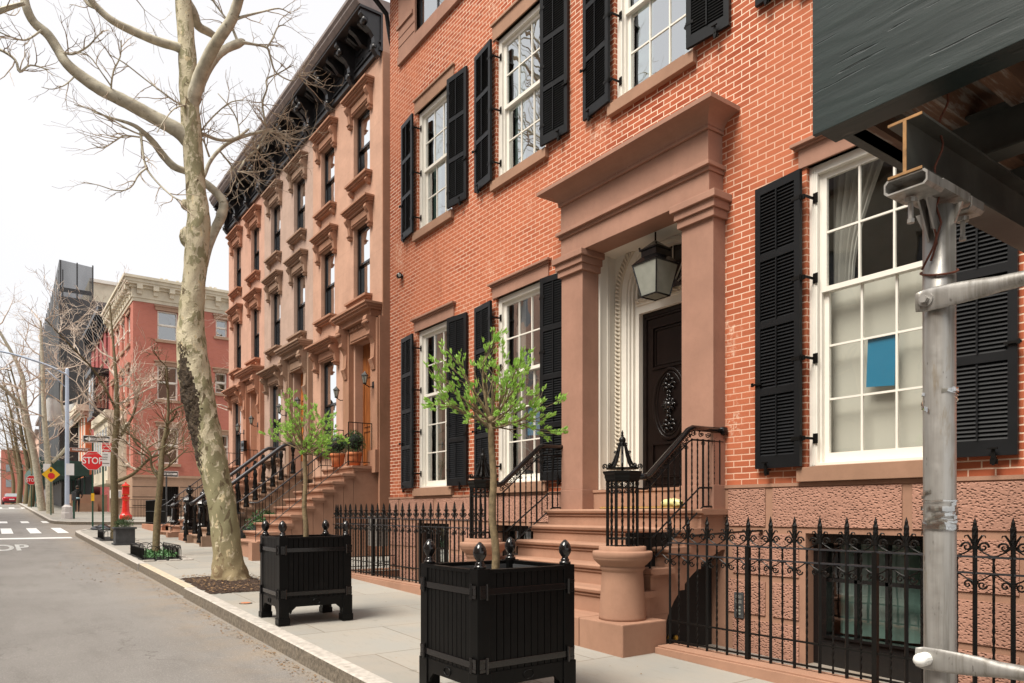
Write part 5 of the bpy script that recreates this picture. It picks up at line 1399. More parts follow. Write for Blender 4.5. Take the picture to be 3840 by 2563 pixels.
def black_window(X, c, w, z0, z1, par, cur, glass='glass'):
    y0, y1 = c-w/2, c+w/2; X -= .09
    fr = MB(); fr.box(X+.2, X+.3, y0, y0+.07, z0, z1); fr.box(X+.2, X+.3, y1-.07, y1, z0, z1); fr.box(X+.2, X+.3, y0+.07, y1-.07, z1-.08, z1); fr.box(X+.2, X+.3, y0+.07, y1-.07, z0, z0+.06)
    wd = W('window', fr, 'gloss_black', par)
    X0 = X; m = (z0+z1)/2
    s = MB(); sash(s, X+.22, y0+.07, y1-.07, m, z1-.08, 1, 1, .045, .05); sash(s, X+.26, y0+.07, y1-.07, z0+.06, m+.04, 1, 1, .045, .05); W('sashes', s, 'gloss_black', wd)
    p = MB(); p.quad((X+.24, y0+.1, m), (X+.24, y1-.1, m), (X+.24, y1-.1, z1-.1), (X+.24, y0+.1, z1-.1)); p.quad((X+.285, y0+.1, z0+.08), (X+.285, y1-.1, z0+.08), (X+.285, y1-.1, m), (X+.285, y0+.1, m)); W('pane', p, glass, wd, recalc=False)
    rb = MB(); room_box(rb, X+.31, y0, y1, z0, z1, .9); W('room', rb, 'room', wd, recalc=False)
    if cur:
        q = MB(); drape(q, X+.42, y0-.02, y0+w*.36, z0, z1, .025, 12); drape(q, X+.42, y1+.02, y1-w*.40, z0, z1, .025, 12)
        if cur == 2: drape(q, X+.46, y0, y1, z0, z1, .015, 20)
        W('curtain', q, 'pale_curtain' if cur == 2 else 'green_curtain', wd, recalc=False)
    return wd
def brownstone(y0, y1, c0, wallm, trimm, doorm, label, idx):
    h = thing('brownstone_house', label, 'house', (XB, (y0+y1)/2, 0), 0, 'row of three narrow brownstone houses')
    c1 = c0 + 2.295; cd = y0 + 1.05; cw = y0 + 3.50
    ops = [(c-.5, c+.5, a, b, .25) for c in (c0, c1) for a, b in ((6.83, 8.80), (9.90, 11.72))]
    ops += [(cd-.52, cd+.60, 2.50, 5.75, .3), (cw-.58, cw+.58, 3.15, 5.68, .25)]
    mb = MB(); wall_front(mb, XB, y0, y1, .1, 12.6, ops); body(mb, XB, XB+9, y0, y1, .1, 13.5)
    if idx == 0:
        mb.m = 1; mb.box(XB+.28, XB+8.9, y0-.02, y0-.004, .1, 13.3); mb.m = 0
    W('wall', mb, [wallm, 'brick_dark'], h, recalc=False)
    for c in (c0, c1):
        for j, (a, b) in enumerate(((6.83, 8.80), (9.90, 11.72))):
            wd = black_window(XB, c, 1.0, a, b, h, (1, 2, 1)[idx], 'glass_bright')
            t_ = MB(); hood(t_, XB, c, .78, b+.44, b); W('hood', t_, trimm, wd)
            t_ = MB(); sill2(t_, XB, c, .66, a); W('sill', t_, trimm, wd)
    wd = black_window(XB, cw, 1.16, 3.15, 5.68, h, 1, 'glass_bright')
    t_ = MB(); hood(t_, XB, cw, .92, 6.13, 5.68, .36, .58); W('hood', t_, trimm, wd)
    t_ = MB(); sill2(t_, XB, cw, .75, 3.15); W('sill', t_, trimm, wd)
    # door surround
    t_ = MB()
    for ya, yb in ((y0+.0, y0+.42), (y0+1.72, y0+2.12)):
        t_.box(XB-.14, XB+.02, ya+.02, yb, 2.35, 6.1); t_.box(XB-.2, XB+.02, ya+.01, yb+.02, 2.35, 2.9)
    t_.box(XB-.12, XB+.02, y0+.42, y0+1.72, 5.75, 6.15)
    t_.box(XB-.14, XB-.12, y0+.5, y0+1.65, 5.80, 5.98)
    for k in range(13): t_.box(XB-.17, XB-.12, y0+.5+k*.09, y0+.545+k*.09, 6.03, 6.12)
    for dz0, dz1, x in ((6.42, 6.47, 7.20), (6.36, 6.42, 7.24), (6.30, 6.36, 7.29), (6.15, 6.30, 7.40)):
        e = (x-7.20)*.5; t_.box(x, XB+.02, y0+.01+e, y0+2.17-e, dz0, dz1)
    for yc in (y0+.22, y0+1.92):
        for X_, w in ((0, .10),):
            t_.prism([(XB-.12, 6.15), (7.30, 6.15), (7.27, 6.05), (7.31, 5.93), (7.38, 5.80), (7.36, 5.70), (7.44, 5.62), (7.50, 5.5), (7.48, 5.15), (7.42, 5.10), (7.46, 5.0), (7.50, 4.86), (XB-.12, 4.86)], 'y', yc-w, yc+w)
        t_.smooth = True; t_.tube([(7.30, yc-.105, 5.98), (7.30, yc+.105, 5.98)], .05, 10); t_.smooth = False
    W('door_surround', t_, trimm, h)
    d_ = MB(); X = XB+.22; d_.box(X, X+.05, cd-.52, cd+.60, 2.5, 5.75)
    for a in (cd-.46, cd+.06):
        ring_rect(d_, X, a, a+.46, 2.62, 3.5, .03, .02); ring_rect(d_, X, a, a+.46, 3.6, 4.9, .03, .02)
    W('front_door', d_, doorm, h)
    # steps
    s_ = MB(); A0, A1 = y0+.20, y0+2.20
    for k in range(10):
        x = 6.96 - .248*k; z = 2.51 - .196*k; x1 = XB-.003 if k == 0 else x + .248 + .05
        s_.box(x+.06, x1, A0+.05, A1-.05, .15, z-.06)
        s_.prism([(x, z-.02), (x+.01, z-.005), (x+.03, z), (x1+.03 if k else x1, z), (x1+.03 if k else x1, z-.07), (x+.03, z-.065), (x+.008, z-.05)], 'y', A0, A1)
        s_.prism([(x+.04, z-.07), (x1+.02 if k else x1, z-.07), (x1+.02 if k else x1, z-.12), (x+.13, z-.125), (x+.09, z-.15), (x+.05, z-.11)], 'y', A0+.02, A1-.02)
    s_.box(4.62, 5.2, A0-.02, A0+.26, .1, .72); s_.box(4.62, 5.2, A1-.26, A1+.02, .1, .72)
    W('stoop', s_, trimm if idx == 1 else 'stoop_stone', h, bevel=0)
    return h, A0, A1, cd
HA, a0, a1, cdA = brownstone(15.95, 20.63, 17.2, 'pink_stone', 'pink_trim', 'varnished_wood', 'nearest brownstone house, pink tinted, with thin iron stair rails and potted shrubs', 0)
HBm, b0, b1, cdB = brownstone(20.635, 25.30, 21.8, 'grey_stone', 'grey_trim', 'orange_wood', 'middle brownstone house, greyer than its neighbours, with heavy black balustrade', 1)
HC, c0_, c1_, cdC = brownstone(25.305, 29.95, 26.4, 'salmon_stone', 'salmon_trim', 'amber_wood', 'farthest brownstone house at the corner, salmon coloured, with amber door', 2)
mb = MB(); mb.box(XB-.10, XB+.26, 15.93, 16.0, .1, 6.14); mb.box(XB-.003, XB+.24, 15.945, 16.0, 6.14, 12.55); W('corner_pier', mb, 'pink_trim', HA)
for h, y0, y1 in ((HA, 15.95, 20.63), (HBm, 20.635, 25.3), (HC, 25.305, 29.95)):
    mb = MB(); X = XB
    mb.box(X-.05, X+.1, y0+.001, y1-.001, 12.55, 13.40); mb.box(X-.09, X-.05, y0+.001, y1-.001, 12.55, 12.63); mb.box(X-.09, X-.05, y0+.001, y1-.001, 12.74, 12.78)
    n = 7; 
    for k in range(n):
        yc = y0 + .12 + (y1-y0-.24)*k/(n-1)
        big = k % 2 == 0
        if big:
            mb.prism([(X-.05, 13.40), (X-.56, 13.40), (X-.56, 13.30), (X-.44, 13.24), (X-.38, 13.12), (X-.42, 13.04), (X-.30, 12.97), (X-.22, 12.86), (X-.20, 12.72), (X-.26, 12.68), (X-.24, 12.60), (X-.17, 12.50), (X-.12, 12.44), (X-.05, 12.43)], 'y', yc-.075, yc+.075)
            mb.smooth = True; mb.tube([(X-.44, yc-.085, 13.18), (X-.44, yc+.085, 13.18)], .07, 10); mb.tube([(X-.2, yc-.085, 12.62), (X-.2, yc+.085, 12.62)], .055, 10); mb.smooth = False
        else:
            mb.prism([(X-.05, 13.40), (X-.50, 13.40), (X-.50, 13.30), (X-.34, 13.22), (X-.2, 13.06), (X-.05, 13.03)], 'y', yc-.06, yc+.06)
        for q in (-.32, .32):
            if abs(q) and y0+.2 < yc+q < y1-.2: mb.prism([(X-.05, 13.40), (X-.42, 13.40), (X-.42, 13.33), (X-.18, 13.22), (X-.05, 13.20)], 'y', yc+q-.04, yc+q+.04)
        if k < n-1: 
            m_ = (yc + y0 + .12 + (y1-y0-.24)*(k+1)/(n-1))/2
            mb.box(X-.075, X-.05, m_-.2, m_+.2, 12.86, 12.90); mb.box(X-.075, X-.05, m_-.2, m_+.2, 13.08, 13.11)
    mb.box(X-.60, X+.2, y0+.001, y1-.001, 13.40, 13.46)
    c = W('cornice', mb, 'cornice_black', h)
    mb = MB(); mb.prism([(X-.62, 13.46), (X-.70, 13.56), (X-.70, 13.60), (X-.75, 13.66), (X-.75, 13.74), (X+.3, 13.80), (X+.3, 13.46)], 'y', y0+.001, y1-.001); W('crown_moulding', mb, 'cornice_grey', c)
# stair rails of the brownstones
def thin_rail(h, Y, mat='iron'):
    mb = MB(); mb.smooth = True
    top = [(4.60, Y, 1.60), (4.78, Y, 1.60), (4.92, Y, 1.68), (6.90, Y, 3.27)]
    mb.tube(top, .016, 8); W('handrail', mb, 'iron_rail', h)
    mb = MB(); mb.tube([(4.72, Y, .85), (6.92, Y, 2.62)], .010, 4)
    for i in range(15):
        x = 4.74 + i*.15; zt = 1.60 if x < 4.8 else 1.68 + (x-4.92)*.803; zb = .85 + (x-4.72)*.805
        mb.tube([(x, Y, zb if i else .7), (x, Y, zt)], .0075, 4)
    # level rail on the landing
    mb.tube([(6.92, Y, 3.55), (7.55, Y, 3.55)], .012, 6); mb.tube([(6.92, Y, 2.60), (7.55, Y, 2.60)], .009, 4); mb.tube([(6.92, Y, 2.52), (6.92, Y, 3.55)], .014, 4)
    for i in range(5): mb.tube([(7.04+i*.12, Y, 2.60), (7.04+i*.12, Y, 3.55)], .0075, 4)
    W('balusters', mb, mat, h)
thin_rail(HA, a0+.12); thin_rail(HA, a1-.12); thin_rail(HC, c0_+.12); thin_rail(HC, c1_-.12)
def heavy_rail(h, Y):
    mb = MB(); mb.smooth = True
    mb.tube([(4.72, Y, 1.62), (4.85, Y, 1.70), (6.86, Y, 3.30), (7.0, Y, 3.38), (7.55, Y, 3.38)], .055, 10); W('handrail', mb, 'iron_rail', h)
    mb = MB(); mb.smooth = True
    for k in range(11):
        x = 7.09 - .248*k + (0 if k else .1); z = 2.51 - .196*k; H = .86 if k else .85
        mb.lathe([(.085, 0), (.085, .06), (.06, .09), (.075, .16), (.062, .26), (.035, .42), (.028, .52), (.05, .56), (.03, .60), (.055, .68), (.07, .76), (.05, .80), (.05, H)], (x, Y, z), 8)
    W('balusters', mb, 'iron', h)
heavy_rail(HBm, b0+.14); heavy_rail(HBm, b1-.14)
# wall lanterns and mail box
def wall_lamp(x, y, z, label, dx=-.22):
    t = thing('wall_lamp', label, 'wall lamp', (x, y, z), 0, 'small black lanterns by the brownstone doors')
    mb = MB(); mb.box(-.01, 0, -.05, .05, -.14, .02); mb.smooth = True; mb.tube([(0, 0, -.1), (dx*.5, 0, -.12), (dx, 0, -.06)], .012, 6); Lp('bracket', mb, 'iron', t)
    mb = MB(); mb.tube([(dx, 0, -.03), (dx, 0, .13)], [.045, .08], 4); Lp('lantern_glass', mb, 'frosted', t)
    mb = MB(); mb.tube([(dx, 0, .135), (dx, 0, .16), (dx, 0, .22), (dx, 0, .25)], [.10, .09, .03, .01], 4); mb.tube([(dx, 0, -.06), (dx, 0, -.035)], .05, 4)
    for s in (-1, 1):
        for q in (-1, 1): mb.tube([(dx+s*.03, q*.03, -.03), (dx+s*.055, q*.055, .13)], .006, 4)
    Lp('lantern_frame', mb, 'iron', t)
wall_lamp(XB-.14, 16.2, 4.55, 'small black lantern right of the nearest brownstone door')
wall_lamp(XB, 18.32, 4.5, 'small black lantern between the nearest brownstone door and its parlour window')
wall_lamp(XB-.14, 20.95, 4.55, 'small black lantern right of the middle brownstone door')
wall_lamp(XB-.14, 22.6, 4.55, 'small black lantern left of the middle brownstone door')
wall_lamp(XB-.14, 25.6, 4.5, 'small black lantern right of the farthest brownstone door')
wall_lamp(XB-.14, 27.3, 4.4, 'small black lantern left of the farthest brownstone door')
t = thing('letter_box', 'small black letter box on the door pier of the farthest brownstone', 'letter box', (XB-.16, 27.1, 3.8))
mb = MB(); mb.box(-.10, .02, -.18, .18, -.2, .2); Lp('box', mb, 'gloss_black', t, bevel=.01); mb = MB(); mb.box(-.115, -.10, -.1, .1, -.02, .1); Lp('flap', mb, 'iron', t)
# pots on the near stoop
def leafy_ball(mb, c, r, n, rnd, sz=1.0, L=.03, w=.012):
    for i in range(n):
        q = Vector((rnd.gauss(0, 1), rnd.gauss(0, 1), rnd.gauss(0, 1))).normalized(); rr = r*(.62 + .38*rnd.random()**.4)*(1+.12*math.sin(5*q.x+3*q.z)+.1*math.sin(7*q.y))
        p = Vector(c) + Vector((q.x*rr, q.y*rr, q.z*rr*sz)); leaf(mb, p, q + Vector((rnd.gauss(0, .6), rnd.gauss(0, .6), rnd.gauss(0, .6)+.3)), L*rnd.uniform(.6, 1.3), w, rnd)
def pot_plant(x, y, z, r, label, seed, fr=.24, sz=1.15):
    t = thing('potted_shrub', label, 'potted plant', (x, y, z), 0, 'terracotta pots on the brownstone stoop')
    mb = MB(); mb.smooth = True; mb.lathe([(r*.72, 0), (r*.95, .26), (r*.95, .265), (r*1.06, .265), (r*1.08, .34), (r*.96, .345), (r*.9, .31), (.01, .31)], (0, 0, 0), 20); Lp('pot', mb, 'terracotta', t)
    mb = MB(); mb.lathe([(.01, 0), (r*.9, .005), (r*.95, .02), (.01, .02)], (0, 0, .0), 16); Lp('saucer', mb, 'terracotta', t)
    rnd = random.Random(seed); mb = MB(); leafy_ball(mb, (0, 0, .34+fr*sz*.95), fr, 1500, rnd, sz); Lp('foliage', mb, 'box_leaf', t, recalc=False)
    mb = MB(); mb.ball((0, 0, .34+fr*sz*.95), fr*.72, 2, sz); mb.tube([(0, 0, .3), (0, 0, .5)], .02, 5); Lp('stem_and_core', mb, 'dark', t, recalc=False)  # black ball filling the foliage, and the short stem below it
pot_plant(7.22, a0+.42, 2.512, .17, 'clipped round shrub in a terracotta pot, nearer the wooden door', 3)
pot_plant(7.02, a0+1.02, 2.512, .18, 'looser shrub in a terracotta pot, farther along the same landing', 4, .26, .85)
# hedge and ledge between the stoops
t = thing('hedge', 'dense dark green hedge behind the iron rail between two brownstone stoops', 'hedge', (6.2, 19.6, .4))
rnd = random.Random(9); mb = MB()
for k in range(9): leafy_ball(mb, (rnd.uniform(-.75, .75), rnd.uniform(-.65, .7), .35+rnd.uniform(-.1, .25)), .5, 900, rnd, .9, .06, .022)
Lp('foliage', mb, 'hedge_leaf', t, recalc=False)
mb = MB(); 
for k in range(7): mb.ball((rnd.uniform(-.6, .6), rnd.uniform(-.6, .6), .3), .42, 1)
Lp('inner_core', mb, 'dark', t, recalc=False)  # black balls filling the inside of the hedge
def low_rail(name, p0, p1, label, n, z, H=.95, solid=False):
    v = Vector((p1[0]-p0[0], p1[1]-p0[1], 0)); L = v.length; t = thing(name, label, 'fence', (p0[0], p0[1], z), math.atan2(v.y, v.x)-math.pi/2)
    mb = MB(); mb.box(-.012, .012, 0, L, H-.02, H); mb.box(-.01, .01, 0, L, .1, .12); mb.box(-.01, .01, 0, L, H*.55, H*.55+.02); Lp('rails', mb, 'iron', t)
    mb = MB()
    for i in range(n+1): mb.tube([(0, L*i/n, 0), (0, L*i/n, H)], .008, 4)
    Lp('bars', mb, 'iron', t)
    if solid: mb = MB(); mb.box(.015, .025, 0, L, .05, H-.03); Lp('backing_panel', mb, 'dark', t)
low_rail('iron_railing', (5.05, 18.2), (5.05, 20.75), 'plain black iron railing in front of the hedge', 22, .38, 1.0)
low_rail('iron_railing', (5.15, 22.95), (5.15, 25.3), 'plain black iron railing between the stone post bases', 18, .62, 1.0)
low_rail('screened_fence', (5.0, 28.0), (5.0, 32.0), 'black iron fence with dark backing panels at the street corner', 40, .87, .98, True)
low_rail('iron_railing', (5.05, 32.05), (7.6, 32.05), 'black iron railing turning the corner along the side street', 22, .87, .98)
mb = MB(); mb.box(4.88, 5.2, 27.4, 32.2, .3, .92); mb.box(4.9, 7.7, 31.95, 32.2, .3, .92)
o = link('stone_kerb_wall', mb.mesh('stone_kerb_wall', 'salmon_trim', bevel=.02)); tag(o, 'low worn brownstone wall under the screened corner fence', 'low wall')
# cast iron newel posts on stone bases
def newel(x, y, z, s, label, hb=.22):
    t = thing('newel_post', label, 'iron post', (x, y, z), 0, 'cast iron newel posts of the farther stoops')
    mb = MB(); mb.box(-.24*s, .24*s, -.24*s, .24*s, -.12, hb); Lp('stone_base', mb, 'grey_trim', t, bevel=.01)
    mb = MB(); q = math.pi/8; pr = [(.235, 0), (.235, .05), (.20, .12), (.215, .15), (.215, .24), (.17, .30), (.155, .36), (.145, .80), (.155, .84), (.20, .88), (.21, .95), (.18, 1.0), (.15, 1.04), (.08, 1.08), (.05, 1.09)]
    mb.lathe([(r*s, h_*s) for r, h_ in pr], (0, 0, hb), 8, rot=q); Lp('shaft', mb, 'gloss_black', t)
    mb = MB(); mb.smooth = True; mb.lathe([(r*s, h_*s) for r, h_ in [(.05, 1.09), (.04, 1.13), (.07, 1.16), (.115, 1.22), (.12, 1.27), (.09, 1.32), (.04, 1.35), (.03, 1.37), (.055, 1.39), (.04, 1.42), (.001, 1.43)]], (0, 0, hb), 14); Lp('finial', mb, 'gloss_black', t)
newel(5.14, 22.9, .50, .92, 'large black iron newel post closest behind the sycamore trunk', .27)
newel(5.12, 24.65, .55, 1.0, 'large black iron newel post in the middle with an urn finial', .27)
newel(5.28, 25.75, .60, .72, 'slim black iron post just behind the middle urn topped newel', .25)
newel(5.16, 27.1, .64, .80, 'slim black iron post farthest left of the cluster of newels', .22)
mb = MB(); mb.box(4.9, 5.3, 22.2, 22.6, .4, .6); mb.box(4.7, 5.3, 23.3, 24.25, .4, .74); mb.box(4.78, 5.3, 27.4, 27.9, .5, .95)
o = link('low_step', mb.mesh('low_step', 'salmon_trim', bevel=.03)); tag(o, 'worn low stone step between the iron newel posts', 'stone step')

# ================================================================== the steel sidewalk shed on the right
t = thing('sidewalk_shed', 'steel and dark green plywood sidewalk shed at the right edge', 'sidewalk shed', (2.47, 1.05, 0))
PX0, PE, PZ = 2.30, 1.41, 2.70
mb = MB(); mb.box(PX0, PX0+.02, -3.2, PE, PZ, 4.3); W('plywood_parapet', mb, 'green_plywood', t, bevel=.002)
mb = MB(); mb.box(PX0+.021, 5.6, PE-.02, PE, PZ+.19, 4.3); W('plywood_end_panel', mb, 'green_plywood', t)
mb = MB(); mb.box(PX0+.021, PX0+.11, -3.2, PE-.021, PZ+.001, PZ+.05); mb.box(PX0+.11, 5.6, PE-.10, PE-.021, PZ+.03, PZ+.12); 
W('edge_timber', mb, 'green_plywood', t)
mb = MB(); n = 180                     # corrugated steel deck, ribs running across the pavement
P = []
for i in range(n+1):
    y = -3.1 + (PE-.03+3.1)*i/n; z = 2.73 + (.075 if (i//4) % 2 else 0.0); P += [(PX0+.115, y, z), (5.6, y, z)]
b = mb.addv(P); mb.addf(b, [(2*i, 2*i+1, 2*i+3, 2*i+2) for i in range(n)])
mb.quad((PX0+.02, -3.2, 2.83), (5.6, -3.2, 2.83), (5.6, PE, 2.83), (PX0+.02, PE, 2.83))
W('corrugated_deck', mb, 'rusty_deck', t, recalc=False)
mb = MB()                              # joists along the street
for x in (2.72, 3.22, 3.8, 4.5):
    y0 = -3.1; y1 = PE-.15; a = 2.5852
    mb.box(x-.004, x+.004, y0, y1, a+.007, a+.146); mb.box(x-.045, x+.045, y0, y1, a, a+.007); mb.box(x-.045, x+.045, y0, y1, a+.146, a+.153)
W('joists', mb, 'beam_steel', t)
BX, BY, BZ = 2.224, 1.064, 2.415         # cross beam on the post head
mb = MB(); mb.box(BX+.004, 5.7, BY-.004, BY+.004, BZ+.008, BZ+.162); mb.box(BX+.004, 5.7, BY-.05, BY+.05, BZ, BZ+.008); mb.box(BX+.004, 5.7, BY-.05, BY+.05, BZ+.160, BZ+.168)
W('cross_beam', mb, 'beam_steel', t)
mb = MB(); mb.box(BX, BX+.004, BY-.005, BY+.005, BZ+.008, BZ+.160); mb.box(BX, BX+.004, BY-.05, BY+.05, BZ, BZ+.008); mb.box(BX, BX+.004, BY-.05, BY+.05, BZ+.160, BZ+.168)
W('beam_end', mb, 'beam_edge', t)
# post head: hollow section, gussets and bolts
PXp, PYp = 2.449, 1.064
def hollow(mb, x0, x1, yc, zc, hw, hh, th_):
    r = .009
    def rr(w, h): return [(w-r, -h), (w, -h+r), (w, h-r), (w-r, h), (-w+r, h), (-w, h-r), (-w, -h+r), (-w+r, -h)]
    o_, i_ = rr(hw, hh), rr(hw-th_, hh-th_); n = 8
    b = mb.addv([(x, yc+p[0], zc+p[1]) for x in (x0, x1) for q in (o_, i_) for p in q])
    for k in range(n):
        k2 = (k+1) % n; mb.addf(b, [(k, k2, n+k2, n+k), (2*n+k, 3*n+k, 3*n+k2, 2*n+k2), (k, 2*n+k, 2*n+k2, k2), (n+k, n+k2, 3*n+k2, 3*n+k)])
mb = MB(); hollow(mb, BX+.004, BX+.11, BY, BZ-.024, .064, .023, .005); hollow(mb, PXp+.08, PXp+.17, BY, BZ-.024, .064, .023, .005); mb.box(BX+.115, PXp+.078, BY-.06, BY+.06, BZ-.03, BZ-.002)
for s in (-1, 1):
    mb.prism([(PXp-.04, BZ-.035), (PXp-.12, BZ-.035), (PXp-.04, BZ-.17)], 'y', PYp+s*.012-.003, PYp+s*.012+.003)
    mb.prism([(PYp+s*.034, BZ-.05), (PYp+s*.07, BZ-.05), (PYp+s*.034, BZ-.14)], 'x', PXp-.005, PXp+.005)
    mb.prism([(PXp+s*.034, BZ-.05), (PXp+s*.07, BZ-.05), (PXp+s*.034, BZ-.16)], 'y', PYp-.005, PYp+.005)
W('post_head', mb, 'galvanised', t, recalc=True)
mb = MB()
for (x, y) in ((BX+.06, BY+.01), (PXp+.12, BY-.02)):
    mb.tube([(x, y, BZ-.054), (x, y, BZ-.068)], .018, 12); mb.tube([(x, y, BZ-.066), (x, y, BZ-.125)], .008, 8); mb.tube([(x, y, BZ-.118), (x, y, BZ-.130)], .011, 6)
W('bolts', mb, 'galvanised', t)
mb = MB(); mb.smooth = True; mb.tube([(PXp+.012, PYp, -.1), (PXp+.009, PYp, .6), (PXp, PYp, 2.0), (PXp, PYp, BZ-.05)], .0465, 32); W('post', mb, 'galvanised', t, recalc=False)
mb = MB(); mb.box(PXp-.1, PXp+.12, PYp-.1, PYp+.1, -.08, -.045); W('base_plate', mb, 'galvanised', t)
def brace(z, nub):
    mb = MB(); mb.smooth = True
    # flattened eye then a round tube running back along the kerb
    P = []; R_ = []
    secs = [(PYp+.045, .004, .030), (PYp+.02, .005, .036), (PYp-.02, .006, .036), (PYp-.08, .007, .034), (PYp-.14, .013, .030), (PYp-.19, .020, .024), (PYp-.26, .022, .022), (PYp-3.6, .022, .022)]
    n = 16; b = mb.addv([(PXp-.058+.004*(i > 3) + a*math.cos(2*math.pi*k/n), y, z + c*math.sin(2*math.pi*k/n)) for i, (y, a, c) in enumerate(secs) for k in range(n)])
    mb.addf(b, [(i*n+k, i*n+(k+1) % n, (i+1)*n+(k+1) % n, (i+1)*n+k) for i in range(len(secs)-1) for k in range(n)] + [tuple(range(n))])
    p = W('brace', mb, 'galvanised', t, recalc=False)
    mb = MB(); mb.tube([(PXp-.062, PYp+.012, z), (PXp-.085 if not nub else PXp-.10, PYp+.012, z)], .013 if not nub else .021, 6 if not nub else 16)
    if nub: mb.smooth = True; mb.ball((PXp-.10, PYp+.012, z), .021, 2)
    else: mb.tube([(PXp-.062, PYp+.012, z), (PXp-.068, PYp+.012, z)], .022, 16)
    W('brace_bolt', mb, 'galvanised' if not nub else 'paper', p)
brace(2.068, False); brace(.937, True)
mb = MB(); mb.smooth = True; wr = []
for i in range(30):
    a = i/29; wr.append((PXp-.055+.01*math.sin(a*30)+.11*max(0, a-.45), PYp-.005-.04*a+.006*math.cos(a*34), 2.19 + .75*a))
mb.tube(wr, .0035, 5)
ringp = [(PXp+.052*math.cos(2*math.pi*i/20), PYp+.052*math.sin(2*math.pi*i/20), 2.165+.012*math.sin(2*math.pi*i/20)+.02*math.cos(2*math.pi*i/20)) for i in range(21)]
mb.tube(ringp, .0035, 5, cap=False); mb.tube([(PXp-.05, PYp+.03, 2.17), (PXp-.06, PYp-.01, 2.23), (PXp-.055, PYp-.03, 2.30), (PXp-.05, PYp-.012, 2.36)], .0035, 5)
o = link('tie_wire', mb.mesh('tie_wire', 'rust_wire', recalc=False)); tag(o, 'rusty twisted wire looped round the head of the steel post', 'wire')
mb = MB(); rnd = random.Random(19)
for (z0, z1, n) in ((1.755, 1.80, 6), (1.34, 1.44, 15)):
    for k in range(n):
        zc = rnd.uniform(z0, z1); a0 = rnd.uniform(0, 6.28); L = rnd.uniform(1.5, 6.2); m = 16; w = rnd.uniform(.001, .008); sl = rnd.uniform(-.05, .05)
        P = []
        for i in range(m+1):
            a = a0 + L*i/m; rr = .0485 + rnd.uniform(0, .004)
            P += [(PXp+.003+rr*math.cos(a), PYp+rr*math.sin(a), zc - w + sl*i/m + rnd.uniform(-.002, .002)), (PXp+.003+rr*math.cos(a), PYp+rr*math.sin(a), zc + w + sl*i/m + rnd.uniform(-.002, .002))]
        b = mb.addv(P); mb.addf(b, [(2*i, 2*i+2, 2*i+3, 2*i+1) for i in range(m)])
o = link('plastic_wrap', mb.mesh('plastic_wrap', 'clear_wrap', recalc=False)); tag(o, 'scraps of clear plastic wrap wound round the steel post', 'plastic wrap')

# ================================================================== street furniture down the block
def sign_post(mb, x, y, z0, z1, r=.025):
    mb.box(x-r, x+r, y-.012, y+.012, z0, z1); 
    for k in range(int((z1-z0)/.12)): pass
def octagon(r): return [(r*math.cos(R(22.5+45*i)), r*math.sin(R(22.5+45*i))) for i in range(8)]
def stop_sign(x, y, zc, r, label, pole_top, z0, ang=0.0):
    t = thing('stop_sign', label, 'stop sign', (x, y, z0), ang, 'red octagonal stop signs')
    zc -= z0
    mb = MB(); mb.box(-.03, .03, .012, .036, -.1, pole_top-z0); Lp('post', mb, 'post_green', t, bevel=.002)
    mb = MB(); mb.prism([(a, zc+b) for a, b in octagon(r)], 'y', 0, .006); Lp('sign_rim', mb, 'sign_white', t)
    mb = MB(); mb.prism([(a, zc+b) for a, b in octagon(r*.945)], 'y', -.004, -.001); f = Lp('sign_face', mb, 'sign_red', t)
    lettering('STOP', r*.92, 'sign_white', t, (0, -.0065, zc-.01), sx=.80, bold=.012*r)
    return t
st_ = stop_sign(3.19, 32.4, 3.40, .395, 'red stop sign on the green post at the near street corner', 4.25, grade(32.4), R(-4))
mb = MB(); mb.box(-.055, .055, -.006, -.002, 1.08, 1.38); Lp('yellow_plate', mb, 'sign_yellow', st_)
def one_way(x, y, zc, w, h, label, z0, ang, post):
    t = thing('one_way_sign', label, 'one way sign', (x, y, z0), ang, 'black and white one way signs')
    zc -= z0
    if post: mb = MB(); mb.tube([(0, .03, -.1), (0, .03, zc-h/2+.02)], .035, 8); Lp('post', mb, 'dark_zinc', t)
    mb = MB(); mb.box(-w/2, w/2, 0, .006, zc-h/2, zc+h/2); Lp('sign_rim', mb, 'sign_white', t)
    mb = MB(); e = .022; mb.box(-w/2+e, w/2-e, -.003, -.0005, zc-h/2+e, zc+h/2-e); Lp('sign_face', mb, 'sign_black', t)
    mb = MB(); hh = h*.34
    mb.prism([(-w/2+.05, zc), (-w*.24, zc+hh), (-w*.24, zc+hh*.56), (w/2-.05, zc+hh*.56), (w/2-.05, zc-hh*.56), (-w*.24, zc-hh*.56), (-w*.24, zc-hh)], 'y', -.0065, -.0035); Lp('arrow', mb, 'sign_white', t)
    lettering('ONE WAY', h*.40, 'sign_black', t, (.05*w, -.010, zc), sx=.93)
    return t
one_way(3.32, 32.38, 4.24, .93, .27, 'one way sign with a left arrow above the red stop sign', grade(32.4), R(-4), False)
one_way(6.05, 38.9-5.3, 3.02, .92, .25, 'one way sign on its own dark post before the brick corner house', grade(33.6), 0, True)
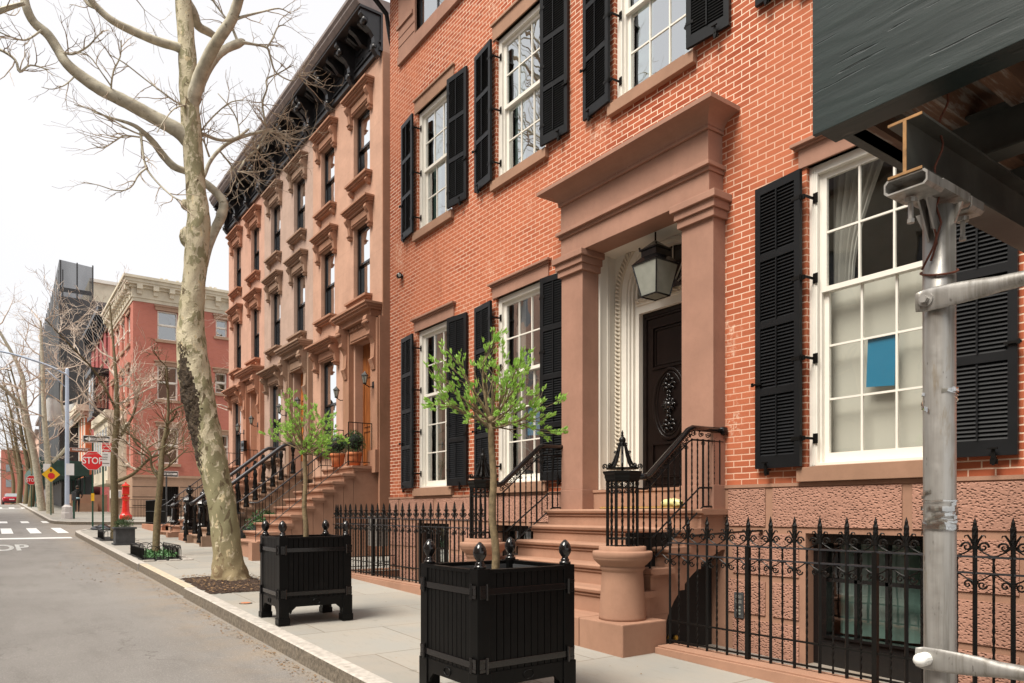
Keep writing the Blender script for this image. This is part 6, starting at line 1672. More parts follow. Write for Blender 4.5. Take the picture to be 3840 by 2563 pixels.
# parking regulation sign
t = thing('parking_sign', 'red and white parking sign on the tall green post by the kerb', 'parking sign', (3.25, 29.7, grade(29.7)), R(-3))
mb = MB(); mb.box(-.03, .03, .012, .034, -.1, 3.25); Lp('post', mb, 'post_green', t, bevel=.002)
mb = MB(); mb.box(-.03, .27, 0, .006, 2.90, 3.22); Lp('red_plate', mb, 'sign_red', t)
lettering('NO STANDING', .042, 'sign_white', t, (.12, -.004, 3.17), sx=.85); lettering('8AM-6PM', .050, 'sign_white', t, (.10, -.004, 3.08)); 
mb = MB(); mb.box(-.02, .20, -.004, -.001, 2.945, 2.975); mb.box(-.05, .23, -.004, -.001, 3.205, 3.215); Lp('red_plate_marks', mb, 'sign_white', t)
mb = MB(); mb.box(-.03, .27, 0, .006, 2.37, 2.88); Lp('white_plate', mb, 'sign_white', t)
lettering('1 HOUR', .05, 'sign_black', t, (.05, -.004, 2.80)); lettering('PARKING', .045, 'sign_black', t, (.05, -.004, 2.70)); lettering('9AM-7PM', .04, 'sign_black', t, (.05, -.004, 2.62))
mb = MB(); mb.box(-.03, .19, -.004, -.001, 2.47, 2.49); Lp('arrow_mark', mb, 'sign_black', t)
# street name sign and lamp post
t = thing('street_lamp', 'tall pale grey street lamp with a long curved arm over the road', 'street lamp', (3.13, 43.4, grade(43.4)))
mb = MB(); q = math.pi/8; mb.lathe([(.27, -.1), (.27, .30), (.25, .34), (.25, .62), (.15, .70), (.115, .74)], (0, 0, 0), 8, rot=q); Lp('base', mb, 'concrete', t)
mb = MB(); mb.lathe([(.115, .70), (.105, 3.0), (.085, 7.7), (.03, 7.75)], (0, 0, 0), 8, rot=q); Lp('pole', mb, 'lamp_grey', t)
mb = MB(); mb.smooth = True; pp, rr = smooth_path([(0, 0, 7.42), (-1.0, 0, 7.85), (-2.4, 0, 8.20), (-3.6, 0, 8.30)], [.055, .05, .045, .04], 6); mb.tube(pp, rr, 8); mb.tube([(0, 0, 6.7), (-.9, 0, 7.6)], .02, 6); Lp('arm', mb, 'lamp_grey', t)
mb = MB(); mb.smooth = True; mb.tube([(-3.4, 0, 8.30), (-3.7, 0, 8.32), (-4.3, 0, 8.33), (-4.5, 0, 8.32)], [.06, .15, .13, .04], 10); Lp('lamp_head', mb, 'dark_zinc', t)
mb = MB(); mb.box(-.06, .30, -.14, -.13, 2.25, 2.85); Lp('notice_plate', mb, 'sign_white', t)
t = thing('street_name_sign', 'brown street name sign fixed to the grey lamp post', 'street sign', (3.13, 43.4, grade(43.4)+3.58))
mb = MB(); mb.box(.12, 1.02, -.012, .012, -.11, .11); Lp('blade', mb, 'sign_brown', t)
lettering('PINEAPPLE ST', .135, 'sign_white', t, (.57, -.016, 0), sx=.87, bold=.003)
mb = MB(); mb.box(.13, 1.01, -.015, -.0125, .09, .10); mb.box(.05, .12, -.03, .03, -.08, .08); Lp('bracket', mb, 'sign_white', t)
t = thing('parking_meter', 'slim dark parking meter beside the lamp post base', 'parking meter', (3.47, 43.9, grade(43.9)))
mb = MB(); mb.tube([(0, 0, -.1), (0, 0, .95)], .05, 8); Lp('post', mb, 'post_green', t); mb = MB(); mb.box(-.10, .10, -.07, .07, .95, 1.4); Lp('head', mb, 'dark_zinc', t, bevel=.04)
# fire alarm box
t = thing('fire_alarm_box', 'bright red cast iron fire alarm post on the far corner', 'alarm box', (5.62, 42.0, grade(42.0)))
mb = MB(); mb.smooth = True; mb.lathe([(.30, -.1), (.30, .20), (.27, .24)], seg=8, rot=math.pi/8); Lp('base', mb, 'red_enamel', t)
mb = MB(); mb.lathe([(.26, .24), (.22, .30), (.185, .40), (.15, .95), (.16, 1.02), (.165, 1.05), (.20, 1.13), (.20, 1.17), (.12, 1.19), (.10, 1.24), (.16, 1.27), (.16, 1.30)], seg=10); Lp('pedestal', mb, 'red_enamel', t)
mb = MB(); mb.box(-.16, .16, -.14, .14, 1.30, 1.72); Lp('alarm_housing', mb, 'red_enamel', t, bevel=.03)
mb = MB(); mb.box(-.205, .205, -.185, .185, 1.72, 1.745); mb.box(-.17, .17, -.15, .15, 1.30, 1.315)
for s in (-1, 1):
    for k in range(5): mb.ball((s*(.015+.022*k), -.16, .985+.012*k*(k-1)*.4), .012, 1)
Lp('gilt_trim', mb, 'gold', t)
mb = MB(); mb.lathe([(.20, 1.745), (.19, 1.78), (.11, 1.84), (.06, 1.87), (.03, 1.90), (.045, 1.93), (.01, 1.96)], seg=8, rot=math.pi/8); Lp('cap', mb, 'red_enamel', t)
# small zinc planter with a conifer
t = thing('zinc_planter', 'small square dark zinc planter at the kerb with a bushy conifer', 'planter', (2.98, 22.55, grade(22.5)))
mb = MB(); mb.box(-.28, .28, -.28, .28, 0, .05); mb.box(-.24, .24, -.24, .24, .05, .44); mb.box(-.28, .28, -.28, .28, .44, .49); Lp('box', mb, 'dark_zinc', t, bevel=.008)
rnd = random.Random(5); mb = MB(); 
for k in range(5): leafy_ball(mb, (rnd.uniform(-.13, .13), rnd.uniform(-.1, .1), .60+rnd.uniform(-.05, .08)), .13, 260, rnd, 1.1, .06, .006)
Lp('conifer', mb, 'conifer_leaf', t, recalc=False)
# tree guards of bent hoops
def hoop_guard(x0, x1, y0, y1, z, label, nx, ny, H=.30):
    t = thing('tree_guard', label, 'tree guard', (x0, y0, z), 0, 'low black hoop tree guards')
    def hoop(mb, a, b):
        a, b = Vector(a), Vector(b); pts = [a]
        for i in range(9):
            q = math.pi*i/8; c = (a+b)/2; pts.append(c + (a-c)*math.cos(q) + Vector((0, 0, H*.62 + H*.38*math.sin(q))))
        pts.append(b); mb.tube(pts, .008, 5)
    for side in range(4):
        mb = MB(); mb.smooth = True
        if side < 2:
            X = 0 if side == 0 else x1-x0; step = (y1-y0)/ny
            for i in range(ny): 
                hoop(mb, (X, i*step, 0), (X, min(y1-y0, (i+1.6)*step), 0))
            L = [(X, 0), (X, y1-y0)]
        else:
            Y = 0 if side == 2 else y1-y0; step = (x1-x0)/nx
            for i in range(nx): hoop(mb, (i*step, Y, 0), (min(x1-x0, (i+1.6)*step), Y, 0))
            L = [(0, Y), (x1-x0, Y)]
        mb.tube([(*L[0], .04), (*L[1], .04)], .006, 4)
        Lp('hoop_panel', mb, 'iron', t, recalc=False)
    return t
hoop_guard(2.66, 3.36, 17.05, 19.1, grade(17.9), 'low black hoop guard round the small tree with ivy beneath', 4, 12)
hoop_guard(2.70, 3.40, 24.4, 26.0, grade(25.0), 'low black hoop guard behind the zinc planter', 4, 9)
o = mound('tree_pit_earth', 2.62, 3.42, 17.0, 19.2, .04, 'soil', 8, 4); o['kind'] = 'stuff'; o['label'] = 'dark earth inside the near hoop guard'
o = mound('tree_pit_earth', 2.62, 3.5, 24.2, 26.2, .04, 'soil', 8, 5); o['kind'] = 'stuff'; o['label'] = 'dark earth inside the far hoop guard'
mb = MB(); rnd = random.Random(14)
for k in range(650):
    x, y = rnd.uniform(2.7, 3.34), rnd.uniform(17.1, 18.9); 
    leaf(mb, (x, y, grade(y)+.03+rnd.uniform(0, .10)), (rnd.gauss(0, 1), rnd.gauss(0, 1), .5), rnd.uniform(.04, .08), .022, rnd)
o = link('ivy', mb.mesh('ivy', 'ivy_leaf', recalc=False)); o['kind'] = 'stuff'; o['label'] = 'green ivy leaves filling the near hoop guard'
mb = MB(); rnd = random.Random(2)
for (x0, y0, x1, y1) in ((2.58, 16.95, 3.6, 16.95), (3.5, 16.95, 3.5, 19.2), (3.5, 24.2, 3.55, 26.2)):
    n = int(math.hypot(x1-x0, y1-y0)/.24)
    for i in range(n):
        x, y = x0+(x1-x0)*(i+.5)/n, y0+(y1-y0)*(i+.5)/n; s = rnd.uniform(.09, .11); mb.box(x-s, x+s, y-.055 if y0 == y1 else y-s, y+.055 if y0 == y1 else y+s, grade(y)-.05, grade(y)+rnd.uniform(.015, .035))
o = link('edging_stones', mb.mesh('edging_stones', 'kerb_stone', bevel=.012)); o['kind'] = 'structure'

# ------------------------------------------------ bare street trees
def street_tree(loc, label, seq, seed, trunkm='young_bark', twigm='twig_pale', kids=3, lvl=3, L=1.5, r0=.03, n_l=9, up=.25, spread=.7, zmin=.35, extra=(), wob=.18, name='bare_tree', group='bare street trees down the block', fork=None, dirb=None):
    t = thing(name, label, 'tree', loc, 0, group); rnd = random.Random(seed)
    mb = MB(); mb.smooth = True; p, r = smooth_path([q[0] for q in seq], [q[1] for q in seq], 4); mb.tube(p, r, 9, cap=False)
    for ex in extra: pe, re = smooth_path([q[0] for q in ex], [q[1] for q in ex], 4); mb.tube(pe, re, 8, cap=False)
    Lp('trunk', mb, trunkm, t, recalc=False)
    b = MB(); tips = []
    allp = [(p, r)] + [smooth_path([q[0] for q in ex], [q[1] for q in ex], 4) for ex in extra]
    for pp, rr in allp:
        m = len(pp)
        for k in range(n_l):
            i = int(m*(zmin + (1-zmin)*(k+.5)/n_l)); i = min(m-1, i)
            a = rnd.uniform(0, 6.28); d = Vector((math.cos(a), math.sin(a), rnd.uniform(.2, .9)))
            if dirb: d += Vector(dirb)
            grow(b, pp[i], d, max(.012, min(r0, rr[i]*.7)), L*rnd.uniform(.6, 1.1)*(1.1 - .4*k/n_l), lvl, rnd, tips, spread, up, kids, 5, wob, .62, .004)
    Lp('branches', b, twigm, t, recalc=False); return t
street_tree((3.05, 18.2, grade(18.2)), 'slim bare tree with dark bark rising from the ivy filled hoop guard',
  [((0, 0, 0), .085), ((.05, .1, .9), .075), ((.12, .1, 1.8), .07), ((.18, .2, 2.5), .055), ((.3, .2, 3.3), .035), ((.25, .1, 4.4), .02)], 3, L=.95, r0=.028, n_l=8, kids=3,
  extra=([((.1, .1, 1.75), .03), ((-.05, .2, 2.05), .03), ((-.1, .2, 2.4), .025), ((-.35, .3, 2.7), .018)],), twigm='young_bark')
street_tree((3.0, 24.6, grade(24.6)), 'taller bare tree with a forked trunk growing behind the zinc planter',
  [((0, 0, 0), .12), ((.0, 0, 1.2), .105), ((-.02, .0, 2.4), .10), ((.05, 0, 3.6), .09), ((.05, 0, 4.6), .06), ((.0, .2, 5.8), .035), ((-.1, .3, 7.2), .018)], 8, L=1.35, r0=.04, n_l=9, kids=3, zmin=.42,
  extra=([((0, 0, 1.75), .06), ((.45, -.3, 2.0), .05), ((.9, -.6, 2.5), .04), ((1.3, -.9, 2.6), .022)], [((.05, 0, 3.9), .035), ((-.5, -.3, 4.9), .03), ((-1.1, -.6, 5.5), .024), ((-1.8, -.8, 6.2), .014)], [((0, 0, 2.9), .05), ((.5, .1, 3.8), .04), ((.7, .1, 4.8), .025)]))
street_tree((2.95, 53.5, grade(53.5)), 'pale bare tree with a straight trunk beyond the crossing, close to the shed',
  [((0, 0, 0), .22), ((-.1, 0, 3), .18), ((-.3, 0, 6), .14), ((-.4, 0, 9), .11), ((-.5, 0, 12), .05)], 4, L=2.4, r0=.05, n_l=12, kids=3, zmin=.3, trunkm='limb_bark', lvl=3,
  extra=([((.1, 0, 3.2), .11), ((1.0, 0, 4.6), .09), ((.6, 0, 7), .07), ((.7, 0, 9.5), .04)],))
street_tree((2.85, 60, grade(60)), 'bare sycamore leaning left with heavy limbs beyond the crossing',
  [((0, 0, 0), .26), ((-.4, 0, 3.5), .22), ((-1.0, 0, 7), .19), ((-1.2, 0, 9.5), .13), ((-2.6, 0, 12.5), .07)], 14, L=3.0, r0=.06, n_l=10, kids=3, zmin=.3, trunkm='limb_bark', lvl=3,
  extra=([((-.9, 0, 6.8), .13), ((-2.0, -1, 8), .11), ((-3.4, -1.5, 9.2), .09), ((-4.6, -2, 11.5), .07)],))
for i, (x, y, s) in enumerate([(2.7, 74, 1.0), (2.8, 88, 1.1), (2.6, 104, 1.2), (2.9, 122, 1.1), (2.7, 145, 1.2)]):
    street_tree((x, y, grade(y)), ['bare street tree beside the second stop sign', 'bare street tree just past the parked red car', 'bare street tree third beyond the far crossing', 'bare street tree fourth beyond the far crossing', 'most distant bare street tree at the left edge'][i],
      [((0, 0, 0), .26*s), ((.2, 0, 3*s), .21*s), ((-.3, 0, 6*s), .15*s), ((-.8, 0, 9*s), .09*s), ((-1.5, 0, 12*s), .05*s)], 40+i, L=3.4*s, r0=.055, n_l=10, kids=3, zmin=.25, lvl=3, trunkm='young_bark', twigm='twig_bark', dirb=(-.6, 0, .1))
street_tree((13.0, 40.0, .9), 'bare tree on the side street showing between the sycamore and the brownstones',
  [((0, 0, 0), .25), ((.1, 0, 4), .2), ((.2, 0, 8), .15), ((.1, 0, 13), .07)], 61, L=3.2, r0=.07, n_l=14, kids=3, zmin=.4, lvl=3, dirb=(-.5, -.3, .2))

# ================================================================== buildings across the side street and beyond
def swap(x, y, z): return (y, x, z)      # facade that faces the camera end of the street
def plain_window(xf, X, c, w, z0, z1, par, trim, hood_=True, mat='white_paint'):
    y0, y1 = c-w/2, c+w/2
    fr = MB(); fr.xf = xf; sash(fr, X+.10, y0, y1, (z0+z1)/2, z1, 1, 1, .09, .09); sash(fr, X+.14, y0, y1, z0, (z0+z1)/2+.05, 1, 1, .09, .09)
    wd = W('window', fr, mat, par)
    p = MB(); p.xf = xf; p.quad((X+.16, y0, z0), (X+.16, y1, z0), (X+.16, y1, z1), (X+.16, y0, z1)); W('pane', p, 'glass_bright', wd, recalc=False)
    p = MB(); p.xf = xf; room_box(p, X+.21, y0, y1, z0, z1, .8); W('room', p, 'room', wd, recalc=False)
    s = MB(); s.xf = xf; s.box(X-.10, X+.05, y0-.12, y1+.12, z0-.16, z0)
    if hood_:
        q_ = MB(); q_.xf = xf; q_.box(X-.08, X+.05, y0-.12, y1+.12, z1, z1+.22); q_.box(X-.14, X+.05, y0-.18, y1+.18, z1+.22, z1+.3)
        W('lintel', q_, trim, wd)
    W('sill', s, trim, wd); return wd
YC, XC = 46.5, 6.6
ch = thing('corner_brick_house', 'rose red brick corner house with a cream cornice across the side street', 'house', (XC, YC, 0))
fw = [(8.43, 1.10, 11.54, 13.25), (8.43, 1.12, 8.02, 10.01), (8.47, 1.12, 4.24, 6.42), (11.48, .68, 12.18, 13.24), (11.45, .68, 8.7, 9.96), (11.6, .6, 4.6, 6.15), (15, 1.1, 11.54, 13.25), (15, 1.1, 8.02, 10.01)]
ops = [(c-w/2, c+w/2, a, b, .2) for c, w, a, b in fw]
mb = MB(); mb.xf = swap; wall_front(mb, YC, XC, 20, 3.44, 13.8, ops)
lw = [(48.2, 1.2), (50.4, 1.2), (52.6, 1.2), (54.8, 1.2)]
lops = [(c-w/2, c+w/2, a, b, .2) for c, w in lw for a, b in ((11.3, 13.15), (7.9, 9.9))] + [(48.2-.6, 48.2+.6, 4.3, 6.4, .2)]
mb.xf = None; wall_front(mb, XC, YC, 56.6, 3.44, 13.8, lops)
mb.quad((XC, YC, 14.4), (20, YC, 14.4), (20, 56.6, 14.4), (XC, 56.6, 14.4)); mb.quad((20, YC, 3.4), (20, 56.6, 3.4), (20, 56.6, 14.4), (20, YC, 14.4)); mb.quad((XC, 56.6, 3.4), (20, 56.6, 3.4), (20, 56.6, 14.4), (XC, 56.6, 14.4))
W('brick_wall', mb, 'brick_rose', ch, recalc=False)
mb = MB(); mb.xf = swap; wall_front(mb, YC-.04, XC-.04, 20, .4, 3.44, [(8.08, 9.03, 1.15, 2.9, .4)]); mb.xf = None; wall_front(mb, XC-.04, YC-.04, 56.6, .4, 3.44, [])
mb.xf = swap; mb.box(YC-.10, YC+.05, XC-.10, 20, 3.40, 3.55)
for z in (1.75, 2.25, 2.85): mb.m = 1; mb.box(YC-.046, YC-.03, XC-.04, 8.0, z, z+.03); mb.box(YC-.046, YC-.03, 9.1, 20, z, z+.03); mb.m = 0
W('stone_base', mb, ['tan_stone', 'dark'], ch, recalc=False)
for c, w, a, b in fw: plain_window(swap, YC, c, w, a, b, ch, 'tan_stone')
for c, w in lw:
    for a, b in ((11.3, 13.15), (7.9, 9.9)): plain_window(None, XC, c, w, a, b, ch, 'tan_stone')
plain_window(None, XC, 48.2, 1.2, 4.3, 6.4, ch, 'cream_stone')
mb = MB(); mb.xf = swap; mb.box(YC+.3, YC+.34, 8.08, 9.03, 1.15, 2.9)
for k in range(9): mb.box(YC-.02, YC+.0, 8.1+k*.11, 8.13+k*.11, 1.15, 2.9)
W('barred_window', mb, 'iron', ch)
mb = MB()
for i, (pr, a, b) in enumerate(((.04, 13.60, 13.80), (.10, 13.80, 14.35), (.22, 14.35, 14.50), (.46, 14.62, 14.80), (.55, 14.80, 14.95), (.40, 14.50, 14.62))):
    mb.box(XC-pr, 20, YC-pr, 56.6+pr*.2, a, b)
for k in range(16):
    x = XC+.15 + k*.86
    if x < 19.8: mb.box(x, x+.3, YC-.42, YC-.1, 14.25, 14.5); mb.box(x+.03, x+.27, YC-.25, YC-.1, 14.0, 14.25)
for k in range(12): y = YC+.1+k*.86; mb.box(XC-.42, XC-.1, y, y+.3, 14.25, 14.5); mb.box(XC-.25, XC-.1, y+.03, y+.27, 14.0, 14.25)
W('cornice', mb, 'cream_stone', ch)
mb = MB()
for x in (8.2, 9.1, 11.0): 
    mb.box(x, x+.5, YC+1, YC+1.5, 14.95, 15.25); 
    for k in (0, .28): mb.box(x+k+.02, x+k+.18, YC+1.1, YC+1.3, 15.25, 15.5)
W('chimney_pots', mb, 'cream_stone', ch)
mb = MB(); mb.box(XC-1.0, XC, 49.0, 56.2, 3.3, 7.0); mb.box(XC-1.15, XC, 48.9, 56.3, 7.0, 7.5); mb.box(XC-1.1, XC, 48.95, 56.25, 3.1, 3.3)
W('cream_bay', mb, 'cream_stone', ch)
mb = MB()
for k in range(5): mb.box(XC-1.02, XC-1.0, 49.4+k*1.4, 50.2+k*1.4, 3.9, 6.5)
for z in (4.6, 5.3): mb.box(XC-1.0, XC-.5, 48.98, 49.0, z-.3, z+.2)
W('bay_windows', mb, 'car_glass', ch)
t = thing('air_conditioner', 'white window air conditioner low on the cream shop front', 'air conditioner', (6.0, 48.85, 2.2)); mb = MB(); mb.box(-.3, .3, -.35, .1, 0, .5); Lp('case', mb, 'white_paint', t, bevel=.03)
mb = MB(); [mb.box(-.22, .22, -.36, -.352, .08+k*.08, .12+k*.08) for k in range(5)]; Lp('grille', mb, 'lamp_grey', t)
low_rail('iron_railing', (5.8, 45.6), (9.8, 45.6), 'black iron railing before the base of the brick corner house', 26, 1.05, 1.05)
# house with the dark cornice and black bay
dk = thing('dark_cornice_house', 'maroon brick house with a dark bracketed cornice and black bay window', 'house', (XC, 57, 0))
dops = [(c-.55, c+.55, a, b, .2) for c in (58.2, 60.6, 63, 65.6) for a, b in ((12.2, 14.2), (8.6, 10.6))] 
mb = MB(); wall_front(mb, XC, 56.65, 68, .8, 15.2, dops); body(mb, XC, 18, 56.65, 68, .8, 15.2); W('brick_wall', mb, 'brick_maroon', dk, recalc=False)
for o_ in dops: plain_window(None, XC, (o_[0]+o_[1])/2, 1.1, o_[2], o_[3], dk, 'grey_trim', mat='gloss_black')
mb = MB(); mb.box(XC-.7, XC+.1, 56.65, 68, 15.3, 15.6); mb.box(XC-.15, XC+.1, 56.65, 68, 13.9+.6, 15.3)
for k in range(14): y = 56.8+k*.83; mb.prism([(XC-.1, 15.3), (XC-.65, 15.3), (XC-.6, 15.1), (XC-.25, 14.6), (XC-.1, 14.3)], 'y', y, y+.22)
W('cornice', mb, 'cornice_black', dk)
mb = MB(); mb.box(XC-.9, XC, 57.2, 60.4, 8.2, 11.0); mb.box(XC-1.1, XC, 57.0, 60.6, 11.0, 11.35); mb.box(XC-1.0, XC, 57.1, 60.5, 7.9, 8.2); W('black_bay', mb, 'cornice_black', dk)
mb = MB(); mb.box(XC-.8, XC-.1, 57.18, 57.2, 8.6, 10.8); mb.box(XC-.93, XC-.9, 57.5, 58.6, 8.6, 10.8); mb.box(XC-.93, XC-.9, 59, 60.1, 8.6, 10.8); W('bay_windows', mb, 'glass_bright', dk)
mb = MB(); mb.box(XC-2.2, XC, 58, 60, .9, 2.6); mb.box(XC-2.4, XC-.6, 57.7, 58, .9, 2.0); mb.box(XC-2.4, XC-.6, 60, 60.3, .9, 2.0); W('stoop', mb, 'tan_stone', dk)
# orange brick house, its end just seen beyond
og = thing('orange_brick_house', 'orange brick house end with a small cream cornice by the netted scaffold', 'house', (6.2, 68, 0))
mb = MB(); wall_front(mb, 6.2, 68.05, 76, .9, 9.6, []); body(mb, 6.2, 16, 68.05, 76, .9, 9.6); mb.m = 1
for k in range(3): mb.box(6.14, 6.2, 68.3+k*2.2, 68.9+k*2.2, 5.5, 9.2)
W('brick_wall', mb, ['brick_orange', 'white_paint'], og, recalc=False)
mb = MB(); mb.box(5.5, 16, 67.6, 76, 9.6, 10.1); mb.box(5.8, 16, 67.8, 76, 9.3, 9.6); W('cornice', mb, 'cream_stone', og)
# scaffold tower in netting
tw_ = thing('scaffolded_tower', 'tall building wrapped in dark scaffold netting over a green shed', 'building', (4.8, 74, 0))
mb = MB(); mb.box(5.05, 12, 76.2, 107, .9, 20.8); W('brick_core', mb, 'roofing', tw_)
mb = MB()
for z in range(5): mb.box(5.03, 12, 76.15, 76.2, 4.6+3.2*z, 5.3+3.2*z); 
W('floor_bands', mb, 'tan_stone', tw_)
mb = MB(); mb.quad((4.75, 74, 4.5), (7.35, 74, 4.5), (7.35, 74, 23.2), (4.75, 74, 23.4))
mb.quad((4.75, 74, 4.5), (4.75, 108, 4.5), (4.75, 108, 21), (4.75, 74, 23.4)); W('debris_netting', mb, 'netting', tw_, recalc=False)
mb = MB()
for k in range(14): mb.tube([(4.85, 74.1+k*2.5, 4), (4.85, 74.1+k*2.5, 23.2)], .05, 4); mb.tube([(5.02, 74.1+k*2.5, 4), (5.02, 74.1+k*2.5, 22.6)], .05, 4)
for x in (4.85, 6.1, 7.3): mb.tube([(x, 74.08, 4), (x, 74.08, 23.4)], .06, 4)
for z in range(9): mb.box(4.8, 7.3, 74.1, 75.4, 5+2.0*z, 5.06+2.0*z); mb.box(4.8, 5.04, 75.4, 107, 5+2.0*z, 5.06+2.0*z)
W('scaffold_frame', mb, 'dark_zinc', tw_)
mb = MB(); mb.smooth = True; P = []; rnd = random.Random(3)
for j in range(8):
    for i in range(10): P.append((3.6+i*.28+rnd.uniform(-.1, .1), 73.5-.3*math.sin(i), 9.0+j*.28+.25*math.sin(i*.8)+rnd.uniform(-.1, .1)))
b = mb.addv(P); mb.addf(b, [(j*10+i, j*10+i+1, (j+1)*10+i+1, (j+1)*10+i) for j in range(7) for i in range(9)]); W('loose_tarpaulin', mb, 'plastic_wrap', tw_, recalc=False)
cb_ = thing('cream_apartment_block', 'pale cream apartment block showing between the netting and the brick corner house', 'building', (7.4, 80, 0))
cops = [(y-.6, y+.6, z, z+1.9, .2) for y in (8.7, 10.7, 12.7, 14.7) for z in (16.5, 13, 9.5)]
mb = MB(); mb.xf = swap; wall_front(mb, 78, 7.4, 22, 1, 21.0, cops); body(mb, 78, 90, 7.4, 22, 1, 23.2); mb.quad((78, 7.4, 21), (78, 22, 21), (78, 22, 23.2), (78, 7.4, 23.2)); W('wall', mb, 'cream_stone', cb_, recalc=False)
for o_ in cops: plain_window(swap, 78, (o_[0]+o_[1])/2, 1.2, o_[2], o_[3], cb_, 'cream_stone', False)
mb = MB(); mb.xf = swap; mb.box(77.7, 78, 7.4, 22, 20.2, 20.5); mb.box(77.8, 78, 7.4, 22, 23.0, 23.3); W('band_course', mb, 'white_paint', cb_)
# green shed under the tower
gs = thing('green_shed', 'dark green sidewalk shed with a deep plywood parapet beyond the crossing', 'sidewalk shed', (2.9, 62, 0))
mb = MB(); mb.box(2.8, 2.9, 62, 92, 4.25, 5.35); mb.box(2.9, 5.9, 62, 62.1, 4.05, 5.15); mb.box(2.9, 5.9, 62.1, 92, 4.2, 4.3); W('parapet', mb, 'shed_green', gs)
mb = MB()
for k in range(9): y = 62.3+k*3.5; mb.tube([(3.0, y, grade(y)), (3.0, y, 4.3)], .06, 6); mb.tube([(5.6, y, grade(y)), (5.6, y, 4.3)], .06, 6); mb.tube([(3.0, y, 4.0), (3.0, y+3.4, 2.9)], .03, 4)
mb.tube([(3.0, 62.3, 2.6), (3.0, 92, 3.2)], .03, 5)
W('posts', mb, 'shed_green', gs)
mb = MB(); mb.box(6.0, 6.1, 62, 92, 1.3, 4.2); W('hoarding', mb, 'dark', gs)
stop_sign(2.62, 71, 4.0, .40, 'small distant red stop sign on the left, before the parked red car', 4.5, grade(71))
t = thing('warning_sign', 'yellow diamond stop ahead warning sign behind a pale tree trunk', 'warning sign', (2.80, 50, grade(50)))
mb = MB(); mb.box(-.03, .03, .01, .04, -.1, 2.9); Lp('post', mb, 'post_green', t)
mb = MB(); mb.prism([(0, 1.93), (.46, 2.39), (0, 2.85), (-.46, 2.39)], 'y', 0, .006); Lp('diamond', mb, 'sign_yellow', t)
mb = MB(); mb.prism([(.02+a, 2.30+b) for a, b in octagon(.19)], 'y', -.004, -.001); Lp('octagon_symbol', mb, 'sign_red', t)
mb = MB(); mb.prism([(-.08, 2.62), (0, 2.76), (.08, 2.62), (.035, 2.62), (.035, 2.53), (-.035, 2.53), (-.035, 2.62)], 'y', -.004, -.001); Lp('arrow_symbol', mb, 'sign_black', t)
mb = MB(); mb.box(-.38, -.02, .05, .056, 2.55, 3.0); Lp('white_plate', mb, 'sign_white', t)
# far row closing the view on the left
for i, (y0, y1, m, H) in enumerate([(108.2, 120, 'brick_pale', 13), (120.2, 134, 'brick_rose', 12), (134.2, 150, 'tan_stone', 14), (150.2, 175, 'brick_pale', 13)]):
    b_ = thing('row_house', ['pale brick row house past the scaffold tower', 'rose brick row house second past the scaffold tower', 'tan row house third past the scaffold tower', 'pinkish row house farthest down the street'][i], 'house', (6.6, y0, 0), 0, 'distant row houses down the street')
    cops = [(y0+1.2+3*k, y0+2.4+3*k, z, z+1.9, .2) for k in range(int((y1-y0-1)/3)) for z in (3.8, 7, 10.2)]
    mb = MB(); wall_front(mb, 6.6, y0, y1, 1, H+2.3, cops); body(mb, 6.6, 18, y0, y1, 1, H+2.3); W('wall', mb, m, b_, recalc=False)
    mb = MB(); 
    for o_ in cops: mb.box(6.75, 6.8, o_[0], o_[1], o_[2], o_[3])
    W('windows', mb, 'car_glass', b_)
    mb = MB(); mb.box(6.1, 6.7, y0, y1, H+2.3, H+2.8); W('cornice', mb, 'cornice_grey', b_)
for i, (x, m) in enumerate([(-9.0, 'brick_pale'), (2.0, 'brick_rose')]):
    b_ = thing('end_house', ['pale brick house closing the far end of the street', 'rose brick house at the far end of the street'][i], 'house', (x, 235, 0)); mb = MB(); mb.box(x, x+10.8, 235, 245, 1, 16+i*2); W('wall', mb, m, b_)
    mb = MB(); [mb.box(x+1+k*2.6, x+2.2+k*2.6, 234.9, 235, z, z+2) for k in range(4) for z in (4, 8, 12)]; W('windows', mb, 'car_glass', b_)
# ------------------------------------------------ red car seen from behind
t = thing('red_car', 'red saloon car seen from behind, parked far down on the left', 'car', (1.94, 108, grade(108)-.14))
mb = MB(); mb.smooth = True
sec = [(-2.25, .86, .42, .92), (-2.1, .90, .30, 1.0), (-1.4, .92, .26, 1.03), (1.2, .92, .26, .98), (2.0, .88, .3, .85), (2.3, .75, .4, .7)]
P = []; 
for y, w, z0, z1 in sec:
    for a in range(12): q = 2*math.pi*(a+.5)/12; cx_, cz_ = math.cos(q), math.sin(q); P.append((w*(abs(cx_)**.45)*(1 if cx_ > 0 else -1), y, (z0+z1)/2 + (z1-z0)/2*(abs(cz_)**.45)*(1 if cz_ > 0 else -1)))
b = mb.addv(P); n = 12; mb.addf(b, [(i*n+k, i*n+(k+1) % n, (i+1)*n+(k+1) % n, (i+1)*n+k) for i in range(len(sec)-1) for k in range(n)] + [tuple(range(n)), tuple((len(sec)-1)*n+k for k in range(n))])
Lp('body', mb, 'car_red', t)
mb = MB(); mb.prism([(-2.0, 1.0), (-1.25, 1.42), (.2, 1.45), (1.1, 1.0)], 'x', -.68, .68); Lp('roof', mb, 'car_red', t, bevel=.08)
mb = MB(); b = mb.addv([(-.72, -2.02, 1.03), (.72, -2.02, 1.03), (.6, -1.33, 1.41), (-.6, -1.33, 1.41)]); mb.addf(b, [(0, 1, 2, 3)]); mb.box(-.72, .72, -1.0, .6, 1.05, 1.36); Lp('rear_window', mb, 'car_glass', t, recalc=False)
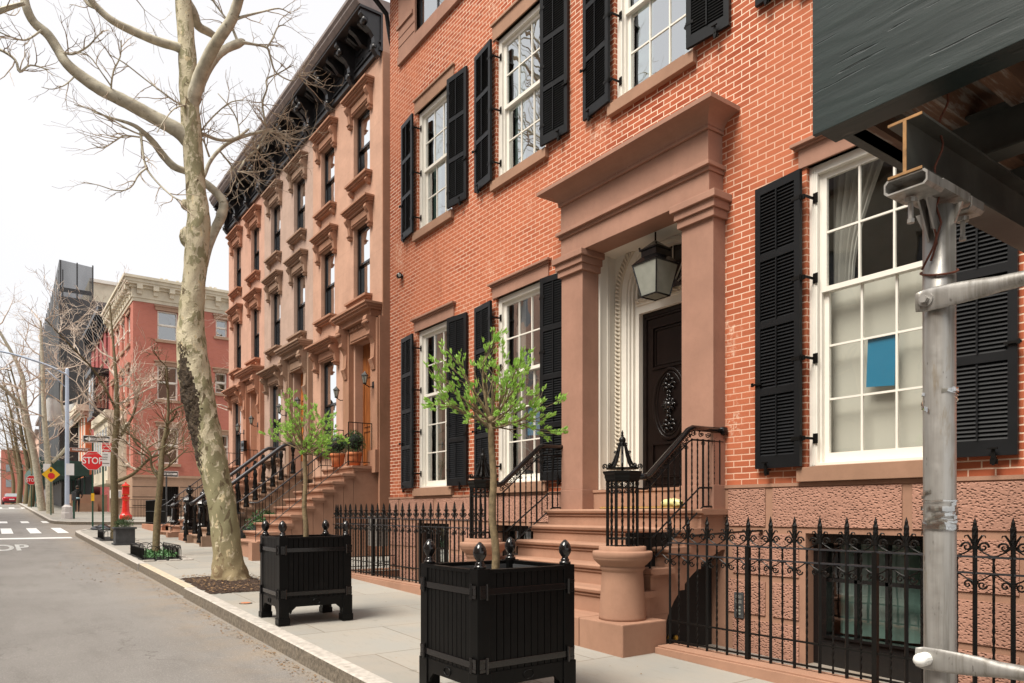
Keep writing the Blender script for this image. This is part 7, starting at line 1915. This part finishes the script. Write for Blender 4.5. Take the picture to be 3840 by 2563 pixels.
for s in (-1, 1):
    mb = MB(); mb.box(s*.86, s*.55, -2.28, -2.2, .72, .86); Lp('tail_light', mb, 'sign_red', t, bevel=.02)
    for y in (-1.45, 1.45): mb = MB(); mb.tube([(s*.72, y, .33), (s*.93, y, .33)], .33, 18); Lp('wheel', mb, 'rubber', t)
mb = MB(); mb.box(-.26, .26, -2.30, -2.26, .62, .74); Lp('number_plate', mb, 'sign_white', t); mb = MB(); mb.box(-.8, .8, -2.3, -2.15, .28, .42); Lp('bumper', mb, 'rubber', t, bevel=.03)
# ------------------------------------------------ the walker
def skin_body(name, joints, edges, mat, parent, root=0):
    me = bpy.data.meshes.new(name); me.from_pydata([j[0] for j in joints], edges, []); o = bpy.data.objects.new(name, me); COL.objects.link(o)
    md = o.modifiers.new('skin', 'SKIN'); 
    for v, j in zip(me.skin_vertices[0].data, joints): v.radius = (j[1], j[2] if len(j) > 2 else j[1])
    me.skin_vertices[0].data[root].use_root = True
    sb = o.modifiers.new('sub', 'SUBSURF'); sb.levels = 1; sb.render_levels = 1
    dg = bpy.context.evaluated_depsgraph_get(); m2 = bpy.data.meshes.new_from_object(o.evaluated_get(dg)); bpy.data.objects.remove(o)
    m2.materials.clear(); m2.materials.append(MATS[mat])
    for p in m2.polygons: p.use_smooth = True
    return link(name, m2, parent)
per = thing('person', 'person in a black jacket and trousers walking away past the lamp post', 'person', (4.62, 56, grade(56)))
J = [((0, 0, .95), .14, .11), ((0, .02, 1.2), .15, .10), ((0, .03, 1.42), .17, .10), ((0, .03, 1.54), .055), ((0, .01, 1.60), .055),
     ((-.09, 0, .88), .085), ((-.10, -.10, .50), .06), ((-.10, -.22, .12), .04), ((-.10, -.14, .05), .035),
     ((.09, 0, .88), .085), ((.10, .14, .50), .06), ((.10, .18, .10), .04), ((.10, .28, .04), .035),
     ((-.21, .02, 1.40), .055), ((-.27, -.05, 1.14), .042), ((-.22, .08, .95), .03), ((.21, .02, 1.40), .055), ((.28, -.03, 1.14), .042), ((.24, .12, .97), .03)]
E_ = [(0, 1), (1, 2), (2, 3), (3, 4), (0, 5), (5, 6), (6, 7), (7, 8), (0, 9), (9, 10), (10, 11), (11, 12), (2, 13), (13, 14), (14, 15), (2, 16), (16, 17), (17, 18)]
skin_body('body', J, E_, 'black_cloth', per)
mb = MB(); mb.smooth = True; mb.ball((0, 0, 1.67), .095, 2, 1.2); hd = Lp('head', mb, 'skin', per)
mb = MB(); mb.smooth = True; mb.ball((0, -.02, 1.70), .105, 2, 1.1); Lp('hair', mb, 'hair', hd)
mb = MB(); mb.smooth = True; mb.lathe([(.16, .90), (.165, .95), (.15, 1.0)], seg=14); Lp('shirt_hem', mb, 'blue_cloth', per)
for s, y in ((-1, .10), (1, .14)):
    mb = MB(); mb.smooth = True
    mb.ball((s*.225, y, .90), .032, 1, 1.3)
    for k in range(4): mb.tube([(s*.225+(k-1.5)*.014, y, .885), (s*.225+(k-1.5)*.014, y+.01, .84-.004*abs(k-1.5)), (s*.225+(k-1.5)*.013, y+.02, .81)], [.009, .008, .006], 5)
    mb.tube([(s*.205, y+.02, .90), (s*.20, y+.045, .87)], [.010, .007], 5)
    Lp('hand', mb, 'skin', per)
# black bag heap at the foot of the stop sign
mb = MB(); mb.smooth = True; rnd = random.Random(6); P = []
for j in range(7):
    for i in range(16): a = 2*math.pi*i/16; r_ = (1-j/7)*(.55+rnd.uniform(-.12, .12)); P.append((r_*math.cos(a)*.8, r_*math.sin(a), .02+j*.025+rnd.uniform(0, .05)*(j > 0)))
b = mb.addv(P); mb.addf(b, [(j*16+i, j*16+(i+1) % 16, (j+1)*16+(i+1) % 16, (j+1)*16+i) for j in range(6) for i in range(16)])
o = link('plastic_sheeting', mb.mesh('plastic_sheeting', 'gloss_black')); o.location = (3.45, 31.6, grade(31.6)); tag(o, 'crumpled black plastic heaped at the foot of the stop sign', 'plastic sheet')
# ------------------------------------------------ the opposite side of the street, seen in the window glass
for i, (y0, y1, m, TH_) in enumerate([(-16, -6.1, 'cream_stone', 11), (-6, 5.4, 'tan_stone', 11.5), (5.5, 17.4, 'cream_stone', 12.5), (17.5, 34, 'brick_pale', 15), (34.1, 58, 'tan_stone', 19)]):
    b_ = thing('opposite_house', ['pale stuccoed house opposite, behind the camera on the left', 'tan stone house directly opposite the brick house', 'cream house opposite the planters, mirrored in the upper panes', 'pale brick house opposite the brownstones', 'tall tan building opposite, at the far corner'][i], 'house', (-10.2, y0, 0), 0, 'houses on the opposite side of the street')
    cops = [(y0+1.3+3.1*k, y0+2.5+3.1*k, z, z+2.0, .2) for k in range(int((y1-y0-1)/3.1)) for z in (1.6, 5.2, 8.4, 11.6, 14.8, 18) if z + 2.4 < TH_]
    mb = MB(); wall_front(mb, -10.2, y0, y1, -.5, TH_, cops, dirn=-1); body(mb, -10.2, -20, y0, y1, -.5, TH_); W('wall', mb, m, b_, recalc=False)
    mb = MB(); [mb.box(-10.45, -10.4, o_[0], o_[1], o_[2], o_[3]) for o_ in cops]; W('windows', mb, 'car_glass', b_)
    mb = MB(); mb.box(-10.8, -9.7, y0, y1, TH_, TH_+.5); W('cornice', mb, 'cornice_grey', b_)
for i, (x, y) in enumerate([(-6.4, 2), (-6.4, 13), (-6.4, 24)]):
    street_tree((x, y, -.1), ['bare tree on the opposite pavement facing the porch', 'bare tree on the opposite pavement facing the planters', 'bare tree on the opposite pavement facing the brownstones'][i],
      [((0, 0, 0), .2), ((.2, 0, 3), .17), ((0, .3, 6), .12), ((.2, .3, 9), .06)], 90+i, L=2.6, r0=.07, n_l=9, kids=3, zmin=.3, lvl=2)
